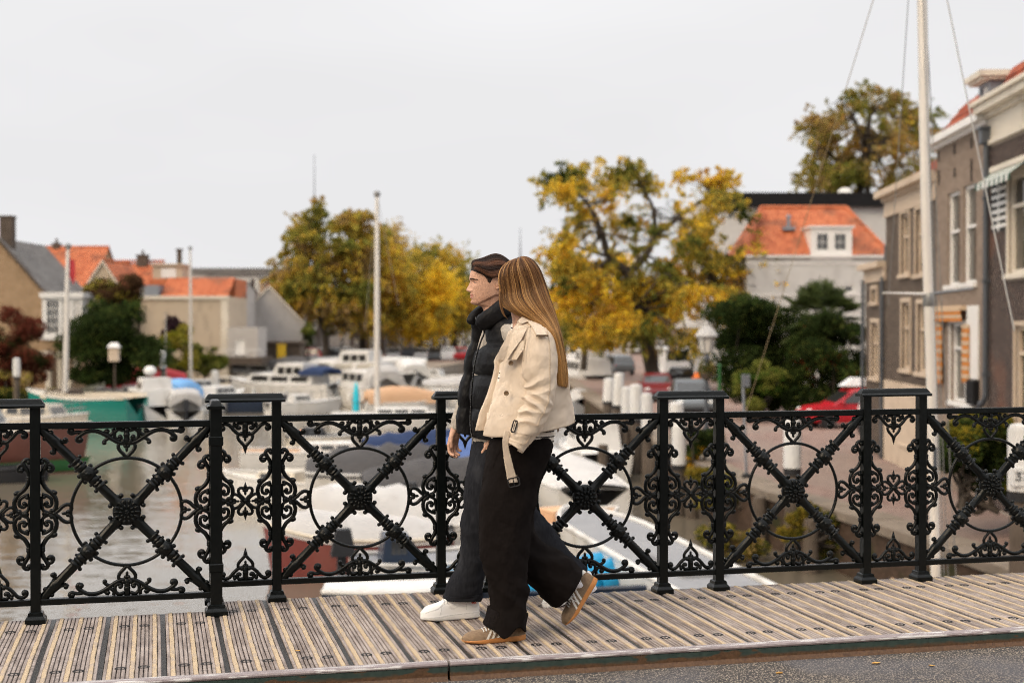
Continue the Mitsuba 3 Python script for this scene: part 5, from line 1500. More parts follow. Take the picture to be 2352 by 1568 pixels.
def cabin_panes(x0, x1, w, z0, z1, rake0, rake1, taper, n=3):
    "windows set 8 mm proud on both sides and on the raked front"
    out = []
    def yy(z):
        return w / 2 * (1 + (taper - 1) * (z - z0) / (z1 - z0)) + 0.008
    za, zb = z0 + (z1 - z0) * 0.42, z0 + (z1 - z0) * 0.84
    xa, xb = x0 + rake0 + 0.12, x1 - rake1 - 0.05
    for i in range(n):
        a = xa + (xb - xa) * (i + 0.08) / n
        b = xa + (xb - xa) * (i + 0.92) / n
        for s in (1, -1):
            out.append((np.array([[a, s * yy(za), za], [b, s * yy(za), za], [b, s * yy(zb), zb], [a, s * yy(zb), zb]]), np.array([[0, 1, 2], [0, 2, 3]]) if s < 0 else np.array([[0, 2, 1], [0, 3, 2]])))
    f = lambda z: x1 - rake1 * (z - z0) / (z1 - z0) + 0.010
    q = w / 2 * taper * 0.86
    out.append((np.array([[f(za), -q, za], [f(za), q, za], [f(zb), q, zb], [f(zb), -q, zb]]), np.array([[0, 1, 2], [0, 2, 3]])))
    return out


def canopy_mesh(x0, x1, w, z0, z1, n=9):
    "a cloth cover stretched over hoops, open below"
    x = np.linspace(0, 1, n)
    a = np.linspace(0, np.pi, 11)
    v = []
    for t in x:
        h = (z1 - z0) * (0.35 + 0.65 * math.sin(math.pi * (0.15 + 0.75 * t)) ** 0.7) - 0.04 * abs(math.sin(t * math.pi * 3))
        v.append(np.stack([np.full(11, x0 + (x1 - x0) * t), w / 2 * np.sign(np.cos(a)) * np.abs(np.cos(a)) ** 0.6, z0 + h * np.abs(np.sin(a)) ** 0.7], 1))
    v = np.array(v)
    m = v.reshape(-1, 3), grid_faces(n, 11, False)
    ends = [(np.vstack([v[i], v[i].mean(0)]), np.array([[11, j, j + 1] if i else [11, j + 1, j] for j in range(10)])) for i in (0, n - 1)]
    return cat([m, *ends])


def boat(name, lab, u, v, head, L, B, H, hull_='mat_hull_white', deck_='mat_deck_white', cabin=None, canopy=None, stripe=None, strip_mat='mat_deck_white', cat_='boat', motor=False, rails=False, deck_dz=-0.05, fenders=0, extra=None, kw={}, cover=None, y=None, group='boats moored in the harbour'):
    "u, v: where the middle of its waterline is seen; head: degrees, 0 = bow to the right, 90 = bow away"
    k = thing(name, lab, cat_, group)
    o = G(u, v, Zw) if y is None else np.array([P(u, 745, y)[0], y, Zw])
    M = rz(math.radians(head), (o[0], o[1], Zw))
    hk = part(k, 'hull', xf(hull_mesh(L, B, H, **kw), M), hull_, 50)
    if stripe:
        part(hk, 'stripe', xf(hull_mesh(L, B, H, z_lo=-0.05, z_hi=stripe[1], out=0.006, **kw), M), stripe[0], 50)
    part(k, 'deck', xf(deck_mesh(L, B, H, dz=deck_dz, **kw), M), deck_, True)
    part(k, 'gunwale', xf(rail_strip(L, B, H, 0.045, **kw), M), strip_mat, True)
    zd = H * 1.0 + deck_dz
    if cabin:
        for c in (cabin if isinstance(cabin, list) else [cabin]):
            x0, x1, w, h = c[:4]
            m_ = c[4] if len(c) > 4 else 'mat_deck_white'
            r0, r1 = 0.12 * h, 0.55 * h
            ck = part(k, 'cabin', xf(cabin_mesh(x0 * L, x1 * L, w * B, zd - 0.05, zd + h, r0, r1), M), m_, 25)
            for q in cabin_panes(x0 * L, x1 * L, w * B, zd - 0.05, zd + h, r0, r1, 0.85):
                part(ck, 'window', xf(q, M), 'mat_glass')
    if canopy:
        for c in (canopy if isinstance(canopy, list) else [canopy]):
            x0, x1, w, z0, z1, m_ = c
            part(k, 'canopy', xf(canopy_mesh(x0 * L, x1 * L, w * B, H + z0, H + z1), M), m_, 60)
    if cover:
        x = np.linspace(-0.5, 0.5, 16)
        hb, gz = hull_at(L, B, H, x + 0.5, **kw)
        a = np.linspace(-1, 1, 13)
        vv = np.stack([np.stack([np.full(13, xx * L), (h_ + 0.03) * a, g_ - 0.10 * (np.abs(a) > 0.99) + cover[0] * (1 - a ** 2) * (0.35 + 0.65 * math.sin(math.pi * min(1, max(0, xx + 0.5))) ** 0.6) * (1 + 0.10 * np.sin(xx * 37))], 1) for xx, h_, g_ in zip(x, hb, gz)])
        part(k, 'cover', xf((vv.reshape(-1, 3), grid_faces(16, 13, False)), M), cover[1], 60)
    if rails:
        x = np.linspace(0.12, 0.98, 14)
        hb, gz = hull_at(L, B, H, x, **kw)
        rl_ = []
        for s in (1, -1):
            p = np.stack([(x - 0.5) * L, s * (hb - 0.06), gz + 0.55], 1)
            rl_.append(tube(p, 0.014, 5))
            rl_ += [tube([[q[0], q[1], q[2] - 0.6], q], 0.012, 5) for q in p[::2]]
        part(k, 'handrail', xf(cat(rl_), M), 'mat_wire', True)
    if motor:
        b = [cabin_mesh(-L / 2 - 0.42, -L / 2 + 0.06, 0.34, H + 0.10, H + 0.62, 0.08, 0.10, 0.8, 0.05), cbox(-L / 2 - 0.30, -L / 2 - 0.12, -0.08, 0.08, -0.3, H + 0.12, 0.02)]
        part(k, 'outboard_motor', xf(cat(b), M), 'mat_hull_black', 30)
    for i in range(fenders):
        xx = -0.3 + 0.6 * (i + 0.5) / fenders
        hb, gz = hull_at(L, B, H, np.array([xx + 0.5]), **kw)
        for s in (1, -1):
            part(k, 'fender', xf(lathe([(0.01, -0.30), (0.09, -0.22), (0.10, 0), (0.09, 0.20), (0.03, 0.28), (0.012, 0.5)], 8), M @ mat((xx * L, s * (hb[0] + 0.09), gz[0] * 0.55))), 'mat_fender', True)
    if extra:
        extra(k, M)
    return k


def ex_antenna(k, M):
    part(k, 'aerial', xf(tube([[-0.5, 0, 1.0], [-0.5, 0, 4.2]], 0.02, 5), M), 'mat_wire')


# ---- left side
boat('wooden_boat', 'maroon boat with a green waterline and cream cabin at the left edge', -110, 1086, 6, 9.6, 3.1, 1.35, 'mat_hull_maroon', 'mat_hull_cream', cabin=(-0.38, 0.20, 0.75, 1.15, 'mat_hull_cream'), stripe=('mat_hull_green', 0.30), strip_mat='mat_hull_cream', rails=True)
boat('dinghy', 'black rubber dinghy in front of the maroon boat at the left edge', 2, 1106, 10, 3.2, 1.5, 0.45, 'mat_rubber', 'mat_rubber', strip_mat='mat_rubber', motor=True, cat_='dinghy')
boat('motor_boat', 'cream motor boat with folded seats, left of the turquoise boat', 40, 1004, -8, 7.0, 2.6, 0.9, 'mat_hull_cream', 'mat_hull_cream', cabin=(-0.05, 0.32, 0.7, 0.7, 'mat_hull_cream'), rails=True)
boat('motor_boat', 'boat with a turquoise hull and white gunwale, stern towards the bridge', 188, 978, 168, 6.2, 3.0, 1.45, 'mat_hull_turquoise', 'mat_hull_cream', strip_mat='mat_hull_white', cabin=(0.05, 0.30, 0.6, 0.5, 'mat_wood_dark'), extra=lambda k, M: part(k, 'bulwark', xf(cat([box(-3.0, 1.6, s * 1.30 - 0.03, s * 1.30 + 0.03, 1.45, 1.68) for s in (1, -1)]), M), 'mat_hull_cream'))
boat('motor_yacht', 'white motor cruiser with a small wheelhouse right of the turquoise boat', 345, 968, 118, 6.8, 2.7, 1.0, cabin=[(-0.30, 0.22, 0.8, 0.85), (-0.25, 0.05, 0.66, 1.45)], fenders=3, extra=lambda k, M: part(k, 'radar_dome', xf(ball((0, 0, 2.75), (0.33, 0.33, 0.26), 2), M), 'mat_fender', True))
boat('motor_boat', 'white boat with a dark stern motor and pink fender beside the white cruiser', 425, 972, 104, 5.4, 2.1, 0.8, cabin=(-0.28, 0.20, 0.78, 1.0), motor=True, canopy=(-0.48, -0.26, 0.8, 0.2, 1.2, 'mat_cover_pale'), rails=True)
boat('motor_boat', 'boat with a crimson canopy behind the white cruiser', 365, 925, 10, 8.0, 2.8, 1.0, canopy=(-0.42, 0.22, 0.85, 0.0, 1.5, 'mat_cover_red'))
boat('motor_boat', 'white boat with light blue sun covers behind the left post cap', 470, 948, 60, 7.0, 2.6, 1.0, canopy=(-0.42, -0.15, 0.7, 0.0, 1.15, 'mat_cover_sky'), cabin=(0.0, 0.3, 0.7, 0.6))
boat('launch', 'low boat with a dark blue hull framed by the raised post cap at the left', 592, 946, 12, 3.6, 1.9, 0.85, 'mat_hull_navy', 'mat_hull_cream')
boat('motor_yacht', 'white cruiser with navy window covers above the second post', 650, 930, 155, 8.2, 3.0, 1.35, cabin=[(-0.36, 0.28, 0.8, 0.75), (-0.28, 0.08, 0.7, 1.45)], canopy=(-0.46, -0.24, 0.82, 0.65, 1.25, 'mat_cover_navy'), rails=True, fenders=2)
boat('motor_yacht', 'long white boat in front of the landing stage at the left', 600, 894, 172, 9.5, 3.1, 1.3, cabin=[(-0.3, 0.3, 0.8, 0.8)], canopy=(-0.42, -0.1, 0.8, 0.5, 1.4, 'mat_cover_grey'), rails=True)
boat('motor_boat', 'white open boat tied behind the navy covered cruiser', 540, 915, 165, 7.0, 2.5, 0.9, cabin=(-0.1, 0.3, 0.7, 0.7, 'mat_hull_cream'))
boat('motor_yacht', 'large white motor yacht with a flying bridge left of the white mast', 790, 908, 160, 10.5, 3.6, 1.6, cabin=[(-0.34, 0.26, 0.82, 1.0), (-0.26, 0.06, 0.7, 1.8)], rails=True, fenders=3, extra=ex_antenna)
boat('motor_yacht', 'white motor yacht with a dark side window behind the large yacht', 735, 884, 175, 9.5, 3.2, 1.4, cabin=[(-0.36, 0.3, 0.8, 0.9)], rails=True)
boat('motor_yacht', 'white cruiser moored farthest back beside the red car', 690, 872, 8, 9.0, 3.1, 1.4, cabin=[(-0.3, 0.25, 0.8, 1.0)], rails=True)
boat('motor_yacht', 'white cabin cruiser just left of the white mast base', 838, 934, 118, 7.6, 2.9, 1.3, cabin=[(-0.34, 0.24, 0.82, 1.1)], canopy=(-0.47, -0.3, 0.84, 0.0, 1.5, 'mat_cover_pale'), fenders=2)
boat('motor_boat', 'small white boat tied right of the white mast', 880, 898, 170, 5.0, 2.0, 0.8, cabin=(-0.1, 0.3, 0.7, 0.6))
boat('motor_boat', 'dark wooden boat with a long white canopy near the stone pier', 915, 872, 8, 7.5, 2.5, 0.9, 'mat_wood_dark', 'mat_teak', canopy=(-0.4, 0.35, 0.95, 0.7, 1.3, 'mat_deck_white'))
boat('motor_boat', 'white boat with a pale hood left of the stone pier', 932, 897, 110, 6.5, 2.6, 1.0, canopy=(-0.45, 0.05, 0.9, 0.0, 1.6, 'mat_deck_white'))
boat('motor_boat', 'boat under an arched tan cover above the railing left of the man', 935, 952, 14, 5.2, 2.3, 0.75, 'mat_hull_white', 'mat_teak', canopy=(-0.46, 0.30, 0.95, -0.05, 0.95, 'mat_cover_tan'))
boat('sloop', 'long low white sloop just above the railing left of the man', 925, 984, 4, 7.2, 2.3, 0.75, cabin=(-0.2, 0.2, 0.6, 0.35))
boat('motor_boat', 'boat under a pale grey cover beside the man in the vest', 1035, 912, 12, 4.2, 2.2, 0.9, cover=(0.55, 'mat_cover_pale'))
# ---- under the railing, left of the couple
boat('motor_boat', 'small cream boat with a dark seat beside the orange buoy', 752, 1030, 15, 3.4, 1.7, 0.55, 'mat_hull_cream', 'mat_hull_black', cabin=(-0.3, 0.0, 0.6, 0.4, 'mat_hull_black'))
boat('sloop', 'white sloop with a tan deck seen under the top rail left of the man', 745, 1075, 8, 6.0, 2.2, 0.65, 'mat_hull_white', 'mat_teak', cabin=(-0.15, 0.2, 0.6, 0.35))
boat('motor_boat', 'white boat under a navy blue cover beside the man', 985, 1080, 10, 4.8, 2.4, 0.9, cover=(0.55, 'mat_cover_navy'))
boat('motor_boat', 'boat with a bright blue cover beside the hand of the man', 1085, 1108, 100, 6.4, 2.5, 0.95, cover=(0.55, 'mat_cover_blue'))
boat('motor_boat', 'boat under a charcoal tarpaulin seen through the ring left of the man', 880, 1160, 6, 4.4, 2.4, 1.0, cover=(0.75, 'mat_cover_grey'))
boat('motor_boat', 'boat under a charcoal tarpaulin partly hidden by the legs of the man', 1010, 1192, 8, 4.2, 2.3, 0.95, cover=(0.70, 'mat_cover_grey'))
boat('motor_boat', 'white speedboat with a beige cockpit at the left of the second ring', 690, 1152, 160, 5.2, 2.0, 0.65, 'mat_hull_white', 'mat_hull_cream', cabin=(-0.02, 0.25, 0.6, 0.32, 'mat_hull_cream'))
boat('motor_boat', 'small white boat with a raised white console under the charcoal tarpaulins', 770, 1212, 170, 3.6, 1.7, 0.6, 'mat_hull_white', 'mat_deck_white', cabin=(-0.2, 0.15, 0.6, 0.55), motor=True)
boat('tender', 'boat with a dark red hull under a pale grey cover, nearest on the left', 815, 1318, 174, 4.0, 2.0, 0.85, 'mat_hull_red', 'mat_deck_white', cover=(0.42, 'mat_cover_pale'), strip_mat='mat_hull_cream')
boat('motor_boat', 'broad boat under a pale grey cover behind the red hulled one', 930, 1275, 170, 5.0, 2.3, 0.85, 'mat_hull_white', 'mat_deck_white', cover=(0.70, 'mat_cover_pale'))
boat('motor_boat', 'white boat carrying two dark blue outboard engines under the second ring', 1010, 1362, 12, 3.4, 1.7, 0.70, 'mat_hull_white', 'mat_deck_grey', motor=True, cabin=(-0.35, -0.1, 0.5, 0.55, 'mat_hull_navy'))
boat('launch', 'boat with a dark navy hull and white gunwale just above the deck edge', 940, 1428, 4, 3.0, 1.6, 0.66, 'mat_hull_navy', 'mat_deck_white', strip_mat='mat_hull_white', kw={'sheer': 0.1})
# ---- behind and right of the couple
o = np.array([0.42, 27.3])
dk_ = thing('inflatable_boat', 'bright blue inflatable boat with thick tubes below the railing right of the couple', 'inflatable boat', 'boats moored in the harbour')
Md = rz(math.radians(8), (o[0], o[1], Zw))
q = np.linspace(0, np.pi, 15)
pth = np.vstack([[[-2.0, -0.62, 0.30]], np.stack([0.9 + 0.75 * np.sin(q), -0.62 * np.cos(q), 0.30 + 0.16 * np.sin(q)], 1), [[-2.0, 0.62, 0.30]]])
part(dk_, 'tube', xf(tube(crom(pth, 50), 0.27, 14), Md), 'mat_tube_blue', True)
part(dk_, 'tube', xf(tube(crom(pth * [0.98, 0.93, 1] + [0, 0, 0.22], 50), 0.15, 12), Md), 'mat_tube_blue', True)
part(dk_, 'floor', xf(cbox(-1.9, 1.1, -0.5, 0.5, 0.06, 0.16, 0.02), Md), 'mat_hull_black')
part(dk_, 'seat', xf(cbox(-0.6, -0.2, -0.55, 0.55, 0.40, 0.46, 0.02), Md), 'mat_deck_white')
boat('dinghy', 'dark blue dinghy tucked under the blue inflatable boat at the deck edge', 1330, 1440, 8, 2.8, 1.3, 0.5, 'mat_hull_navy', 'mat_hull_navy', strip_mat='mat_hull_navy', cat_='dinghy')
o = np.array([2.62, 27.0])
boat('barge', 'long narrow barge with a grey deck and white gunwales below the railing at the right', 0, 0, 102.5, 15.5, 2.3, 0.80, 'mat_hull_white', 'mat_deck_grey', strip_mat='mat_hull_white', y=None, kw={'bow': 0.22, 'transom': 0.95, 'sheer': 0.05}, deck_dz=-0.03) if False else None
k = thing('barge', 'long narrow barge with a grey deck and white gunwales below the railing at the right', 'barge', 'boats moored in the harbour')
Mb = rz(math.radians(101.5), (2.95, 26.6, Zw))
kw_ = {'bow': 0.22, 'transom': 0.95, 'sheer': 0.04}
part(k, 'hull', xf(hull_mesh(15.5, 1.85, 0.85, **kw_), Mb), 'mat_hull_white', 50)
part(k, 'deck', xf(deck_mesh(15.5, 1.85, 0.85, dz=-0.02, inset=0.10, **kw_), Mb), 'mat_deck_grey', True)
part(k, 'gunwale', xf(rail_strip(15.5, 1.78, 0.85, 0.07, **kw_), Mb), 'mat_hull_white', True)
part(k, 'hatch', xf(cbox(-2.0, 1.2, -0.4, 0.4, 0.80, 1.0, 0.04), Mb), 'mat_deck_grey')
boat('motor_boat', 'boat with a light grey flat cover behind the woman in the trench jacket', 1312, 1170, 96, 8.0, 2.3, 1.0, cover=(0.30, 'mat_cover_pale'))
boat('motor_boat', 'white boat with an upright windscreen seen in the ring right of the couple', 1362, 1088, 95, 6.0, 2.2, 0.95, cabin=(-0.2, 0.2, 0.75, 1.05))
boat('motor_boat', 'pale boat with pinkish wooden seats behind the legs of the man', 1275, 1250, 30, 3.6, 1.7, 0.6, 'mat_hull_white', 'mat_cover_tan', cabin=(-0.1, 0.2, 0.6, 0.3, 'mat_cover_tan'))
boat('motor_yacht', 'white cruiser with a dark window band behind the hair of the woman', 1345, 905, 100, 9.0, 3.2, 1.5, cabin=[(-0.36, 0.26, 0.82, 1.2), (-0.3, 0.0, 0.7, 2.1)], fenders=2, extra=ex_antenna)
boat('motor_boat', 'white boat with a blue sail cover behind the mooring posts', 1395, 880, 95, 8.0, 2.8, 1.3, cabin=[(-0.3, 0.2, 0.8, 1.0)], canopy=(-0.2, 0.3, 0.3, 1.6, 2.1, 'mat_cover_sky'))
boat('motor_boat', 'grey boat in the shade below the white cruiser right of the woman', 1340, 950, 95, 6.0, 2.3, 0.9, 'mat_deck_grey', 'mat_deck_grey', cover=(0.4, 'mat_cover_pale'))
# ---- floats
b = G(705, 1016, Zw)
k = thing('mooring_buoy', 'orange mooring buoy floating left of the second ring', 'buoy')
part(k, 'float', ball((b[0], b[1], Zw + 0.18), (0.52, 0.52, 0.42), 3), 'mat_orange', True)
part(k, 'ring', xf(tm(trimesh.creation.torus(0.08, 0.02, 16, 6)), mat((b[0], b[1], Zw + 0.66), (1, 0, 0), (0, 0, 1), (0, -1, 0))), 'mat_wire', True)
b = G(818, 962, Zw)
k = thing('sail_cover', 'upright cyan cover standing between the white boats', 'cover')
part(k, 'cloth', xf(lathe([(0.02, 0), (0.17, 0.15), (0.20, 0.8), (0.15, 1.5), (0.10, 1.85), (0.02, 2.05)], 12), mat((b[0], b[1], Zw + 0.02))), 'mat_cyan', True)
part(k, 'strap', xf(tube([[0.21 * math.cos(a), 0.21 * math.sin(a), 0.9] for a in np.linspace(0, 2 * np.pi, 16)], 0.02, 5), mat((b[0], b[1], Zw))), 'mat_hull_navy')
# ---- masts and flagpole
def mast(lab, u, v0, v1, y, r, du=0, name='ship_mast', extra=None):
    k = thing(name, lab, 'mast')
    a, b = P(u, v0, y), P(u + du, v1, y)
    part(k, 'pole', tube(np.linspace(b, a, 5), [r, r, r * 0.95, r * 0.85, r * 0.6], 10), 'mat_alu', True)
    part(k, 'truck', ball(a, r * 1.25), 'mat_wire', True)
    if extra:
        extra(k, a, b)
    return k


def stays(*ends):
    def fn(k, a, b):
        for (u, v, y) in ends:
            part(k, 'stay', tube([a, P(u, v, y)], 0.011, 5), 'mat_wire')
    return fn


mast('tall white mast standing alone left of the man', 866, 446, 985, 72, 0.145, 0, extra=stays((915, 700, 72), (838, 760, 72)))
fk = mast('white flagpole with a small red flag in front of the bay window', 156, 566, 900, 68, 0.13, -6, 'flagpole')
a = P(158, 592, 68)
part(fk, 'flag', (np.array([a + [0, 0, 0], a + [0.28, 0.05, -0.15], a + [0.32, 0, -0.8], a + [0.22, 0.05, -1.3], a + [0.02, 0, -0.9]]), np.array([[0, 1, 2], [0, 2, 3], [0, 3, 4]])), 'mat_cover_red')
mast('thin pale mast in front of the tan house', 437, 570, 900, 92, 0.11, 1)
mast('faint far mast right of the thin pale mast', 380, 720, 870, 92, 0.05, 0)
# ship at the right: mast with spreaders and stays
sk = thing('sailing_ship', 'tall pale ship mast with spreaders and stays crossing the houses at the right', 'mast')
ys = 19.0
cen = [(-330, 2108), (0, 2118), (450, 2126), (890, 2139), (1310, 2149), (1480, 2154)]
part(sk, 'mast', tube(crom([P(u, v, ys) for v, u in cen], 24), 0.0675, 14), 'mat_alu', True)
top = P(2108, -330, ys)
for u0, v0, y_, r in ((1712, 950, ys + 6, 0.006), (2040, 700, ys + 1.5, 0.006), (2168, 1320, ys - 0.6, 0.007), (2196, 1330, ys, 0.007), (2330, 760, ys - 2.5, 0.009), (2178, 1330, ys + 0.8, 0.007)):
    part(sk, 'stay', tube([top, P(u0, v0, y_)], r, 5), 'mat_rope' if u0 < 1800 else 'mat_wire')
m_ = P(2133, 676, ys)
part(sk, 'spreader', tube([m_, P(2028, 673, ys - 0.4)], [0.030, 0.016], 6), 'mat_alu', True)
part(sk, 'spreader', tube([m_, P(2234, 663, ys + 0.5)], [0.030, 0.016], 6), 'mat_wire', True)
part(sk, 'bracket', tube([m_ + [0, 0, 0.02], m_ - [0, 0, 0.16]], 0.078, 12), 'mat_wire', True)
part(sk, 'winch_plate', cbox(*(lambda c: (c[0] - 0.025, c[0] + 0.025, ys - 0.086, ys - 0.06, c[2] - 0.20, c[2] + 0.20))(P(2144, 1060, ys)), 0.006), 'mat_pipe')
Ms_ = rz(math.radians(78), (P(2152, 1400, ys)[0] - 0.2, ys + 0.6, Zw))
part(sk, 'hull', xf(hull_mesh(9.0, 2.5, 0.75), Ms_), 'mat_hull_navy', 50)
part(sk, 'deck', xf(deck_mesh(9.0, 2.5, 0.75, dz=-0.03), Ms_), 'mat_teak', True)
# ---- mooring posts
def mooring(lab, u, vt, vb, w, y, tilt=0.0, name='mooring_post'):
    k = thing(name, lab, 'mooring post', 'white topped mooring posts along the quay')
    o, zt = P(u, vt, y), P(u, vt, y)[2]
    zb, r = P(u, vb, y)[2], w / 2 * y / FPX
    M = mat((o[0], y, 0), (1, 0, 0), (0, 1, 0), (tilt, 0, 1))
    part(k, 'sleeve', xf(lathe([(r * 0.30, zt), (r * 0.80, zt - r * 0.10), (r, zt - r * 0.5), (r, zb), (r * 0.9, zb - 0.01)], 18), M), 'mat_sleeve', 40)
    part(k, 'pile', xf(lathe([(r * 0.97, zb - 0.012), (r * 0.97, zb - 0.16), (r * 0.86, zb - 0.17), (r * 0.92, Zw - 1.5)], 14), M), 'mat_pile', 40)
    part(k, 'band', xf(lathe([(r * 1.01, zb - 0.015), (r * 1.02, zb - 0.05), (r * 1.01, zb - 0.15)], 18), M), 'mat_rubber', 40)
    return k, o, r


k, o, r = mooring('white topped mooring post with a number plate at the right edge', 2348, 972, 1126, 64, 20.5)
pc = P(2329, 1092, 20.5)
pl = part(k, 'number_plate', cbox(pc[0] - 0.085, pc[0] + 0.085, 20.5 - r - 0.02, 20.5 - r + 0.14, pc[2] - 0.13, pc[2] + 0.13, 0.004), 'mat_sleeve')
txt = tm(meshkit.text_mesh('37', 0.12, 0.006, True))
part(pl, 'number', xf(txt, mat((pc[0] - 0.070, 20.5 - r - 0.0215, pc[2] - 0.05), (1, 0, 0), (0, 0, 1), (0, -1, 0))), 'mat_hull_black')
mooring('white topped mooring post seen through the ring right of the lantern', 1820, 960, 1074, 41, 31)
mooring('white topped mooring post in the narrow railing bay, nearer of the two', 1559, 975, 1066, 33, 39)
mooring('white topped mooring post rising above the top rail in the narrow bay', 1553, 923, 975, 34, 46)
for i, (u, vt, vb, w, y, tl, lab) in enumerate(((1402, 868, 921, 25, 62, 0.05, 'leftmost'), (1424, 856, 930, 24, 58, 0.05, 'second from the left'), (1440, 888, 950, 22, 55, 0.02, 'third from the left'), (1461, 882, 960, 30, 50, 0.0, 'tallest'), (1486, 902, 985, 26, 46, 0.0, 'rightmost'))):
    mooring(f'white topped mooring post in the cluster right of the woman, {lab}', u, vt, vb, w, y, tl)
for i, (u, vt, y, w, lab) in enumerate(((374, 806, 84, 13, 'white topped post in the water in front of the dark green tree, right side'), (38, 822, 74, 16, 'white topped post in front of the red bush at the left edge'), (494, 850, 88, 17, 'white topped post above the first raised post cap'))):
    mooring(lab, u, vt, vt + (40 if i != 1 else 42), w, y)
rpile = np.random.RandomState(8)
for i, (u, vt, y) in enumerate(((1400, 960, 56), (1422, 985, 50), (1345, 1000, 60), (1385, 1020, 46), (1500, 1035, 42), (1590, 1075, 38.5), (1745, 1140, 33.5), (1862, 1190, 30.0))):
    k = thing('timber_pile', 'brown timber pile in the water by the quay wall, ' + ('third counted from the left', 'fourth from the left', 'leftmost of the eight', 'second from the left', 'fifth from the left', 'sixth from the left', 'seventh from the left', 'rightmost of the eight')[i], 'pile', 'timber piles along the quay wall')
    o = P(u, vt, y)
    shape(k, xf(lathe([(0.01, o[2]), (0.15, o[2] - 0.01), (0.17, o[2] - 0.08), (0.18, Zw - 1.5)], 10), mat((o[0], y, 0))), 'mat_pile', 40)
# ---- street lantern, sign, nesting box
lk = thing('street_lantern', 'old street lantern with a pale cap and tapered glass on the quay', 'street lamp')
y = 47.0
c = P(1623, 775, y)
s = y / FPX
part(lk, 'post', xf(lathe([(0.16, Zq), (0.16, Zq + 0.5), (0.09, Zq + 0.6), (0.065, 0.0), (0.06, c[2] - 0.75), (0.12, c[2] - 0.70), (0.05, c[2] - 0.52)], 10), mat((c[0], y, 0))), 'mat_pipe', 40)
hd_ = part(lk, 'lantern', xf(lathe([(12 * s, c[2] - 0.50), (20 * s, c[2] + 0.02), (1 * s, c[2] + 0.021)], 6), mat((c[0], y, 0))), 'mat_curtain')
part(hd_, 'cap', xf(lathe([(26 * s, c[2] + 0.022), (27 * s, c[2] + 0.06), (17 * s, c[2] + 0.26), (9 * s, c[2] + 0.36), (5 * s, c[2] + 0.37), (4 * s, c[2] + 0.50), (0.01, c[2] + 0.56)], 12), mat((c[0], y, 0))), 'mat_cover_pale', 30)
part(hd_, 'bar', cat([tube([[c[0] + 12 * s * math.cos(a), y + 12 * s * math.sin(a), c[2] - 0.50], [c[0] + 20.5 * s * math.cos(a), y + 20.5 * s * math.sin(a), c[2] + 0.02]], 0.018, 5) for a in np.arange(6) * math.pi / 3]), 'mat_pipe')
(v, f), cc = leaf_cloud([[c[0], y, c[2] - 1.05, 0.30, 0.30, 0.36]], 420, 0.07, [(DKG, 2), (GRN, 2), (BRN, 1)], 77, gap=0.2)
kp_ = thing('hanging_basket', 'basket of dark plants hung on the street lantern', 'plant')
part(kp_, 'basket', xf(lathe([(0.02, c[2] - 1.42), (0.18, c[2] - 1.36), (0.24, c[2] - 1.20), (0.25, c[2] - 1.16)], 12), mat((c[0], y, 0))), 'mat_wood_dark', 40)
part(kp_, 'foliage', (v, f), 'mat_leaves', kind='stuff', color=cc)
gk = thing('post', 'green painted post on the quay right of the street lantern', 'post')
c = P(1652, 930, 47)
part(gk, 'pole', tube([[c[0], 47, Zq], [c[0], 47, P(1652, 840, 47)[2]]], 0.05, 8), 'mat_hull_green', True)
part(gk, 'cap', ball((c[0], 47, P(1652, 840, 47)[2]), 0.065), 'mat_hull_green', True)
tk = thing('sign_post', 'grey sign post with a small plate on the quay edge', 'sign')
y = 36.3
c, b = P(1705, 870, y), P(1715, 1096, y)
part(tk, 'pole', tube([[b[0], y, Zq], P(1706, 862, y)], 0.036, 8), 'mat_zinc', True)
part(tk, 'plate', xf(cbox(-0.12, 0.12, -0.05, -0.038, -0.16, 0.16, 0.003), rz(0.35, P(1711, 874, y))), 'mat_zinc')
part(tk, 'foot', xf(lathe([(0.13, 0), (0.13, 0.13), (0.05, 0.18)], 10), mat((b[0], y, Zq))), 'mat_rubber')
nk = thing('nesting_box', 'small pinkish box with a white lid on the dark green bank tree', 'box')
c = P(262, 812, 81)
part(nk, 'box', cbox(c[0] - 0.28, c[0] + 0.28, 80.8, 81.2, c[2] - 0.45, c[2] + 0.35, 0.03), 'mat_trim_sand')
part(nk, 'lid', xf(hull([[-0.34, -0.3, 0.352], [0.34, -0.3, 0.352], [-0.34, 0.3, 0.352], [0.34, 0.3, 0.352], [-0.2, 0, 0.62], [0.2, 0, 0.62]]), mat((c[0], 81, c[2]))), 'mat_white_paint')
part(nk, 'pole', tube([[c[0], 81.1, Zw], [c[0], 81.1, c[2] - 0.45]], 0.05, 6), 'mat_wood_dark')
yk = thing('container', 'yellow upright container on the quay in front of the timber shed', 'container')
y = 121
a, b = P(638, 830, y), P(655, 793, y)
part(yk, 'body', cbox(a[0], b[0], y - 0.4, y + 0.4, a[2], b[2], 0.06), (bs('mat_yellow', (0.62, 0.40, 0.02), 0.5, 0.4)))
part(yk, 'lid', cbox(a[0] - 0.04, b[0] + 0.04, y - 0.45, y + 0.45, b[2] + 0.003, b[2] + 0.1, 0.02), 'mat_yellow')
part(yk, 'plinth', cbox(a[0] - 0.1, b[0] + 0.1, y - 0.5, y + 0.5, Zw, a[2] - 0.003, 0.02), 'mat_coping')


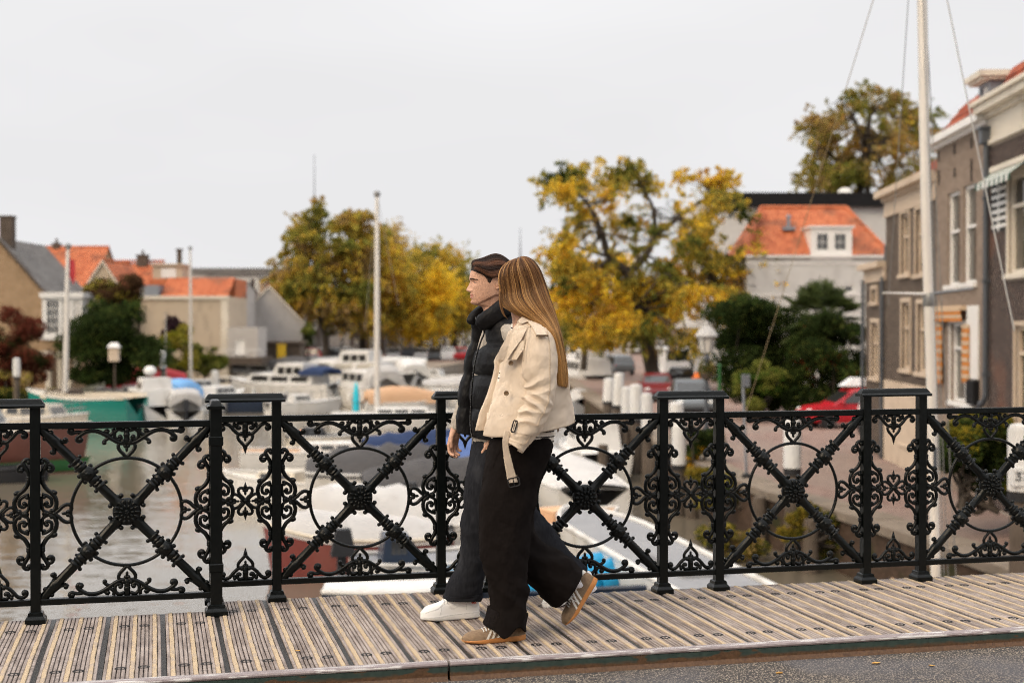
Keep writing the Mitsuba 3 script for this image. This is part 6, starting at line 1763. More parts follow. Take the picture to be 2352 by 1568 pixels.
# ---- cars: a body lofted along its length, wheels, panes, lamps
def car(lab, o, head, paint, L=4.1, Wd=1.75, H=1.48, van=False, name='parked_car', group='cars parked along the quay', z=None):
    k = thing(name, lab, 'van' if van else 'car', group)
    M = rz(math.radians(head), (o[0], o[1], Zq if z is None else z))
    h = L / 2
    if van:
        low = [(-h, 0.35, 0.95), (-h + 0.06, 0.25, 1.0), (h - 0.5, 0.25, 1.05), (h - 0.08, 0.28, 0.85), (h, 0.40, 0.70)]
        top = [(-h + 0.03, 1.0), (-h + 0.12, H), (h * 0.40, H), (h * 0.72, H * 0.62), (h - 0.35, 1.02)]
    else:
        low = [(-h, 0.42, 0.85), (-h + 0.08, 0.30, 0.95), (-h * 0.5, 0.22, 0.96), (h * 0.35, 0.22, 0.95), (h - 0.35, 0.25, 0.82), (h - 0.05, 0.32, 0.70), (h, 0.42, 0.60)]
        top = [(-h + 0.10, 0.93), (-h + 0.55, H - 0.08), (-h * 0.25, H), (h * 0.12, H - 0.04), (h * 0.50, 0.93)]
    v = []
    for x, a, b in low:
        w = Wd / 2 * (1 - 0.10 * (abs(x) / h) ** 6)
        v.append([[x, -w + 0.05, a], [x, w - 0.05, a], [x, w, a + 0.12], [x, w, (a + b) / 2], [x, w - 0.05, b - 0.02], [x, w * 0.8, b], [x, -w * 0.8, b], [x, -w + 0.05, b - 0.02], [x, -w, (a + b) / 2], [x, -w, a + 0.12]])
    part(k, 'body', xf(outward(rings(np.array(v), True)), M), paint, 35)
    g = []
    for x, b in top:
        t = (b - 0.9) / (H - 0.9)
        w = Wd / 2 * (0.94 - 0.17 * max(t, 0))
        g.append([[x, -w, 0.88], [x, w, 0.88], [x, w, b - 0.05], [x, w - 0.10, b], [x, -w + 0.10, b], [x, -w, b - 0.05]])
    ck = part(k, 'cabin', xf(outward(rings(np.array(g), True)), M), paint, 30)
    zt = H - 0.13
    xs = [q[0] for q in top]
    def yy(z_):
        return Wd / 2 * (0.94 - 0.17 * max((z_ + 0.05 - 0.9) / (H - 0.9), 0)) + 0.014
    for s in (1, -1):
        for xa, xb, xc, xd in (((xs[0] + 0.32, xs[2] - 0.06, xs[2] - 0.06, xs[1] + 0.12), (xs[2] + 0.02, xs[4] - 0.30, xs[3] - 0.02, xs[2] + 0.02)) if not van else ((h * 0.05, xs[4] - 0.25, xs[3] - 0.2, h * 0.05),)):
            q = np.array([[xa, s * yy(0.97), 0.97], [xb, s * yy(0.97), 0.97], [xc, s * (yy(zt) - 0.005), zt], [xd, s * (yy(zt) - 0.005), zt]])
            part(ck, 'window', xf((q, np.array([[0, 1, 2], [0, 2, 3]]) if s < 0 else np.array([[0, 2, 1], [0, 3, 2]])), M), 'mat_glass')
    w = Wd / 2 * 0.80
    fx = lambda z_: xs[4] + (xs[3] - xs[4]) * (z_ - (0.93 if not van else 1.02)) / ((top[3][1]) - (0.93 if not van else 1.02)) + 0.016
    q = np.array([[fx(1.0), -w, 1.0], [fx(1.0), w, 1.0], [fx(zt if not van else H * 0.6), w * 0.92, zt if not van else H * 0.6], [fx(zt if not van else H * 0.6), -w * 0.92, zt if not van else H * 0.6]])
    part(ck, 'windscreen', xf((q, np.array([[0, 1, 2], [0, 2, 3]])), M), 'mat_glass')
    q = np.array([[xs[0] - 0.012 + 0.05, -w, 1.02], [xs[0] - 0.012 + 0.05, w, 1.02], [xs[1] - 0.06, w * 0.9, zt - 0.02], [xs[1] - 0.06, -w * 0.9, zt - 0.02]])
    part(ck, 'rear_window', xf((q, np.array([[0, 2, 1], [0, 3, 2]])), M), 'mat_glass')
    for x in (-h * 0.60, h * 0.62):
        for s in (1, -1):
            Mw = M @ mat((x, s * (Wd / 2 - 0.10), 0.315), (1, 0, 0), (0, 0, 1), (0, -1, 0))
            wk = part(k, 'wheel', xf(lathe([(0.20, -0.11), (0.30, -0.11), (0.315, -0.07), (0.315, 0.07), (0.30, 0.11), (0.20, 0.11)], 20), Mw), 'mat_rubber', 40)
            part(wk, 'rim', xf(lathe([(0.02, -0.105), (0.19, -0.10), (0.20, 0.10), (0.02, 0.105)], 14), Mw), 'mat_zinc', 30)
    for s in (1, -1):
        part(k, 'headlight', xf(ball((h - 0.16, s * (Wd / 2 - 0.28), 0.68), (0.14, 0.17, 0.075), 2), M), 'mat_fender', True)
        part(k, 'tail_light', xf(ball((-h + 0.06, s * (Wd / 2 - 0.20), 0.80), (0.06, 0.13, 0.10), 2), M), 'mat_cover_red', True)
        part(k, 'mirror', xf(ball((h * 0.36, s * (Wd / 2 + 0.08), 1.0), (0.07, 0.10, 0.07), 2), M), paint, True)
    part(k, 'bumper', xf(cbox(h - 0.16, h + 0.03, -Wd / 2 + 0.14, Wd / 2 - 0.14, 0.30, 0.46, 0.03), M), 'mat_rubber')
    return k


bs('mat_paint_red', (0.36, 0.010, 0.018), 0.25, 0.5, clearcoat=0.6)
bs('mat_paint_darkred', (0.14, 0.012, 0.016), 0.25, 0.5, clearcoat=0.6)
bs('mat_paint_grey', (0.10, 0.115, 0.13), 0.25, 0.5, clearcoat=0.6)
bs('mat_paint_white', (0.72, 0.73, 0.74), 0.25, 0.5, clearcoat=0.5)
bs('mat_paint_dark', (0.020, 0.024, 0.032), 0.25, 0.5, clearcoat=0.6)
rc = np.array([P(1962, 745, 55)[0], 55.0])
kcar = car('red hatchback with a white roof box parked at the end of the house row', rc, 186, 'mat_paint_red', 4.2, 1.8, 1.52)
part(kcar, 'roof_box', xf(hull([[-0.9, -0.34, 1.60], [0.55, -0.30, 1.60], [-0.9, 0.34, 1.60], [0.55, 0.30, 1.60], [-0.8, -0.28, 1.90], [0.1, -0.24, 1.92], [-0.8, 0.28, 1.90], [0.1, 0.24, 1.92]]), rz(math.radians(186), (rc[0], rc[1], Zq))), 'mat_paint_white', 30)
car('white car behind the red hatchback, next to the house wall', np.array([P(2030, 745, 50.5)[0] + 0.2, 50.5]), 266, 'mat_paint_white', 4.0, 1.7, 1.5)
car('grey blue car parked behind the raised cap of the narrow railing bay', np.array([P(1588, 745, 62)[0], 62.0]), 268, 'mat_paint_grey', 4.3, 1.8, 1.6)
car('dark red car parked by the foot of the large yellow tree', np.array([P(1508, 745, 74)[0], 74.0]), 268, 'mat_paint_darkred', 3.9, 1.7, 1.45)
car('white van standing behind the trunk of the large yellow tree', np.array([P(1540, 745, 96)[0], 96.0]), 95, 'mat_paint_white', 5.2, 2.0, 2.45, True)
car('dark car right of the white van under the yellow tree', np.array([P(1545, 745, 86)[0] + 0.6, 86.0]), 80, 'mat_paint_dark', 4.2, 1.75, 1.45)
car('red car on the far quay right of the yellow container', np.array([P(702, 745, 152.5)[0], 152.5]), 172, 'mat_paint_red', 4.2, 1.8, 1.55, z=Zq - 0.1)
car('pale car on the far quay right of the far red car', np.array([P(738, 745, 156)[0], 156.0]), 95, 'mat_paint_white', 4.1, 1.75, 1.5, z=Zq - 0.1)
far_cars = [(772, 'mat_paint_dark', 'dark'), (800, 'mat_paint_white', 'white'), (905, 'mat_paint_white', 'white'), (940, 'mat_paint_dark', 'dark'), (968, 'mat_paint_white', 'white'), (1000, 'mat_paint_grey', 'grey'), (1030, 'mat_paint_white', 'white'), (1058, 'mat_paint_red', 'red')]
nth2 = ['first', 'second', 'third', 'fourth', 'fifth', 'sixth', 'seventh', 'eighth']
for i, (u, m_, c_) in enumerate(far_cars):
    car(f'{c_} car on the far quay under the trees, {nth2[i]} from the left there', np.array([P(u, 745, 158)[0], 158.0]), 92, m_, 4.1, 1.8, 1.55, van=i in (3, 6), z=Zq - 0.1)
for i, (u, y, m_, c_, w_, h_) in enumerate(((1330, 120, 'mat_paint_white', 'white van', 2.1, 2.5), (1370, 132, 'mat_paint_white', 'white van', 2.1, 2.6), (1418, 112, 'mat_paint_grey', 'grey car', 1.8, 1.6), (1610, 118, 'mat_paint_white', 'white van', 2.1, 2.5), (1650, 108, 'mat_paint_dark', 'dark car', 1.8, 1.5))):
    car(f'{c_} on the right quay behind the large tree, {nth2[i]} from the left', np.array([P(u, 745, y)[0], y]), 85 + 8 * i, m_, 4.6, w_, h_, van='van' in c_)

# more boats far off in the basin
for (u, v, hd_2, L, B, H, cb, lab) in ((520, 872, 170, 6.5, 2.4, 0.9, (-0.2, 0.25, 0.7, 0.7), 'small white boat by the landing stage, left of the long white boat'), (770, 868, 12, 7.5, 2.7, 1.2, (-0.3, 0.25, 0.8, 0.9), 'white boat far back below the tallest golden tree'),
                                       (850, 872, 175, 7.0, 2.6, 1.1, (-0.3, 0.2, 0.8, 0.9), 'white boat far back just left of the white mast'), (985, 884, 165, 6.0, 2.3, 0.8, (-0.2, 0.2, 0.7, 0.6), 'white boat at the stone pier'),
                                       (820, 888, 8, 5.5, 2.1, 0.8, (-0.1, 0.3, 0.7, 0.6), 'low white boat behind the large white yacht'), (455, 925, 20, 5.5, 2.2, 0.9, (-0.2, 0.25, 0.7, 0.7), 'white boat half hidden behind the light blue covers'),
                                       (330, 935, 168, 5.0, 2.0, 0.8, (-0.1, 0.3, 0.7, 0.6), 'white boat in the shade of the dark green bank tree'), (700, 950, 25, 4.5, 1.9, 0.7, (-0.2, 0.1, 0.7, 0.5), 'small white boat right of the navy covered cruiser'),
                                       (1010, 945, 160, 5.0, 2.1, 0.8, (-0.2, 0.2, 0.7, 0.6), 'white boat just left of the chest of the man')):
    boat('motor_boat', lab, u, v, hd_2, L, B, H, cabin=cb, rails=True)
# ================================================================ the two walkers
bs('mat_skin', lambda p, n, uv: mix((0.50, 0.285, 0.195), (0.60, 0.36, 0.255), fbm(p.x * 45, p.y * 45, p.z * 45, 3)), 0.48, 0.35)
bs('mat_lip', (0.43, 0.19, 0.145), 0.4, 0.4)
bs('mat_brow', (0.040, 0.022, 0.014), 0.8, 0.2)
bs('mat_stubble', lambda p, n, uv: mix((0.50, 0.285, 0.195), (0.24, 0.135, 0.095), smoothstep(0.35, 0.75, noise(p.x * 900, p.y * 900, p.z * 900)) * 0.42), 0.6, 0.3)
bs('mat_eye', (0.70, 0.68, 0.65), 0.15, 0.6)
bs('mat_iris', (0.025, 0.016, 0.012), 0.1, 0.7)
scene['mat_hair'] = {'type': 'twosided', 'bsdf': {'type': 'principled', 'base_color': VCOL, 'roughness': 0.40, 'specular': 0.22}}
bs('mat_hair_dark', (0.018, 0.010, 0.007), 0.6, 0.3)
bs('mat_hair_brown', (0.075, 0.036, 0.018), 0.6, 0.3)


def weave(f):
    return lambda p, n, uv: noise(p.x * f, p.y * f, p.z * f) + 0.7 * fbm(p.x * f * 0.12, p.y * f * 0.12, p.z * f * 0.12, 3)


bs('mat_vest', lambda p, n, uv: mix((0.0040, 0.0040, 0.0050), (0.0080, 0.0080, 0.0092), fbm(p.x * 30, p.y * 30, p.z * 30, 3)), 0.50, 0.16, bump=lambda p, n, uv: fbm(p.x * 60 , p.y * 60, p.z * 34, 3), bscale=0.006, eps=3e-3)
bs('mat_lining', (0.003, 0.003, 0.0035), 0.6, 0.12)
bs('mat_knit', lambda p, n, uv: mix((0.30, 0.265, 0.225), (0.46, 0.42, 0.37), fbm(p.x * 120, p.y * 120, p.z * 120, 3)), 0.95, 0.2, bump=weave(380), bscale=0.003, sheen=0.4)
bs('mat_denim', lambda p, n, uv: mix(mix((0.0075, 0.0080, 0.0110), (0.024, 0.0255, 0.031), fbm(p.x * 160, p.y * 160, p.z * 24, 4)), (0.060, 0.062, 0.070), smoothstep(0.50, 0.78, fbm(p.x * 9, p.y * 9, p.z * 4.0, 4)) * 0.6), 0.9, 0.1, bump=weave(700), bscale=0.001)
bs('mat_trench', lambda p, n, uv: mix((0.555, 0.455, 0.355), (0.625, 0.520, 0.415), fbm(p.x * 20, p.y * 20, p.z * 20, 3)), 0.72, 0.3, bump=lambda p, n, uv: fbm(p.x * 17 + 6 * p.z, p.y * 17, p.z * 13 - 8 * p.x, 4) + 0.05 * noise(p.x * 700, p.y * 700, p.z * 700), bscale=0.016, eps=2e-3, sheen=0.25)
bs('mat_stitch', (0.50, 0.395, 0.29), 0.85, 0.2)
bs('mat_linen_black', lambda p, n, uv: mix((0.0045, 0.0034, 0.0033), (0.0125, 0.0096, 0.0090), 0.6 * fbm(p.x * 420, p.y * 420, p.z * 40, 2) + 0.4 * fbm(p.x * 40, p.y * 40, p.z * 420, 2)), 0.9, 0.08, bump=lambda p, n, uv: fbm(p.x * 16 + 5 * p.z, p.y * 16, p.z * 12 - 6 * p.x, 4) + 0.03 * noise(p.x * 500, p.y * 500, p.z * 500), bscale=0.022, eps=3e-3)


def stripes(p, n, uv):
    q = (p.z + 0.03 * (p.x - 0.2)) / 0.0235
    f = q - dr.floor(q)
    return mix((0.76, 0.71, 0.63), (0.025, 0.022, 0.024), smoothstep(0.60, 0.66, f) * smoothstep(0.90, 0.84, f) * smoothstep(0.12, 0.2, dr.abs(f - 0.755) + 0.2))


bs('mat_stripe_shirt', stripes, 0.85, 0.25)
bs('mat_shoe_white', rough_fn((0.78, 0.78, 0.785), (0.84, 0.84, 0.845), 14), 0.38, 0.45)
bs('mat_sole_white', rough_fn((0.70, 0.70, 0.70), (0.80, 0.80, 0.80), 30), 0.6, 0.35)
bs('mat_seam_grey', (0.50, 0.50, 0.51), 0.6, 0.3)
bs('mat_suede', lambda p, n, uv: mix((0.175, 0.115, 0.072), (0.30, 0.215, 0.145), fbm(p.x * 130, p.y * 130, p.z * 130, 4)), 0.95, 0.15, bump=weave(420), bscale=0.0018, sheen=0.6)
bs('mat_gum', lambda p, n, uv: mix((0.46, 0.185, 0.050), (0.58, 0.255, 0.085), fbm(p.x * 60, p.y * 60, p.z * 60, 3)), 0.55, 0.4)
bs('mat_stripe_white', (0.72, 0.69, 0.63), 0.6, 0.35)
bs('mat_sock', (0.74, 0.72, 0.74), 0.95, 0.2)
bs('mat_buckle', (0.012, 0.010, 0.010), 0.3, 0.5)
bs('mat_horn', lambda p, n, uv: mix((0.05, 0.028, 0.014), (0.20, 0.12, 0.06), fbm(p.x * 200, p.y * 200, p.z * 200, 2)), 0.3, 0.5)
bs('mat_zip', (0.34, 0.33, 0.32), 0.35, 0.5, metallic=0.8)
bs('mat_logo_red', (0.62, 0.020, 0.022), 0.5, 0.4)
bs('mat_gold', (0.62, 0.50, 0.28), 0.4, 0.5, metallic=0.4)

NEAR, FORE = -T_AX, -S_AX


def Hp(u, v, lat, t0):
    "the point of the upright plane along the bridge, lat metres nearer than t0, that is seen at u, v"
    d = ray(u, v)
    n = T_AX
    o = B0 + T_AX * (t0 - lat)
    return EYE + d * (np.dot(o - EYE, n) / np.dot(d, n))


def eloft(rows, t0, n=44, sub=5, ex=1.0, disp=None, hem=True, cap0=True, rimback=0.05):
    "a garment through rows ul, vl, ur, vr, lat, d: the two outline points and the half thickness across"
    r = crom(np.array(rows, float), (len(rows) - 1) * sub + 1)
    a = np.arange(n) * 2 * np.pi / n
    c_, s_ = np.cos(a), np.sin(a)
    if ex != 1.0:
        c_, s_ = np.sign(c_) * np.abs(c_) ** ex, np.sign(s_) * np.abs(s_) ** ex
    v = []
    for ul, vl, ur, vr, lat, d in r:
        L, R = Hp(ul, vl, lat, t0), Hp(ur, vr, lat, t0)
        v.append((L + R) / 2 + (R - L) / 2 * c_[:, None] + NEAR * d * s_[:, None])
    v = np.array(v)
    if disp is not None:
        du = np.roll(v, -1, 1) - np.roll(v, 1, 1)
        dv = np.gradient(v, axis=0)
        nn = np.cross(du, dv)
        nn /= np.linalg.norm(nn, axis=2, keepdims=True) + 1e-9
        ctr = v.mean(1, keepdims=True)
        if (nn * (v - ctr)).sum() < 0:
            nn = -nn
        S, A = np.meshgrid(np.linspace(0, 1, len(v)), a, indexing='ij')
        v = v + nn * disp(v, S, A)[..., None]
    return v


def closed_cloth(v, hem=True, back=0.05):
    "caps the first ring and folds the last ring inwards like a hem"
    if hem:
        c = v[-1].mean(0)
        tdir = v[-1].mean(0) - v[-4].mean(0)
        tdir /= np.linalg.norm(tdir) + 1e-9
        in1 = c + (v[-1] - c) * 0.93
        v = np.concatenate([v, [c + (v[-1] - c) * 0.97 + tdir * 0.003, in1, in1 - tdir * back]], 0)
    return outward(rings(v, True))


def wr(v, f, seed, amp, oct_=3):
    return amp * (meshkit.fbm(v * np.asarray(f, float) + seed * 7.3, oct_, seed) - 0.5) * 2


def ridge(x):
    return 1 - np.abs(2 * (x - np.floor(x)) - 1)


def slab(poly, lat, t0, th=0.004, curve=None, n=1):
    "a thin shaped piece of cloth: pixel outline raised to thickness; curve(u, v) adds to lat"
    from shapely.geometry import Polygon
    g = Polygon(poly)
    m = trimesh.creation.extrude_polygon(g, 1.0, engine='earcut')
    if n:
        vv, ff = trimesh.remesh.subdivide_to_size(m.vertices, m.faces, max_edge=9.0)
        m = trimesh.Trimesh(vv, ff)
    p = np.array(m.vertices)
    out = np.array([Hp(q[0], q[1], lat + (curve(q[0], q[1]) if curve else 0) + th * q[2], t0) for q in p])
    return outward((out, np.array(m.faces)))


def skel(bones):
    "one continuous skin over bones: rows p0, r0, p1, r1"
    ms = []
    for p0, r0, p1, r1 in bones:
        ms.append(m3.Manifold.batch_hull([m3.Manifold.sphere(r0, 20).translate(list(map(float, p0))), m3.Manifold.sphere(r1, 20).translate(list(map(float, p1)))]))
    return m3.Manifold.batch_boolean(ms, m3.OpType.Add)


def skin_mesh(man, length, it=8):
    m = man.refine_to_length(length).to_mesh()
    v, f = np.array(m.vert_properties[:, :3], float), np.array(m.tri_verts)
    from scipy.sparse import coo_matrix
    e = np.vstack([f[:, [0, 1]], f[:, [1, 2]], f[:, [2, 0]]])
    A = coo_matrix((np.ones(len(e)), (e[:, 0], e[:, 1])), shape=(len(v), len(v))).tocsr()
    A = A + A.T
    deg = np.maximum(np.asarray(A.sum(1)), 1)
    for i in range(it):
        v = v + (0.5 if i % 2 == 0 else -0.47) * (A @ v / deg - v)
    return v, f


def hand_bones(w, d, n, s, curl=(0.45, 0.55, 0.45), sc=1.0, spread=0.06):
    "w wrist, d towards the fingers, n out of the palm, s towards the thumb"
    d, n, s = (np.asarray(q, float) / np.linalg.norm(q) for q in (d, n, s))
    pt = lambda a, b, c: w + sc * (d * a + s * b + n * c)
    B = []
    K = [(0.090, 0.030), (0.094, 0.010), (0.089, -0.011), (0.080, -0.029)]
    for (kd, ks), L in zip(K, (0.072, 0.080, 0.074, 0.059)):
        B.append((pt(0.0, ks * 0.55, 0), 0.0155 * sc, pt(kd, ks, -0.003), 0.0108 * sc))
        p, ang = pt(kd, ks, -0.003), 0
        dirs = d + s * ks * 1.6 * spread / 0.06 * 0.6
        dirs /= np.linalg.norm(dirs)
        for q, (fr, r0, r1) in zip(curl, ((0.46, 0.0097, 0.0086), (0.30, 0.0086, 0.0078), (0.24, 0.0078, 0.0066))):
            ang += q
            e = p + sc * L * fr * (dirs * math.cos(ang) + n * math.sin(ang))
            B.append((p, r0 * sc, e, r1 * sc))
            p = e
    B += [(pt(0.0, 0, 0), 0.022 * sc, pt(0.045, 0.0, 0), 0.021 * sc), (pt(0.0, 0, 0), 0.021 * sc, pt(-0.032, 0, 0), 0.021 * sc)]
    B += [(pt(0.012, 0.018, 0.004), 0.016 * sc, pt(0.045, 0.040, 0.012), 0.0125 * sc), (pt(0.045, 0.040, 0.012), 0.0125 * sc, pt(0.074, 0.046, 0.020), 0.0098 * sc), (pt(0.074, 0.046, 0.020), 0.0098 * sc, pt(0.098, 0.043, 0.026), 0.0075 * sc)]
    return B


# ---- head: sections stacked upwards, a = forward, l = towards the left ear, b = up, from the middle between the ears
TAB = {'f': [(-.24, .035), (-.19, .036), (-.16, .042), (-.134, .050), (-.120, .057), (-.1135, .064), (-.1095, .082), (-.1055, .100), (-.100, .109), (-.094, .112), (-.084, .1115), (-.0715, .1140), (-.0605, .1140), (-.050, .1155), (-.043, .1155), (-.03, .1145), (-.01, .1150), (.006, .1165), (.012, .1185), (.019, .1225), (.03, .1215), (.045, .119), (.065, .113), (.085, .103), (.105, .082), (.118, .050), (.1225, .02)],
       'b': [(-.24, -.085), (-.16, -.068), (-.12, -.061), (-.09, -.059), (-.06, -.065), (-.03, -.077), (0, -.087), (.03, -.090), (.06, -.086), (.085, -.076), (.105, -.058), (.118, -.030), (.1225, -.002)],
       'w': [(-.24, .066), (-.16, .056), (-.12, .0535), (-.105, .0535), (-.085, .0575), (-.06, .063), (-.03, .0690), (0, .0735), (.03, .0755), (.06, .0745), (.085, .068), (.105, .055), (.118, .033), (.1225, .015)]}


def head_grid(nb=170, na=128):
    b = np.concatenate([np.linspace(-.24, -.125, 14), np.linspace(-.122, .045, nb - 50), np.linspace(.047, .1225, 36)])
    g = lambda k: np.interp(b, *np.array(TAB[k]).T)
    from scipy.ndimage import gaussian_filter1d
    f, bk, w = gaussian_filter1d(g('f'), 1.2), gaussian_filter1d(g('b'), 3), gaussian_filter1d(g('w'), 3)
    an = np.arange(na) * 2 * np.pi / na
    ac = np.where(b > -0.115, 0.012, (f + bk) / 2)
    c, s = np.cos(an)[None], np.sin(an)[None]
    cc = np.where(c > 0, np.abs(c) ** 0.86, -np.abs(c) ** 0.95)
    A = ac[:, None] + np.where(c > 0, (f - ac)[:, None], (ac - bk)[:, None]) * cc
    Lt = w[:, None] * np.sign(s) * np.abs(s) ** 0.96
    B_ = np.repeat(b[:, None], na, 1)
    front = smoothn(0.2, 0.75, c + 0 * A)
    ga = lambda l0, b0, sl, sb: np.exp(-((np.abs(Lt) - l0) / sl) ** 2 - ((B_ - b0) / sb) ** 2)
    nose = np.interp(b, [-.050, -.046, -.041, -.0365, -.031, -.022, -.010, .004, .012], [0, .002, .0115, .0220, .0245, .0195, .0120, .0040, 0])
    sig = np.interp(b, [-.046, -.036, -.025, -.008, .012], [.0115, .0120, .0088, .0064, .0072])
    d = nose[:, None] * np.exp(-(Lt / sig[:, None]) ** 2)
    d += 0.0050 * ga(.0125, -.037, .0055, .0055)
    d += 0.0044 * ga(0, -.0550, .019, .0042) + 0.0050 * ga(0, -.0690, .016, .0054) - 0.0034 * ga(0, -.0612, .024, .0017)
    d += 0.0045 * ga(0, -.095, .017, .010) - 0.0025 * ga(0, -.0815, .018, .005)
    d += -0.0110 * ga(.031, .0065, .0150, .0098) + 0.0030 * ga(.030, .021, .018, .006) - 0.0022 * ga(0.022, -.050, .006, .012)
    d += 0.0045 * ga(.050, -.018, .014, .014)
    A = A + d * front
    jl = -0.052 - 0.50 * np.maximum(A, 0)                      # under the jaw the section narrows to the neck
    Lt = Lt * (1 - 0.16 * smoothn(0.0, 0.016, jl - B_) * smoothn(-.135, -.115, B_))
    return np.stack([A, Lt, B_], -1)


def smoothn(a, b, x):
    t = np.clip((x - a) / (b - a), 0, 1)
    return t * t * (3 - 2 * t)


def ear_mesh():
    m = []
    p = crom([(.006, -.004), (.010, .014), (.002, .029), (-.014, .030), (-.024, .016), (-.022, -.004), (-.012, -.020), (-.002, -.030), (.006, -.026)], 26)
    off = 0.010 * np.clip((0.008 - p[:, 0]) / 0.030, 0, 1)
    m.append(tube(np.stack([p[:, 0], off, p[:, 1]], 1), np.interp(np.linspace(0, 1, 26), [0, .2, .6, .85, 1], [.0028, .0042, .0045, .0058, .003]), 8))
    m.append(tube(crom([(.002, .004, .010), (-.009, .006, .016), (-.014, .007, .006), (-.010, .006, -.008), (-.002, .004, -.014)], 14), .0036, 8))
    v, f = ICO[2]
    m.append((np.stack([v[:, 0] * .015 - .007, v[:, 1] * .004 + 0.0005, v[:, 2] * .027 + .001], 1), f))
    return [(q[0] * [1, 1, 1], q[1]) for q in m]


HG = head_grid()
HB, HA = HG.shape[:2]
HV, HF = rings(HG, True)
HV, HF = outward((HV, HF))


def cap_from(pred, off):
    "faces of the head picked by pred(a, l, b), raised off it as a closed thin layer"
    n = np.zeros_like(HV)
    fn = np.cross(HV[HF[:, 1]] - HV[HF[:, 0]], HV[HF[:, 2]] - HV[HF[:, 0]])
    for k in range(3):
        np.add.at(n, HF[:, k], fn)
    n /= np.linalg.norm(n, axis=1, keepdims=True) + 1e-12
    c = HV[HF].mean(1)
    keep = pred(c[:, 0], c[:, 1], c[:, 2])
    f = HF[keep]
    o = off(HV[:, 0], HV[:, 1], HV[:, 2]) if callable(off) else off
    top = HV + n * np.broadcast_to(o, (len(HV),))[:, None]
    bot = HV - n * 0.001
    e = np.sort(np.vstack([f[:, [0, 1]], f[:, [1, 2]], f[:, [2, 0]]]), 1)
    eo = np.vstack([f[:, [0, 1]], f[:, [1, 2]], f[:, [2, 0]]])
    u, idx, cnt = np.unique(e, axis=0, return_index=True, return_counts=True)
    be = eo[idx[cnt == 1]]
    N = len(HV)
    side = np.vstack([np.stack([be[:, 0], be[:, 0] + N, be[:, 1] + N], 1), np.stack([be[:, 0], be[:, 1] + N, be[:, 1]], 1)])
    m = trimesh.Trimesh(np.vstack([top, bot]), np.vstack([f, side]), process=False)
    m.remove_unreferenced_vertices()
    return np.array(m.vertices), np.array(m.faces)


def strands(paths, r, cols, sides=4, tipcol=None):
    "paths (k, n, 3), r (k,) thickness, cols (k, 3)"
    k, n, _ = paths.shape
    t = np.gradient(paths, axis=1)
    t /= np.linalg.norm(t, axis=2, keepdims=True) + 1e-9
    a = np.cross(t, np.array([0.21, 0.93, 0.31]))
    a /= np.linalg.norm(a, axis=2, keepdims=True) + 1e-9
    b = np.cross(a, t)
    prof = np.minimum(1, np.minimum(np.linspace(0.12, 6, n), np.linspace(5, 0.15, n)))
    rr = np.asarray(r)[:, None] * prof[None]
    g = np.arange(sides) * 2 * np.pi / sides
    v = paths[:, :, None] + rr[:, :, None, None] * (np.cos(g)[None, None, :, None] * a[:, :, None] + np.sin(g)[None, None, :, None] * b[:, :, None])
    f0 = grid_faces(n, sides, True)
    f = (f0[None] + (np.arange(k) * n * sides)[:, None, None]).reshape(-1, 3)
    c = np.repeat(cols, n * sides, 0)
    if tipcol is not None:
        w = np.tile(np.repeat(np.linspace(0, 1, n) ** 1.6, sides), k)[:, None]
        c = c * (1 - w) + w * np.repeat(tipcol, n * sides, 0)
    return (v.reshape(-1, 3), f), np.clip(c, 0, 1)


# ---- shoes
SX = np.array([0, .06, .15, .3, .45, .6, .72, .84, .93, .98, 1.0])
SW = np.array([.55, .80, .90, .86, .84, .95, 1.05, 1.02, .82, .50, .20]) * .0425


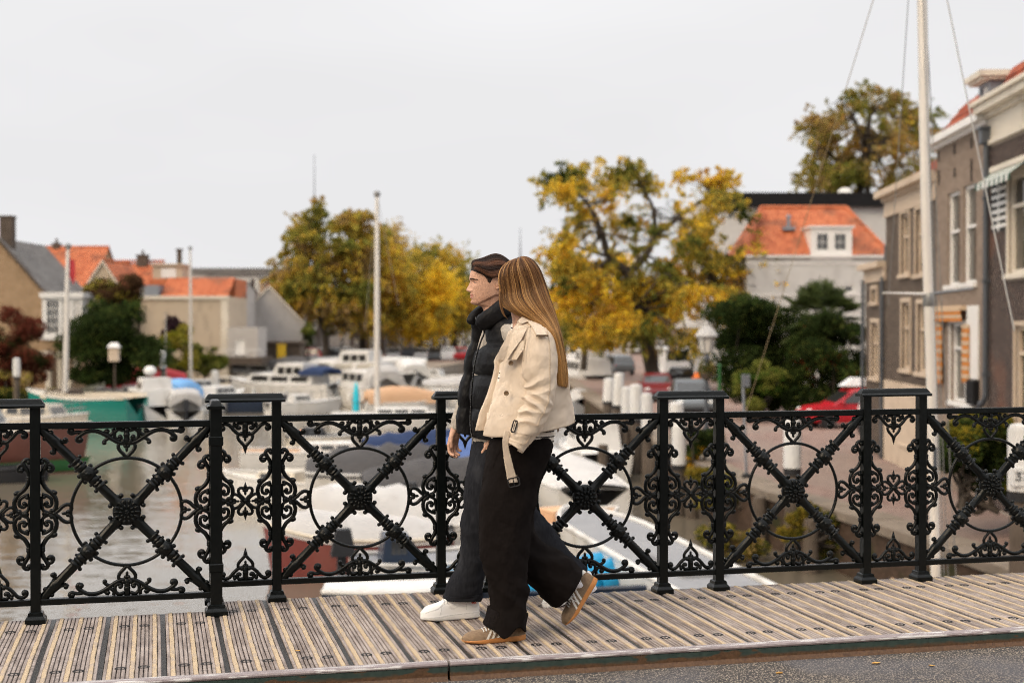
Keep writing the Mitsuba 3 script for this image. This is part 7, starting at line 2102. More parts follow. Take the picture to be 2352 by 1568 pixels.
def shoe_parts(k, heel, toe, up, kind, hsc=1.0):
    x_ = toe - heel
    L = np.linalg.norm(x_)
    x_ = x_ / L
    up = up - x_ * np.dot(up, x_)
    up /= np.linalg.norm(up)
    y_ = np.cross(up, x_)
    M = mat(heel, x_, y_, up)
    xs = np.linspace(0, 1, 41)
    w = np.interp(xs, SX, SW)
    from scipy.ndimage import gaussian_filter1d
    w = gaussian_filter1d(w, 1.2, mode='nearest')
    white = kind == 'white'
    st = np.interp(xs, [0, .5, .8, 1], [.036, .031, .026, .024] if white else [.027, .022, .019, .018])
    spring = np.interp(xs, [0, .05, .7, 1], [.004, 0, 0, .012])
    sole = []
    for x, ww, s, sp in zip(xs, w, st, spring):
        o = 1.06
        sole.append([[x * L, -ww * .92, sp], [x * L, ww * .92, sp], [x * L, ww * o, sp + .006], [x * L, ww * o, s - .003], [x * L, ww * (o - .05), s], [x * L, -ww * (o - .05), s], [x * L, -ww * o, s - .003], [x * L, -ww * o, sp + .006]])
    part(k, 'sole', xf(outward(rings(np.array(sole), True)), M), 'mat_sole_white' if white else 'mat_gum', 40)
    if white:
        part(k, 'sole_line', xf(tube(np.vstack([np.stack([xs[1:-1] * L, w[1:-1] * 1.062, st[1:-1] - .006], 1)]), .0012, 4), M), 'mat_seam_grey')
    h = np.interp(xs, [0, .04, .10, .28, .42, .55, .70, .82, .92, 1.0], np.array([.058, .072, .076, .076, .072, .060, .048, .043, .037, .016]) * hsc)
    h = gaussian_filter1d(h, 1.0, mode='nearest')
    a = np.linspace(0, np.pi, 21)

    def U(x, ph, off=0.0):
        ww, hh, s = np.interp(x, xs, w) + off, np.interp(x, xs, h) + off, np.interp(x, xs, st) - .004
        return np.stack([x * L + 0 * ph, ww * np.sign(np.cos(ph)) * np.abs(np.cos(ph)) ** .55 * (1 - .12 * np.sin(ph)), s + hh * np.abs(np.sin(ph)) ** .85], -1)
    v = np.array([U(x, a) for x in xs])
    part(k, 'upper', xf(outward(rings(v, True)), M), 'mat_shoe_white' if white else 'mat_suede', 60)

    def patch(xf0, xf1, p0, p1, off=.0018, n=14, m=5):
        ph = np.linspace(p0, p1, n)
        g = np.stack([U(xf0(ph) + (xf1(ph) - xf0(ph)) * t, ph, off) for t in np.linspace(0, 1, m)])
        gi = np.stack([U(xf0(ph) + (xf1(ph) - xf0(ph)) * t, ph, -.002) for t in np.linspace(0, 1, m)])
        vv = np.concatenate([g, gi[:, ::-1]], 1)
        return xf(outward(rings(vv, True)), M)

    def seam(pts, r=.0011, off=.0012):
        p = crom(np.array(pts, float), 24)
        return xf(tube(np.array([U(q[0], np.array([q[1]]), off)[0] for q in p]), r, 5), M)
    near = 1 if np.dot(y_, NEAR) > 0 else -1
    ang = (lambda q: q) if near > 0 else (lambda q: np.pi - q)
    if white:
        part(k, 'seams', cat([seam([(.70, ang(.1)), (.66, ang(.8)), (.62, ang(1.2))]), seam([(.24, ang(.12)), (.23, ang(.5)), (.20, ang(1.0))]), seam([(.62, ang(1.15)), (.50, ang(.95)), (.34, ang(.9)), (.16, ang(1.0)), (.03, ang(.8))]), seam([(.95, ang(.5)), (.86, ang(.55)), (.74, ang(.62)), (.66, ang(.9))])]), 'mat_seam_grey')
        sw = [(.58, ang(.72)), (.52, ang(.40)), (.44, ang(.30)), (.30, ang(.50)), (.12, ang(.86))]
        p = crom(np.array(sw), 26)
        r_ = np.interp(np.linspace(0, 1, 26), [0, .2, .45, 1], [.001, .0075, .006, .0006])
        part(k, 'curved_emblem', xf(tube(np.array([U(q[0], np.array([q[1]]), .0002)[0] for q in p]), r_, 8, flat=.25, up=(0, 1, 0)), M), 'mat_sole_white', True)
        for xx in (.46, .51, .56, .61):
            part(k, 'lace', xf(tube(np.array([U(xx + .012 * math.sin(q * 2), np.array([q]), .003)[0] for q in np.linspace(.85, np.pi - .85, 12)]), .0030, 6, flat=.6), M), 'mat_fender', True)
        c = U(.105, np.array([ang(.42)]), .0022)[0]
        sg = 1 if near > 0 else -1
        lx = -x_ if near > 0 else x_
        ly = up
        ln = y_ * near
        lx = np.cross(ly, ln)
        pc_ = (M @ np.append(c, 1))[:3]
        Ml = mat(pc_, lx, ly, ln)
        tag = part(k, 'red_tag', xf(cbox(-.0105, .0105, -.0046, .0046, -.004, .0012, .0006), Ml), 'mat_logo_red', label='small red rectangular mark with white lettering near the heel')
        tx = tm(meshkit.text_mesh('Supreme', .0044, .0006, True))
        tx = ((tx[0] - [(tx[0][:, 0].max() + tx[0][:, 0].min()) / 2, .002, 0]), tx[1])
        part(tag, 'lettering', xf(tx, Ml @ mat((0, 0, .0013))), 'mat_fender')
    else:
        for i, x0 in enumerate((.335, .425, .515)):
            part(k, 'stripe', patch(lambda q, x0=x0: x0 + .115 - .115 * np.minimum(np.abs(q if near > 0 else np.pi - q) / 1.1, 1), lambda q, x0=x0: x0 + .158 - .115 * np.minimum(np.abs(q if near > 0 else np.pi - q) / 1.1, 1), ang(.06), ang(1.12)), 'mat_stripe_white', 40)
        part(k, 'heel_tab', patch(lambda q: 0 * q + .005, lambda q: .085 - .02 * np.cos(q * 2), .95, np.pi - .95, .0022), 'mat_stripe_white', 40)
        part(k, 'toe_overlay', patch(lambda q: .73 + .08 * np.sin(q) ** 2, lambda q: 0 * q + .985, .08, np.pi - .08, .0016, 24), 'mat_suede', 50)
        part(k, 'heel_overlay', patch(lambda q: 0 * q + .008, lambda q: .20 - .06 * np.sin(q), .05, .95, .0017), 'mat_suede', 50)
        part(k, 'heel_overlay', patch(lambda q: 0 * q + .008, lambda q: .20 - .06 * np.sin(q), np.pi - .95, np.pi - .05, .0017), 'mat_suede', 50)
        for xx in (.50, .545, .59, .635, .68):
            part(k, 'lace', xf(tube(np.array([U(xx + .014 * math.sin(q * 2), np.array([q]), .003)[0] for q in np.linspace(.95, np.pi - .95, 12)]), .0027, 6, flat=.6), M), 'mat_fender', True)
        kn = U(.50, np.array([np.pi / 2 - near * .3]), .006)[0]
        part(k, 'lace_bow', xf(cat([tube(crom([kn, kn + [.012, near * .016, .010], kn + [.024, near * .024, .002], kn + [.012, near * .014, -.004], kn], 18), .0024, 6), tube(crom([kn, kn + [-.010, near * .018, .004], kn + [-.002, near * .034, -.010], kn + [.006, near * .012, -.004], kn], 18), .0024, 6), tube(crom([kn, kn + [.014, near * .020, -.012], kn + [.012, near * .030, -.034]], 10), .0022, 5)]), M), 'mat_fender', True)
        tx = tm(meshkit.text_mesh('SPEZIAL', .0062, .0006, True))
        c = U(.27, np.array([ang(.72)]), .0030)[0]
        ln = (y_ * near) * .80 + up * .60
        ly = up * .80 - (y_ * near) * .60
        lx = np.cross(ly, ln)
        part(k, 'lettering', xf(tx, mat((M @ np.append(c, 1))[:3] - lx * .013, lx, ly, ln)), 'mat_gold')
    return M


# ================================================================ the man
TM = 0.95
mk = thing('person', 'dark haired man in a black quilted vest, dark jeans and white shoes, walking left', 'person')
q = lambda u, v, lat: Hp(u, v, lat, TM)
ho = q(1141.2, 650.6, 0.072) + T_AX * 0.072
yaw = math.radians(-3)
Fm = FORE * math.cos(yaw) + NEAR * math.sin(yaw)
Nm = NEAR * math.cos(yaw) - FORE * math.sin(yaw)
MH = mat(ho, Fm, Nm, Z_AX)
bones = [(q(1165, 775, 0), .085, q(1150, 900, 0), .095), (q(1150, 900, 0), .095, q(1150, 1010, 0), .105), (q(1175, 778, .14), .045, q(1175, 778, -.14), .045), (q(1168, 715, 0), .060, q(1168, 775, 0), .07),
         (q(1178, 778, .16), .040, q(1205, 880, .24), .036), (q(1205, 880, .24), .036, q(1150, 985, .17), .026), (q(1165, 778, -.16), .040, q(1100, 880, -.23), .032), (q(1100, 880, -.23), .032, q(1050, 955, -.185), .022), (q(1050, 955, -.185), .022, q(1046, 976, -.17), .024),
         (q(1140, 1030, .09), .080, q(1090, 1205, .09), .055), (q(1090, 1205, .09), .055, q(1068, 1375, .09), .038), (q(1155, 1030, -.09), .080, q(1205, 1215, -.09), .055), (q(1205, 1215, -.09), .055, q(1325, 1335, -.09), .038)]
bm_ = skin_mesh(skel(bones), .03, 4)
hr = hand_bones(q(1047, 982, -.17), q(1042, 1013, -.165) - q(1047, 982, -.17), NEAR * .70 - FORE * .62 + Z_AX * .1, FORE * .75 + NEAR * .62, (0.30, 0.50, 0.42))
hl = hand_bones(q(1154, 990, .15), q(1137, 1016, .145) - q(1154, 990, .15), -NEAR * .85 - FORE * .4, FORE * .75 - NEAR * .4, (0.25, 0.35, 0.3))
ears = [xf(e, mat((-.004, .0725, .004), (.985, .17, 0), (-.17, .985, 0))) for e in ear_mesh()]
ears += [mirror(e, 1) for e in ears]
part(mk, 'body', cat([bm_, skin_mesh(skel(hr), .0035, 6), skin_mesh(skel(hl), .0035, 6), xf((HV, HF), MH)] + [xf(e, MH) for e in ears]), 'mat_skin', True)
nail = []
for B_ in (hr, hl):
    for j in (3, 7, 11, 15):
        pass
# face details
hd = 'face'
part(mk, 'eyebrow', xf(cap_from(lambda a, l, b: (a > .07) & (np.abs(np.abs(l) - .034) < .022) & (np.abs(b - .0185 - .0045 * np.cos((np.abs(l) - .026) * 62)) < .0034 - .05 * np.maximum(np.abs(l) - .036, 0)), .0010), MH), 'mat_brow', 40)
part(mk, 'lips', xf(cap_from(lambda a, l, b: (a > .08) & (np.abs(l) < .0235) & (b < -.0515 + .0) & (b > -.0735 + 9 * l * l) & (b < -.0515 - 4 * l * l), .0008), MH), 'mat_lip', 40)
part(mk, 'stubble', xf(cap_from(lambda a, l, b: (b < -.066 + .30 * np.maximum(.05 - a, 0) - .10 * np.maximum(a - .05, 0) + .020 * (np.random.RandomState(1).uniform(size=len(a)) - .5)) & (b > -.112) & (a > .022) & ~((np.abs(l) < .026) & (b > -.078) & (a > .09)), .0004), MH), 'mat_stubble', 40)
for s in (1, -1):
    ek = part(mk, 'eye', xf(ball((.0915, s * .0305, .0070), .0118, 3), MH), 'mat_eye', True)
    part(ek, 'iris', xf(ball((.0990, s * .0312, .0068), (.0052, .0052, .0052), 2), MH), 'mat_iris', True)
    lid = []
    for z_, dz in ((.0105, 1), (.0028, -1)):
        p = np.array([[.0915 + .0128 * math.cos(t_) * .98, s * .0305 + .0128 * math.sin(t_), z_ - .0022 * dz * (math.sin(t_) ** 2) * 1.2] for t_ in np.linspace(-1.35, 1.35, 12)])
        lid.append(tube(p, .0022, 6))
    part(ek, 'eyelid', xf(cat(lid), MH), 'mat_skin', True)
    part(ek, 'lashes', xf(tube(np.array([[.0915 + .0142 * math.cos(t_), s * .0305 + .0142 * math.sin(t_), .0098 - .0026 * math.sin(t_) ** 2] for t_ in np.linspace(-1.2, 1.2, 12)]), .0010, 4), MH), 'mat_brow')
# hair: a cropped layer at the sides, and long wavy locks swept back over the top
HLN = np.array([(-.10, -.085), (-.045, -.080), (-.034, -.060), (-.030, .000), (-.022, .030), (.000, .030), (.012, .027), (.020, .022), (.027, .006), (.033, .001), (.040, .006), (.047, .022), (.056, .032), (.070, .043), (.083, .049), (.100, .058), (.116, .067), (.14, .075)])


def hairline(a, b):
    return b > np.interp(a, HLN[:, 0], HLN[:, 1])


hk = part(mk, 'hair', xf(cap_from(lambda a, l, b: hairline(a, b), lambda a, l, b: .0016 + .0075 * smoothn(.055, .10, b)), MH), 'mat_hair_dark', 60, label='short wavy dark brown hair swept back')
rm = np.random.RandomState(4)
Lm = [(1088, 619), (1093, 617), (1104, 625), (1117, 633), (1133, 634), (1150, 632), (1166, 630), (1182, 640)]
Um = [(1084, 613), (1084, 603), (1096, 595), (1115, 588.5), (1136, 585.5), (1156, 589), (1172, 600), (1184, 618)]
NS, KS = 26, 1300
lw, uw = crom(Lm, NS), crom(Um, NS)
paths, cols, rr = [], [], []
tt = np.linspace(0, 1, NS)
for i in range(KS):
    w = rm.uniform(0, 1)
    side = 1 if rm.uniform() < .72 else -1
    ph = 0.5 * rm.normal() * .4 + 6 * w
    wave = 2.6 * np.sin(tt * 13 + 2.2 * w + ph * .15) * np.sin(np.pi * np.clip(tt * 1.1, 0, 1))
    uv = lw * (1 - w) + uw * w + np.stack([0 * tt, wave + rm.normal() * .6], 1)
    half = .083 * np.clip(1 - (w * .99) ** 2.6, 0, 1) ** .5 * np.interp(tt, [0, .12, .35, .8, 1], [.62, .86, 1.0, 1.0, .9])
    lat = side * (half + .0035 + .004 * np.sin(tt * 13 + ph)) * rm.uniform(.94, 1.03)
    t1 = rm.uniform(.45, 1.0)
    t0_ = rm.uniform(0, .25) if rm.uniform() < .6 else 0
    sel = np.linspace(t0_, t1, NS)
    P3 = np.array([Hp(np.interp(x, tt, uv[:, 0]), np.interp(x, tt, uv[:, 1]), np.interp(x, tt, lat), TM) for x in sel])
    paths.append(P3)
    gl = .5 + .5 * math.sin(9 * w + ph * .6)
    b_ = np.array([.020, .0095, .0060]) * (1 - gl) + np.array([.105, .045, .024]) * gl ** 1.6
    cols.append(b_ * rm.uniform(.6, 1.4))
    rr.append(rm.uniform(.0012, .0026))
m_, c_ = strands(np.array(paths), np.array(rr), np.array(cols))
part(hk, 'locks', m_, 'mat_hair', True, color=c_, kind='stuff')
# sweater
def knit(v, S, A):
    return .004 * (meshkit.fbm(v * 14, 3, 2) - .5) * 2
sw = eloft([(1128, 722, 1185, 722, 0, .06), (1112, 752, 1200, 752, 0, .11), (1098, 800, 1208, 800, 0, .15), (1092, 850, 1206, 850, 0, .16), (1090, 920, 1200, 920, 0, .16), (1089, 985, 1190, 985, 0, .165), (1088, 1008, 1186, 1012, 0, .165), (1089, 1019, 1184, 1022, 0, .16)], TM, 40, 5, disp=knit)
ks = part(mk, 'sweater', closed_cloth(sw), 'mat_knit', True, label='oatmeal knitted sweater')
rib = []
rv_ = eloft([(1087, 1003, 1187, 1005, 0, .168), (1088, 1019, 1185, 1023, 0, .163)], TM, 96, 3)
ctr = rv_.mean(1, keepdims=True)
rv_ = ctr + (rv_ - ctr) * (1 + .010 * (np.arange(96) % 3 == 0)[None, :, None])
part(ks, 'ribbed_hem', closed_cloth(rv_, True, .02), 'mat_knit', 30)
for rows, lab in (([(1150, 745, 1195, 745, .14, .05), (1152, 765, 1200, 770, .20, .07), (1168, 810, 1222, 815, .235, .066), (1178, 860, 1232, 868, .245, .062), (1176, 900, 1228, 905, .24, .06), (1158, 945, 1206, 952, .21, .054), (1140, 980, 1172, 988, .18, .045)], 'near'),
                  ([(1120, 755, 1180, 755, -.16, .06), (1102, 800, 1160, 800, -.21, .066), (1078, 860, 1130, 862, -.235, .062), (1062, 900, 1112, 905, -.23, .058), (1042, 945, 1084, 950, -.19, .050), (1036, 970, 1066, 976, -.175, .042), (1033, 982, 1061, 988, -.172, .038)], 'far')):
    sv = eloft(rows, TM, 28, 5, disp=lambda v, S, A: wr(v, (14, 14, 26), 3, .006))
    part(ks, 'sleeve', closed_cloth(sv, True, .03), 'mat_knit', True)
# vest
seams = [786, 860, 938]
def puff(v, S, A):
    z = v[..., 2]
    zs_ = [1.45 - (s - 745) * 7.1 / FPX for s in seams] + [1.55, .78]
    d = np.min(np.abs(z[..., None] - np.array(zs_)), -1)
    return .026 * (np.clip(d / .055, 0, 1) ** .55 - 1) + wr(v, (13, 13, 9), 5, .010)
near_rows = [(1118, 730, 1200, 716, .02, .10), (1112, 745, 1206, 735, .02, .150), (1112, 764, 1214, 760, .02, .185), (1099, 800, 1218, 800, .03, .205), (1090, 835, 1222, 835, .03, .215), (1086, 860, 1222, 860, .03, .215), (1083, 900, 1218, 900, .03, .215), (1081, 938, 1214, 938, .03, .215), (1081, 970, 1210, 975, .03, .21), (1085, 1003, 1206, 1005, .03, .20)]
vk = part(mk, 'vest', closed_cloth(eloft(near_rows, TM, 64, 10, .86, disp=puff), True, .06), 'mat_vest', True, label='black quilted sleeveless vest, worn open')
far_rows = [(1114, 712, 1140, 716, -.06, .030), (1086, 742, 1118, 745, -.075, .030), (1085, 760, 1116, 762, -.09, .036), (1076, 800, 1108, 800, -.10, .045), (1068, 836, 1104, 836, -.11, .050), (1056, 894, 1096, 894, -.115, .050), (1051, 938, 1094, 938, -.115, .050), (1049.5, 970, 1093, 972, -.115, .048), (1050.5, 993, 1092, 1000, -.11, .045)]
part(vk, 'front_panel', closed_cloth(eloft(far_rows, TM, 30, 8, .8, disp=lambda v, S, A: .5 * puff(v, S, A) + .004), True, .03), 'mat_vest', True, label='far front panel hanging open')
def coll(path, ra, rb, lat, seed):
    p = crom(np.array(path, float), 22)
    v = []
    an_ = np.arange(20) * 2 * np.pi / 20
    P3 = np.array([Hp(a_, b_, l_, TM) for a_, b_, l_ in p])
    t = np.gradient(P3, axis=0)
    t /= np.linalg.norm(t, axis=1, keepdims=True)
    ka = np.interp(np.linspace(0, 1, 22), [0, .06, .3, .7, 1], ra)
    for P_, t_, k_ in zip(P3, t, ka):
        e1_ = np.cross(t_, NEAR)
        e1_ /= np.linalg.norm(e1_)
        e2_ = np.cross(e1_, t_)
        v.append(P_ + k_ * np.cos(an_)[:, None] * e1_ + rb * min(1, k_ / .03) * np.sin(an_)[:, None] * e2_)
    v = np.array(v)
    return outward(rings(v + (wr(v, (22, 22, 22), seed, .008))[..., None] * 0.6, True))
part(vk, 'collar', coll([(1100, 745, .080), (1116, 737, .110), (1134, 725, .130), (1158, 706, .125), (1182, 696, .09), (1200, 696, .02)], (.026, .042, .047, .046, .038), .030, .1, 11), 'mat_vest', True, label='high padded collar')
part(vk, 'collar', coll([(1080, 743, -.055), (1086, 731, -.065), (1102, 717, -.085), (1130, 700, -.105), (1165, 694, -.08), (1198, 694, .0)], (.014, .022, .030, .032, .030), .026, -.1, 12), 'mat_vest', True)
zl = [(1093, 729, .085), (1098, 740, .082), (1106, 752, .08), (1112, 764, .075), (1103, 788, .075), (1093, 822, .078), (1087, 858, .078), (1083, 905, .075), (1081, 950, .07), (1081, 980, .065), (1085, 1006, .06)]
zp = crom(np.array(zl), 120)
ZP = np.array([Hp(*z_, TM) for z_ in zp])
part(vk, 'zip_tape', tube(ZP, .0042, 6), 'mat_lining', True)
part(vk, 'zip_teeth', cat([ball(P_ + NEAR * .003 + FORE * .003, (.0022, .0022, .0013), 0) for P_ in ZP]), 'mat_zip')
part(vk, 'zip_pull', cat([tube([ZP[-1], ZP[-1] - [0, 0, .028]], .0032, 6), ball(ZP[-1] + NEAR * .002, (.005, .004, .007))]), 'mat_zip')
# jeans
def den(seed, amp=.012):
    def fn(v, S, A):
        z = v[..., 2]
        k = np.exp(-((S - .55) / .16) ** 2) + 1.3 * np.exp(-((S - 1.0) / .16) ** 2) + .5
        return k * amp * (meshkit.fbm(np.stack([v[..., 0] * 7 + A, v[..., 1] * 7, z * 17 + 1.2 * np.sin(A)], -1) + seed, 3, seed) - .5) * 2
    return fn
jf = eloft([(1087, 1010, 1188, 1010, .0, .155), (1085, 1028, 1192, 1030, .01, .165), (1078, 1060, 1186, 1062, .03, .15), (1071, 1090, 1170, 1092, .06, .115), (1067, 1130, 1152, 1132, .085, .095), (1064, 1171, 1140, 1172, .09, .092), (1058, 1212, 1128, 1214, .09, .090), (1057, 1255, 1118, 1256, .09, .088), (1055, 1290, 1112, 1294, .09, .088), (1040, 1320, 1111, 1322, .09, .086), (1027, 1345, 1108, 1340, .09, .085), (1020, 1367, 1104, 1362, .09, .084), (1022, 1374, 1098, 1374, .09, .082)], TM, 48, 7, .92, disp=den(3))
kj = part(mk, 'jeans', closed_cloth(jf, True, .06), 'mat_denim', True, label='faded black denim jeans')
jr = eloft([(1120, 1050, 1195, 1040, -.07, .12), (1125, 1120, 1205, 1100, -.085, .10), (1150, 1190, 1226, 1160, -.09, .092), (1178, 1240, 1255, 1192, -.09, .088), (1214, 1285, 1284, 1234, -.09, .086), (1250, 1325, 1316, 1272, -.09, .084), (1286, 1362, 1345, 1304, -.09, .084)], TM, 44, 7, .92, disp=den(8))
part(kj, 'leg', closed_cloth(jr, True, .06), 'mat_denim', True)
hemv = jf[-9:]
part(kj, 'turned_hem', closed_cloth(hemv.mean(1, keepdims=True) + (hemv - hemv.mean(1, keepdims=True)) * (1.03 + .012 * np.sin(np.arange(48) * 2.4))[None, :, None], True, .02), 'mat_denim', True)
sp = crom([(1150, 1040, .16), (1120, 1110, .17), (1112, 1171, .185), (1095, 1240, .18), (1084, 1300, .178), (1070, 1360, .176)], 60)
# belt loop line and shoes
s1 = part(mk, 'shoe', None if False else ball(q(1062, 1376, .09), (.045, .045, .05), 2), 'mat_sock', True, label='left white leather shoe with a thick sole, flat on the deck')
shoe_parts(s1, q(1098, 1414, .09) + T_AX * 0 - [0, 0, .002], np.array([*q(966.5, 1413, .115)[:2], 0.001]), Z_AX, 'white', 1.25)
s2 = part(mk, 'shoe', ball(q(1335, 1338, -.09), (.045, .045, .05), 2), 'mat_sock', True, label='right white leather shoe with the heel lifted')
shoe_parts(s2, q(1369, 1352, -.09), q(1250, 1402, -.09), Z_AX, 'white', 1.12)

# ================================================================ the woman
TW_ = 0.40
wk_ = thing('person', 'long haired woman in a cropped beige trench jacket and wide black trousers, walking left', 'person')
q = lambda u, v, lat: Hp(u, v, lat, TW_)
yaw = math.radians(-52)
Fw = FORE * math.cos(yaw) + NEAR * math.sin(yaw)
Nw = NEAR * math.cos(yaw) - FORE * math.sin(yaw)
MHW = mat(q(1197, 660, 0), Fw * .90, Nw * .90, Z_AX * .90)
bones = [(q(1206, 690, 0), .050, q(1216, 745, 0), .056), (q(1222, 770, .12), .048, q(1222, 770, -.12), .048), (q(1222, 775, 0), .085, q(1210, 900, 0), .085), (q(1210, 900, 0), .085, q(1200, 1010, 0), .10),
         (q(1238, 775, .17), .045, q(1245, 905, .21), .036), (q(1245, 905, .21), .036, q(1192, 1012, .18), .026), (q(1225, 775, -.17), .045, q(1205, 900, -.20), .036), (q(1205, 900, -.20), .036, q(1168, 1000, -.16), .026),
         (q(1190, 1040, .07), .085, q(1160, 1230, .07), .052), (q(1160, 1230, .07), .052, q(1178, 1440, .07), .034), (q(1200, 1040, -.08), .080, q(1198, 1235, -.085), .042), (q(1198, 1235, -.085), .042, q(1318, 1336, -.085), .032)]
hl = hand_bones(q(1190, 1018, .14), q(1172, 1060, .12) - q(1190, 1018, .14), -NEAR * .8 - FORE * .3, FORE * .8 - NEAR * .3, (0.3, 0.4, 0.3), .92)
hr = hand_bones(q(1168, 1002, -.16), q(1160, 1040, -.16) - q(1168, 1002, -.16), NEAR * .9, FORE, (0.3, 0.4, 0.3), .92)
earw = [xf(e, MHW @ mat((-.004, .0725, .004), (.985, .17, 0), (-.17, .985, 0))) for e in ear_mesh()]
part(wk_, 'body', cat([skin_mesh(skel(bones), .03, 4), skin_mesh(skel(hl), .0035, 5), skin_mesh(skel(hr), .0035, 5), xf((HV, HF), MHW)] + earw), 'mat_skin', True)
for s in (1, -1):
    ek = part(wk_, 'eye', xf(ball((.0915, s * .0305, .0070), .0118, 2), MHW), 'mat_eye', True)
    part(ek, 'iris', xf(ball((.0990, s * .0312, .0068), .0052, 2), MHW), 'mat_iris', True)
part(wk_, 'lips', xf(cap_from(lambda a, l, b: (a > .08) & (np.abs(l) < .022) & (b > -.0735 + 9 * l * l) & (b < -.0515 - 4 * l * l), .0008), MHW), 'mat_lip', 40)
part(wk_, 'eyebrow', xf(cap_from(lambda a, l, b: (a > .07) & (np.abs(np.abs(l) - .034) < .022) & (np.abs(b - .0205) < .0025), .0010), MHW), 'mat_brow', 40)
# hair
Lc = [(1192, 591), (1168, 600), (1150, 618), (1145, 640), (1149, 668), (1151, 695), (1166, 711), (1193, 726), (1226, 741), (1252, 758), (1268, 785), (1275, 815), (1277, 848), (1277, 886)]
Rc = [(1196, 588.5), (1211, 590), (1226, 599), (1239, 617), (1248, 640), (1256, 664), (1264, 690), (1273, 715), (1281, 742), (1287, 768), (1292, 795), (1297, 820), (1301, 852), (1304, 890)]
NW = 30
tw = np.linspace(0, 1, NW)
lcv, rcv = crom(Lc, NW), crom(Rc, NW)
latc = np.interp(tw, [0, .35, .55, .7, 1], [0, 0, .07, .155, .190])
hd_ = np.interp(tw, [0, .08, .2, .35, .5, .65, .8, 1], [.018, .058, .088, .096, .092, .072, .050, .040])
base_rows = [(lcv[i, 0] + 2, lcv[i, 1], rcv[i, 0] - 2, rcv[i, 1], latc[i], hd_[i] * .93) for i in range(0, NW)]
base_rows[0] = (1190, 591, 1199, 590, 0, .02)
hv = eloft(base_rows, TW_, 40, 1)
hw = part(wk_, 'hair', outward(rings(hv, True)), 'mat_hair_brown', True, label='long straight light brown hair falling down the back')
rw = np.random.RandomState(7)
paths, cols, tips, rr = [], [], [], []
for i in range(2700):
    w = rw.beta(1.0, 1.0)
    side = 1 if rw.uniform() < .80 else -1
    clump = .6 * meshkit.noise(np.array([w * 58, side * 3.0, 1.0]), 4) + .4 * meshkit.noise(np.array([w * 17, side * 3.0, 5.0]), 6)
    wob = rw.normal() * 1.2
    wd_ = np.clip(w + tw * rw.normal() * .055, 0, 1)[:, None]
    uv = lcv * (1 - wd_) + rcv * wd_
    fl = np.interp(tw, [0, .3, 1], [0, .6, 1])
    uv = uv + np.stack([fl * (wob + 2.2 * np.sin(tw * (5 + 2 * clump) + clump * 12) * rw.uniform(.3, 1)), fl * wob * .5], 1)
    prof_ = np.sqrt(np.clip(1 - (2 * w - 1) ** 2, .02, 1))
    lat = latc + side * (hd_ * prof_ * (1.0 + .05 * rw.normal()) + .003 + .004 * (clump - .5))
    t0_ = 0 if rw.uniform() < .55 else rw.uniform(0, .35)
    t1 = 1 - abs(rw.normal()) * .035 if rw.uniform() < .75 else rw.uniform(.55, .95)
    sel = np.linspace(t0_, min(t1, 1), NW)
    P3 = np.array([Hp(np.interp(x, tw, uv[:, 0]), np.interp(x, tw, uv[:, 1]), np.interp(x, tw, lat), TW_) for x in sel])
    paths.append(P3)
    hl_ = smoothn(.60, .88, clump + .14 * rw.normal())
    dk_2 = smoothn(.50, .22, clump + .12 * rw.normal())
    b_ = np.array([.118, .049, .019]) * (1 - hl_) + np.array([.48, .27, .105]) * hl_
    b_ = b_ * (1 - .68 * dk_2)
    cols.append(b_ * rw.uniform(.75, 1.25))
    tips.append(np.array([.46, .245, .085]) * rw.uniform(.65, 1.2))
    rr.append(rw.uniform(.0008, .0019))
m_, c_ = strands(np.array(paths), np.array(rr), np.array(cols), tipcol=np.array(tips))
part(hw, 'strands', m_, 'mat_hair', True, color=c_, kind='stuff')
# a lock hanging at the front, and loose flying hairs
paths, cols, rr = [], [], []
for i in range(90):
    o_ = rw.normal(size=2) * 1.4
    p = crom([(1149 + o_[0], 668, .03), (1150 + o_[0], 692, .035), (1153.5 + o_[0] * .8, 712, .035), (1158 + o_[0] * .4 + o_[1] * .3, 724, .035), (1163.5 + o_[1], 731 + o_[1] * .8, .03)], NW)
    paths.append(np.array([Hp(a_, b_, l_ + rw.normal() * 0 + .008 * o_[1], TW_) for a_, b_, l_ in p]))
    cols.append(np.array([.22, .115, .052]) * rw.uniform(.7, 1.4))
    rr.append(.0013)
for i in range(70):
    t_ = rw.uniform(.12, .9)
    k_ = int(t_ * (NW - 4))
    o = rcv[k_] - [rw.uniform(0, 6), 0]
    ln = rw.uniform(14, 44)
    an_ = rw.uniform(.9, 1.9)
    cu = rw.normal() * .5
    pts = [o]
    for j in range(NW - 1):
        an_ += cu / NW
        pts.append(pts[-1] + ln / NW * np.array([math.cos(an_), math.sin(an_)]) + [0.12, 0])
    paths.append(np.array([Hp(a_, b_, latc[k_] + .02, TW_) for a_, b_ in pts]))
    cols.append(np.array([.38, .24, .12]) * rw.uniform(.7, 1.3))
    rr.append(.0006)
m_, c_ = strands(np.array(paths), np.array(rr), np.array(cols))
part(hw, 'loose_strands', m_, 'mat_hair', True, color=c_, kind='stuff')
# striped shirt
sh_ = eloft([(1186, 724, 1216, 728, 0, .062), (1178, 745, 1240, 745, 0, .12), (1165, 800, 1260, 800, -.03, .10), (1149, 850, 1265, 850, -.03, .10), (1137, 905, 1268, 905, -.03, .10), (1121, 955, 1270, 955, -.02, .12), (1128, 990, 1270, 988, 0, .165), (1130, 1008, 1269, 1013, 0, .165)], TW_, 44, 5, disp=lambda v, S, A: wr(v, (16, 16, 16), 21, .005))
part(wk_, 'striped_shirt', closed_cloth(sh_), 'mat_stripe_shirt', True, label='cream shirt with thin black stripes')
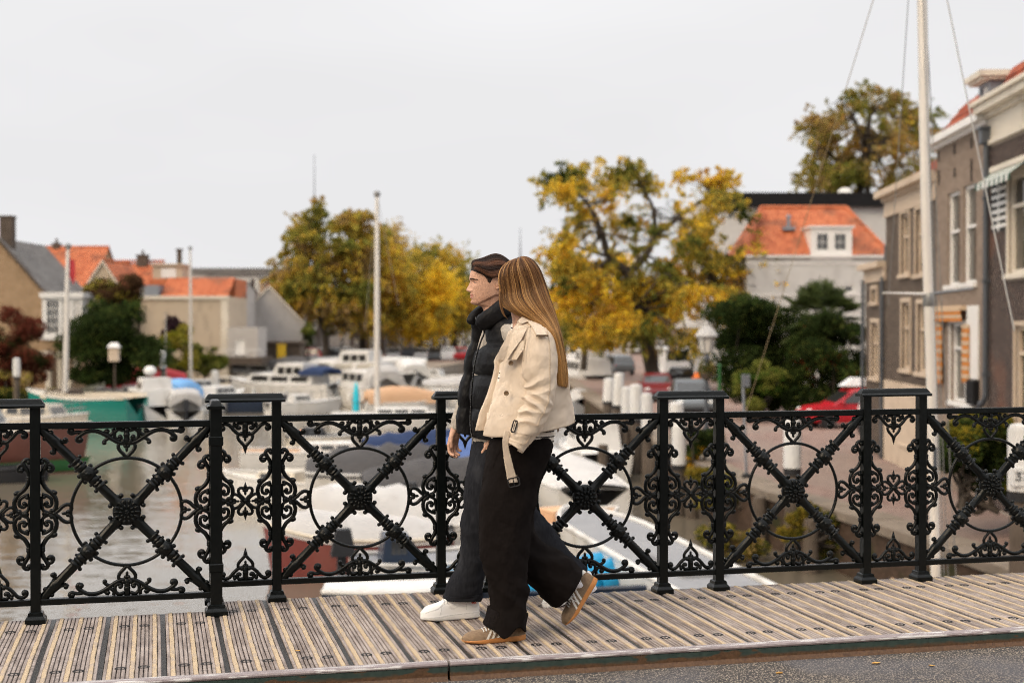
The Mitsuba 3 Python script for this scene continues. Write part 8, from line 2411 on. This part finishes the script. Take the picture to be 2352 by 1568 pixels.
# trousers
def lin(seed, amp=.013):
    def fn(v, S, A):
        z = v[..., 2]
        k = .55 + .9 * np.exp(-((S - .72) / .18) ** 2) + .6 * np.exp(-((S - .02) / .1) ** 2)
        fold = meshkit.fbm(np.stack([v[..., 0] * 11 + .5 * np.sin(A), v[..., 1] * 9, z * 3.2], -1) + seed, 3, seed) - .5
        cr = meshkit.fbm(np.stack([v[..., 0] * 10 + z * 8, v[..., 1] * 8, z * 16 + 1.4 * np.cos(A)], -1) + seed * 2, 3, seed + 1) - .5
        return amp * 2 * (fold * 1.2 + cr * k * .9)
    return fn
tf = eloft([(1131, 998, 1268, 1000, .0, .168), (1126, 1018, 1266, 1018, 0, .178), (1119.5, 1046, 1259, 1046, 0, .178), (1113, 1094, 1236, 1098, .025, .150), (1106, 1135, 1226, 1135, .05, .125), (1102, 1171, 1218, 1171, .06, .115), (1101, 1212, 1214, 1212, .065, .112), (1102, 1254, 1212, 1254, .07, .112), (1111, 1310, 1215, 1318, .07, .112), (1123, 1350, 1211, 1362, .07, .112), (1128, 1388, 1205, 1396, .07, .112), (1118, 1415, 1203, 1425, .07, .114), (1110, 1433, 1203, 1446, .07, .116)], TW_, 60, 9, .9, disp=lin(31))
ww_ = smoothn(.0, 1.0, np.linspace(0, 1, len(tf)) * 11 - 10)[:, None]
a60 = np.arange(60) * 2 * np.pi / 60
tf[..., 2] -= ww_ * (np.maximum(0, np.sin(a60)) * (.034 * np.exp(-((np.cos(a60) + .25) / .35) ** 2) - .034 * np.exp(-((np.cos(a60) - .50) / .30) ** 2)))[None]
kt = part(wk_, 'trousers', closed_cloth(tf, True, .08), 'mat_linen_black', True, label='wide black linen trousers')
tr_ = eloft([(1140, 1130, 1240, 1090, -.07, .13), (1150, 1200, 1224, 1160, -.08, .115), (1152, 1255, 1222, 1190, -.085, .112), (1175, 1310, 1238, 1239, -.085, .112), (1220, 1347, 1283, 1271, -.085, .115), (1244, 1371, 1308, 1285, -.085, .118), (1267, 1394, 1336, 1301, -.085, .120)], TW_, 54, 9, .9, disp=lin(37, .016))
part(kt, 'leg', closed_cloth(tr_, True, .08), 'mat_linen_black', True)
ps = crom([(1150, 1030, .150), (1140, 1050, .165), (1132, 1075, .165)], 12)
part(kt, 'pocket_seam', tube(np.array([Hp(a_, b_, l_ + .006, TW_) for a_, b_, l_ in ps]), .002, 5), 'mat_linen_black', True)
# jacket
def tren(seed, amp=.010, el=None):
    def fn(v, S, A):
        z = v[..., 2]
        fold = meshkit.fbm(np.stack([v[..., 0] * 9 + z * 3, v[..., 1] * 7, z * 3.0 - v[..., 0] * 2], -1) + seed, 3, seed) - .5
        cr = meshkit.fbm(np.stack([v[..., 0] * 20, v[..., 1] * 20, z * 22 + v[..., 0] * 9], -1) + seed, 3, seed + 3) - .5
        d = amp * 2 * (fold * 1.1 + .35 * cr)
        if el:
            for s0, wd, a_, fr, sl in el:
                ph = (S - s0) * fr + sl * np.cos(A) + .8 * (meshkit.noise(v * 16, seed) - .5)
                d = d + a_ * np.exp(-((S - s0) / wd) ** 2) * (ridge(ph) ** 1.4 - .45) * (.28 + .72 * smoothn(.5, -.9, np.cos(A))) * (.35 + 1.3 * meshkit.noise(v * 9, seed + 5))
        return d
    return fn
jb = eloft([(1194, 731, 1238, 733, 0, .080), (1181, 748, 1268, 757, 0, .170), (1164, 790, 1283, 800, 0, .208), (1152, 830, 1291, 838, .005, .216), (1146, 870, 1298, 868, .01, .222), (1134, 915, 1304, 905, .01, .228), (1121, 960, 1308, 940, .01, .232), (1115, 1001, 1311, 966, .01, .235)], TW_, 72, 10, .93, disp=tren(41, .020))
kk = part(wk_, 'jacket', closed_cloth(jb, True, .10), 'mat_trench', True, label='cropped beige trench jacket with epaulettes and a loose belt')
fl_rows = [(1168, 762, 1196, 762, -.06, .016), (1155, 790, 1182, 795, -.075, .018), (1135, 826, 1165, 830, -.08, .018), (1134, 848, 1158, 850, -.08, .016), (1119, 905, 1146, 905, -.08, .014), (1099, 953, 1134, 956, -.08, .013), (1092, 988, 1128, 985, -.08, .012)]
part(kk, 'front_panel', closed_cloth(eloft(fl_rows, TW_, 28, 7, .8, disp=lambda v, S, A: wr(v, (12, 12, 10), 43, .005)), True, .02), 'mat_trench', True, label='far front panel swinging open')
def bodylat(u, v):
    "how far the jacket's near side stands out at u, v"
    r = crom(np.array([(1194, 731, 1238, 733, 0, .080), (1181, 748, 1268, 757, 0, .170), (1164, 790, 1283, 800, 0, .208), (1152, 830, 1291, 838, .005, .216), (1146, 870, 1298, 868, .01, .222), (1134, 915, 1304, 905, .01, .228), (1121, 960, 1308, 940, .01, .232), (1115, 1001, 1311, 966, .01, .235)], float), 60)
    i = np.argmin(np.abs((r[:, 1] + r[:, 3]) / 2 - v))
    x = np.clip((u - (r[i, 0] + r[i, 2]) / 2) / ((r[i, 2] - r[i, 0]) / 2), -1, 1)
    return r[i, 4] + r[i, 5] * max(0.30, 1 - abs(x) ** 2.1) ** .5
lap = [(1190, 738), (1199, 729), (1218, 729), (1224, 736), (1212, 752), (1196, 782), (1178, 806), (1163, 829), (1147, 824), (1136, 829), (1150, 798), (1166, 770)]
part(kk, 'lapel', slab(lap, .006, TW_, .007, lambda u, v: .5 * bodylat(u + 4, v) + .5 * float(np.interp(v, [728, 745, 765, 795, 832], [.085, .135, .170, .190, .195]))), 'mat_trench', 40)
stf = [(1196, 784), (1208, 778), (1204, 800), (1186, 826), (1160, 826), (1149, 834), (1143, 826), (1158, 812)]
part(kk, 'storm_flap', slab(stf, .003, TW_, .006, lambda u, v: bodylat(u + 3, v)), 'mat_trench', 40)
cl_ = [(1190, 736), (1201, 725), (1216, 722), (1228, 726), (1240, 737), (1228, 745), (1212, 738), (1198, 744)]
part(kk, 'collar', slab(cl_, .020, TW_, .010, lambda u, v: .075 + .05 * math.sin(np.clip((v - 720) / 26, 0, 1) * 1.57)), 'mat_trench', 40)
bt = Hp(1173.5, 834, bodylat(1173.5, 834) + .008, TW_)
nb = NEAR * .86 + FORE * .5
MB_ = mat(bt, np.cross(Z_AX, nb) / np.linalg.norm(np.cross(Z_AX, nb)), Z_AX, nb / np.linalg.norm(nb))
part(kk, 'button', xf(lathe([(.001, -.003), (.0105, -.003), (.0118, 0), (.0105, .0028), (.007, .0016), (.001, .0016)], 18), MB_), 'mat_horn', 40)
bt2 = Hp(1163, 903, bodylat(1163, 903) + .008, TW_)
part(kk, 'button', xf(lathe([(.001, -.003), (.0105, -.003), (.0118, 0), (.0105, .0028), (.007, .0016), (.001, .0016)], 18), mat(bt2, MB_[:3, 0], MB_[:3, 1], MB_[:3, 2])), 'mat_horn', 40)
SR = [(1216, 741, 1256, 744, .135, .035), (1208, 760, 1270, 765, .165, .068), (1203, 802, 1278, 810, .190, .080), (1202, 858, 1279, 850, .205, .082), (1209, 892, 1276, 892, .215, .078), (1206, 916, 1270, 930, .222, .076), (1194, 942, 1256, 958, .225, .074), (1183, 972, 1241, 985, .222, .070), (1172, 1003, 1222, 1011, .215, .066), (1166.5, 1015, 1198, 1038, .210, .062)]
sv = eloft(SR, TW_, 64, 14, .95, disp=tren(52, .008, [(.42, .10, .016, 10, .55), (.57, .10, .022, 11, -.6), (.69, .08, .016, 11, .5), (.88, .07, .010, 9, .4)]))
sl = part(kk, 'sleeve', closed_cloth(sv, True, .06), 'mat_trench', True)
SR2 = [(1205, 748, 1250, 748, -.14, .05), (1192, 790, 1256, 792, -.20, .075), (1180, 860, 1246, 862, -.22, .075), (1170, 910, 1230, 916, -.21, .07), (1156, 960, 1208, 966, -.19, .065), (1150, 990, 1190, 996, -.175, .06)]
part(kk, 'sleeve', closed_cloth(eloft(SR2, TW_, 40, 6, .95, disp=tren(57, .007)), True, .05), 'mat_trench', True)
# seams of the sleeve: a stitched ridge along its outer side
ia = 13
sm = sv[6:118, ia] + (sv[6:118, ia] - sv[6:118].mean(1)) * .012
part(sl, 'seam', tube(sm, .0022, 5), 'mat_stitch', True)
part(sl, 'armhole_seam', tube(crom(np.array([Hp(u, v, l, TW_) for u, v, l in ((1221, 742, .155), (1211, 760, .222), (1204, 790, .235), (1203, 830, .240))]), 16), .0022, 5), 'mat_stitch', True)
part(sl, 'hem_line', tube(np.vstack([sv[-8], sv[-8][:1]]) + (np.vstack([sv[-8], sv[-8][:1]]) - sv[-8].mean(0)) * .012, .0016, 5), 'mat_stitch', True)
# cuff strap and its buckle
cs = sv[95:107]
cm = cs.mean(1, keepdims=True)
outer = cm + (cs - cm) * 1.085
inner = cm + (cs - cm) * .97
cv = np.concatenate([outer, inner[::-1]], 0)
f1 = grid_faces(len(cv), 64, True)
ncv = len(cv)
f2 = np.vstack([np.stack([(ncv - 1) * 64 + np.arange(64), (ncv - 1) * 64 + (np.arange(64) + 1) % 64, (np.arange(64) + 1) % 64], 1), np.stack([(ncv - 1) * 64 + np.arange(64), (np.arange(64) + 1) % 64, np.arange(64)], 1)])
part(sl, 'cuff_strap', outward((cv.reshape(-1, 3), np.vstack([f1, f2]))), 'mat_trench', 50)
def frame_(c, ax, ay, az, w, h, r, m='mat_buckle'):
    p = [(-w, -h), (w, -h), (w, h), (-w, h), (-w, -h)]
    pts = []
    for (a0, b0), (a1, b1) in zip(p[:-1], p[1:]):
        for t_ in np.linspace(.12, .88, 4):
            pts.append(c + ax * (a0 + (a1 - a0) * t_) + ay * (b0 + (b1 - b0) * t_))
    pts.append(pts[0])
    return cat([tube(np.array(pts), r, 6), tube([c - ay * h, c + ay * h], r * .6, 5)])
bc = Hp(1181, 979, .262, TW_)
tilt = (S_AX * .28 + Z_AX * .96)
part(sl, 'cuff_buckle', frame_(bc, np.cross(tilt, NEAR), tilt, NEAR, .0085, .026, .0034), 'mat_buckle', True)
# epaulette
ep = crom(np.array([(1217, 733, .105), (1225, 741, .158), (1235, 755, .212), (1244, 771, .262)]), 12)
ev = []
for j, (a_, b_, l_) in enumerate(ep):
    c = Hp(a_, b_, l_, TW_)
    wd = S_AX * (.0235 if j > 1 else .020)
    n_ = (NEAR * .6 + Z_AX * .8)
    ev.append([c - wd, c - wd + n_ * .007, c + wd + n_ * .007, c + wd])
ek = part(kk, 'epaulette', outward(rings(np.array(ev), True)), 'mat_trench', 30)
e_ = ep[-1]
c = Hp(e_[0], e_[1], e_[2] + .006, TW_)
part(ek, 'strap_loop', tube([c - S_AX * .024, c + S_AX * .026], .0030, 6), 'mat_horn', True)
part(ek, 'button', ball(c + S_AX * .027, (.0055, .005, .0055)), 'mat_horn', True)
# belt: a loop at the back and a long end hanging in front with a buckle
bl_rows = [(1159, 988, 1171, 992, .215, .0035), (1155, 1005, 1168, 1012, .222, .0035), (1154, 1020, 1169, 1030, .222, .0035), (1157, 1050, 1177, 1063, .215, .0035), (1161.5, 1080, 1183.5, 1086, .205, .0035), (1166, 1108.5, 1189.5, 1107, .198, .0035)]
kb = part(kk, 'belt', outward(rings(eloft(bl_rows, TW_, 20, 7, .55, disp=lambda v, S, A: wr(v, (20, 20, 20), 61, .001)), True)), 'mat_trench', 40)
c = Hp(1180, 1107, .203, TW_)
axb = S_AX * .97 + Z_AX * .2
part(kb, 'buckle', frame_(c, axb, np.cross(NEAR, axb), NEAR, .026, .020, .0038), 'mat_buckle', True)
part(kb, 'stitching', tube(np.array([Hp(1163.5, 1094, .2035, TW_), Hp(1188, 1092, .2035, TW_)]), .0012, 4), 'mat_stitch')
lp = crom(np.array([(1251, 952, .205), (1264, 957, .205), (1276, 967, .19), (1284, 979, .165), (1280, 984, .13)]), 16)
lv_ = []
for a_, b_, l_ in lp:
    c = Hp(a_, b_, l_, TW_)
    lv_.append([c - Z_AX * .017 - NEAR * .003, c + Z_AX * .017 - NEAR * .003, c + Z_AX * .017 + NEAR * .003, c - Z_AX * .017 + NEAR * .003])
part(kk, 'belt_loop', outward(rings(np.array(lv_), True)), 'mat_trench', 30)
part(kk, 'back_seam', tube(crom(np.array([Hp(u, v, l, TW_) for u, v, l in ((1284, 860, .125), (1288, 905, .125), (1294, 945, .115))]), 14), .0018, 5), 'mat_stitch', True)
# shoes and socks
s1 = part(wk_, 'shoe', outward(tube([Hp(1182, 1432, .07, TW_), Hp(1186, 1455, .07, TW_)], [.036, .034], 14)), 'mat_sock', True, label='left brown suede shoe with white stripes and an orange gum sole, flat on the deck')
a_ = Hp(1203, 1471, .07, TW_)
b_ = Hp(1062.5, 1470, .10, TW_)
shoe_parts(s1, np.array([a_[0], a_[1], .001]), np.array([b_[0], b_[1], .001]), Z_AX, 'brown', .86)
h_, t_ = Hp(1371, 1328, -.085, TW_), Hp(1303, 1437, -.085, TW_)
s2 = part(wk_, 'shoe', outward(tube([Hp(1296, 1330, -.085, TW_), Hp(1322, 1338, -.085, TW_), Hp(1340, 1345, -.085, TW_)], [.036, .034, .034], 14)), 'mat_sock', True, label='right brown suede shoe kicked up with its orange sole showing')
shoe_parts(s2, h_, t_, -S_AX + Z_AX * .55, 'brown', .86)

# a bystander on the quay
y = 66.0
o = P(1602, 745, y)
b = lambda x, z: (o[0] + x, y, Zq + z)
bk = thing('person', 'distant person in a navy coat with an orange hood standing behind the grey blue car', 'person')
part(bk, 'body', skin_mesh(skel([(b(0, 1.62), .10, b(0, 1.52), .08), (b(0, 1.40), .06, b(0, 0.95), .12), (b(.09, .9), .08, b(.10, .08), .055), (b(-.09, .9), .08, b(-.10, .08), .055), (b(.2, 1.36), .055, b(.25, 1.08), .045), (b(.25, 1.08), .045, (o[0] + .20, y - .12, Zq + .86), .04), (b(-.2, 1.36), .055, b(-.25, 1.08), .045), (b(-.25, 1.08), .045, (o[0] - .20, y - .12, Zq + .86), .04)]), .04, 4), 'mat_skin', True)
part(bk, 'coat', skin_mesh(skel([(b(0, 1.36), .16, b(0, .80), .19), (b(.2, 1.36), .08, b(.25, 1.08), .07), (b(-.2, 1.36), .08, b(-.25, 1.08), .07), (b(.25, 1.08), .07, (o[0] + .20, y - .12, Zq + .88), .055), (b(-.25, 1.08), .07, (o[0] - .20, y - .12, Zq + .88), .055)]), .04, 4), 'mat_cover_navy', True)
part(bk, 'hood', skin_mesh(skel([(b(0, 1.62), .15, b(0, 1.48), .20), (b(-.18, 1.45), .08, b(.18, 1.45), .08)]), .03, 4), 'mat_orange', True)
part(bk, 'trousers', skin_mesh(skel([(b(.09, .85), .11, b(.10, .08), .075), (b(-.09, .85), .11, b(-.10, .08), .075)]), .04, 4), 'mat_hull_black', True)
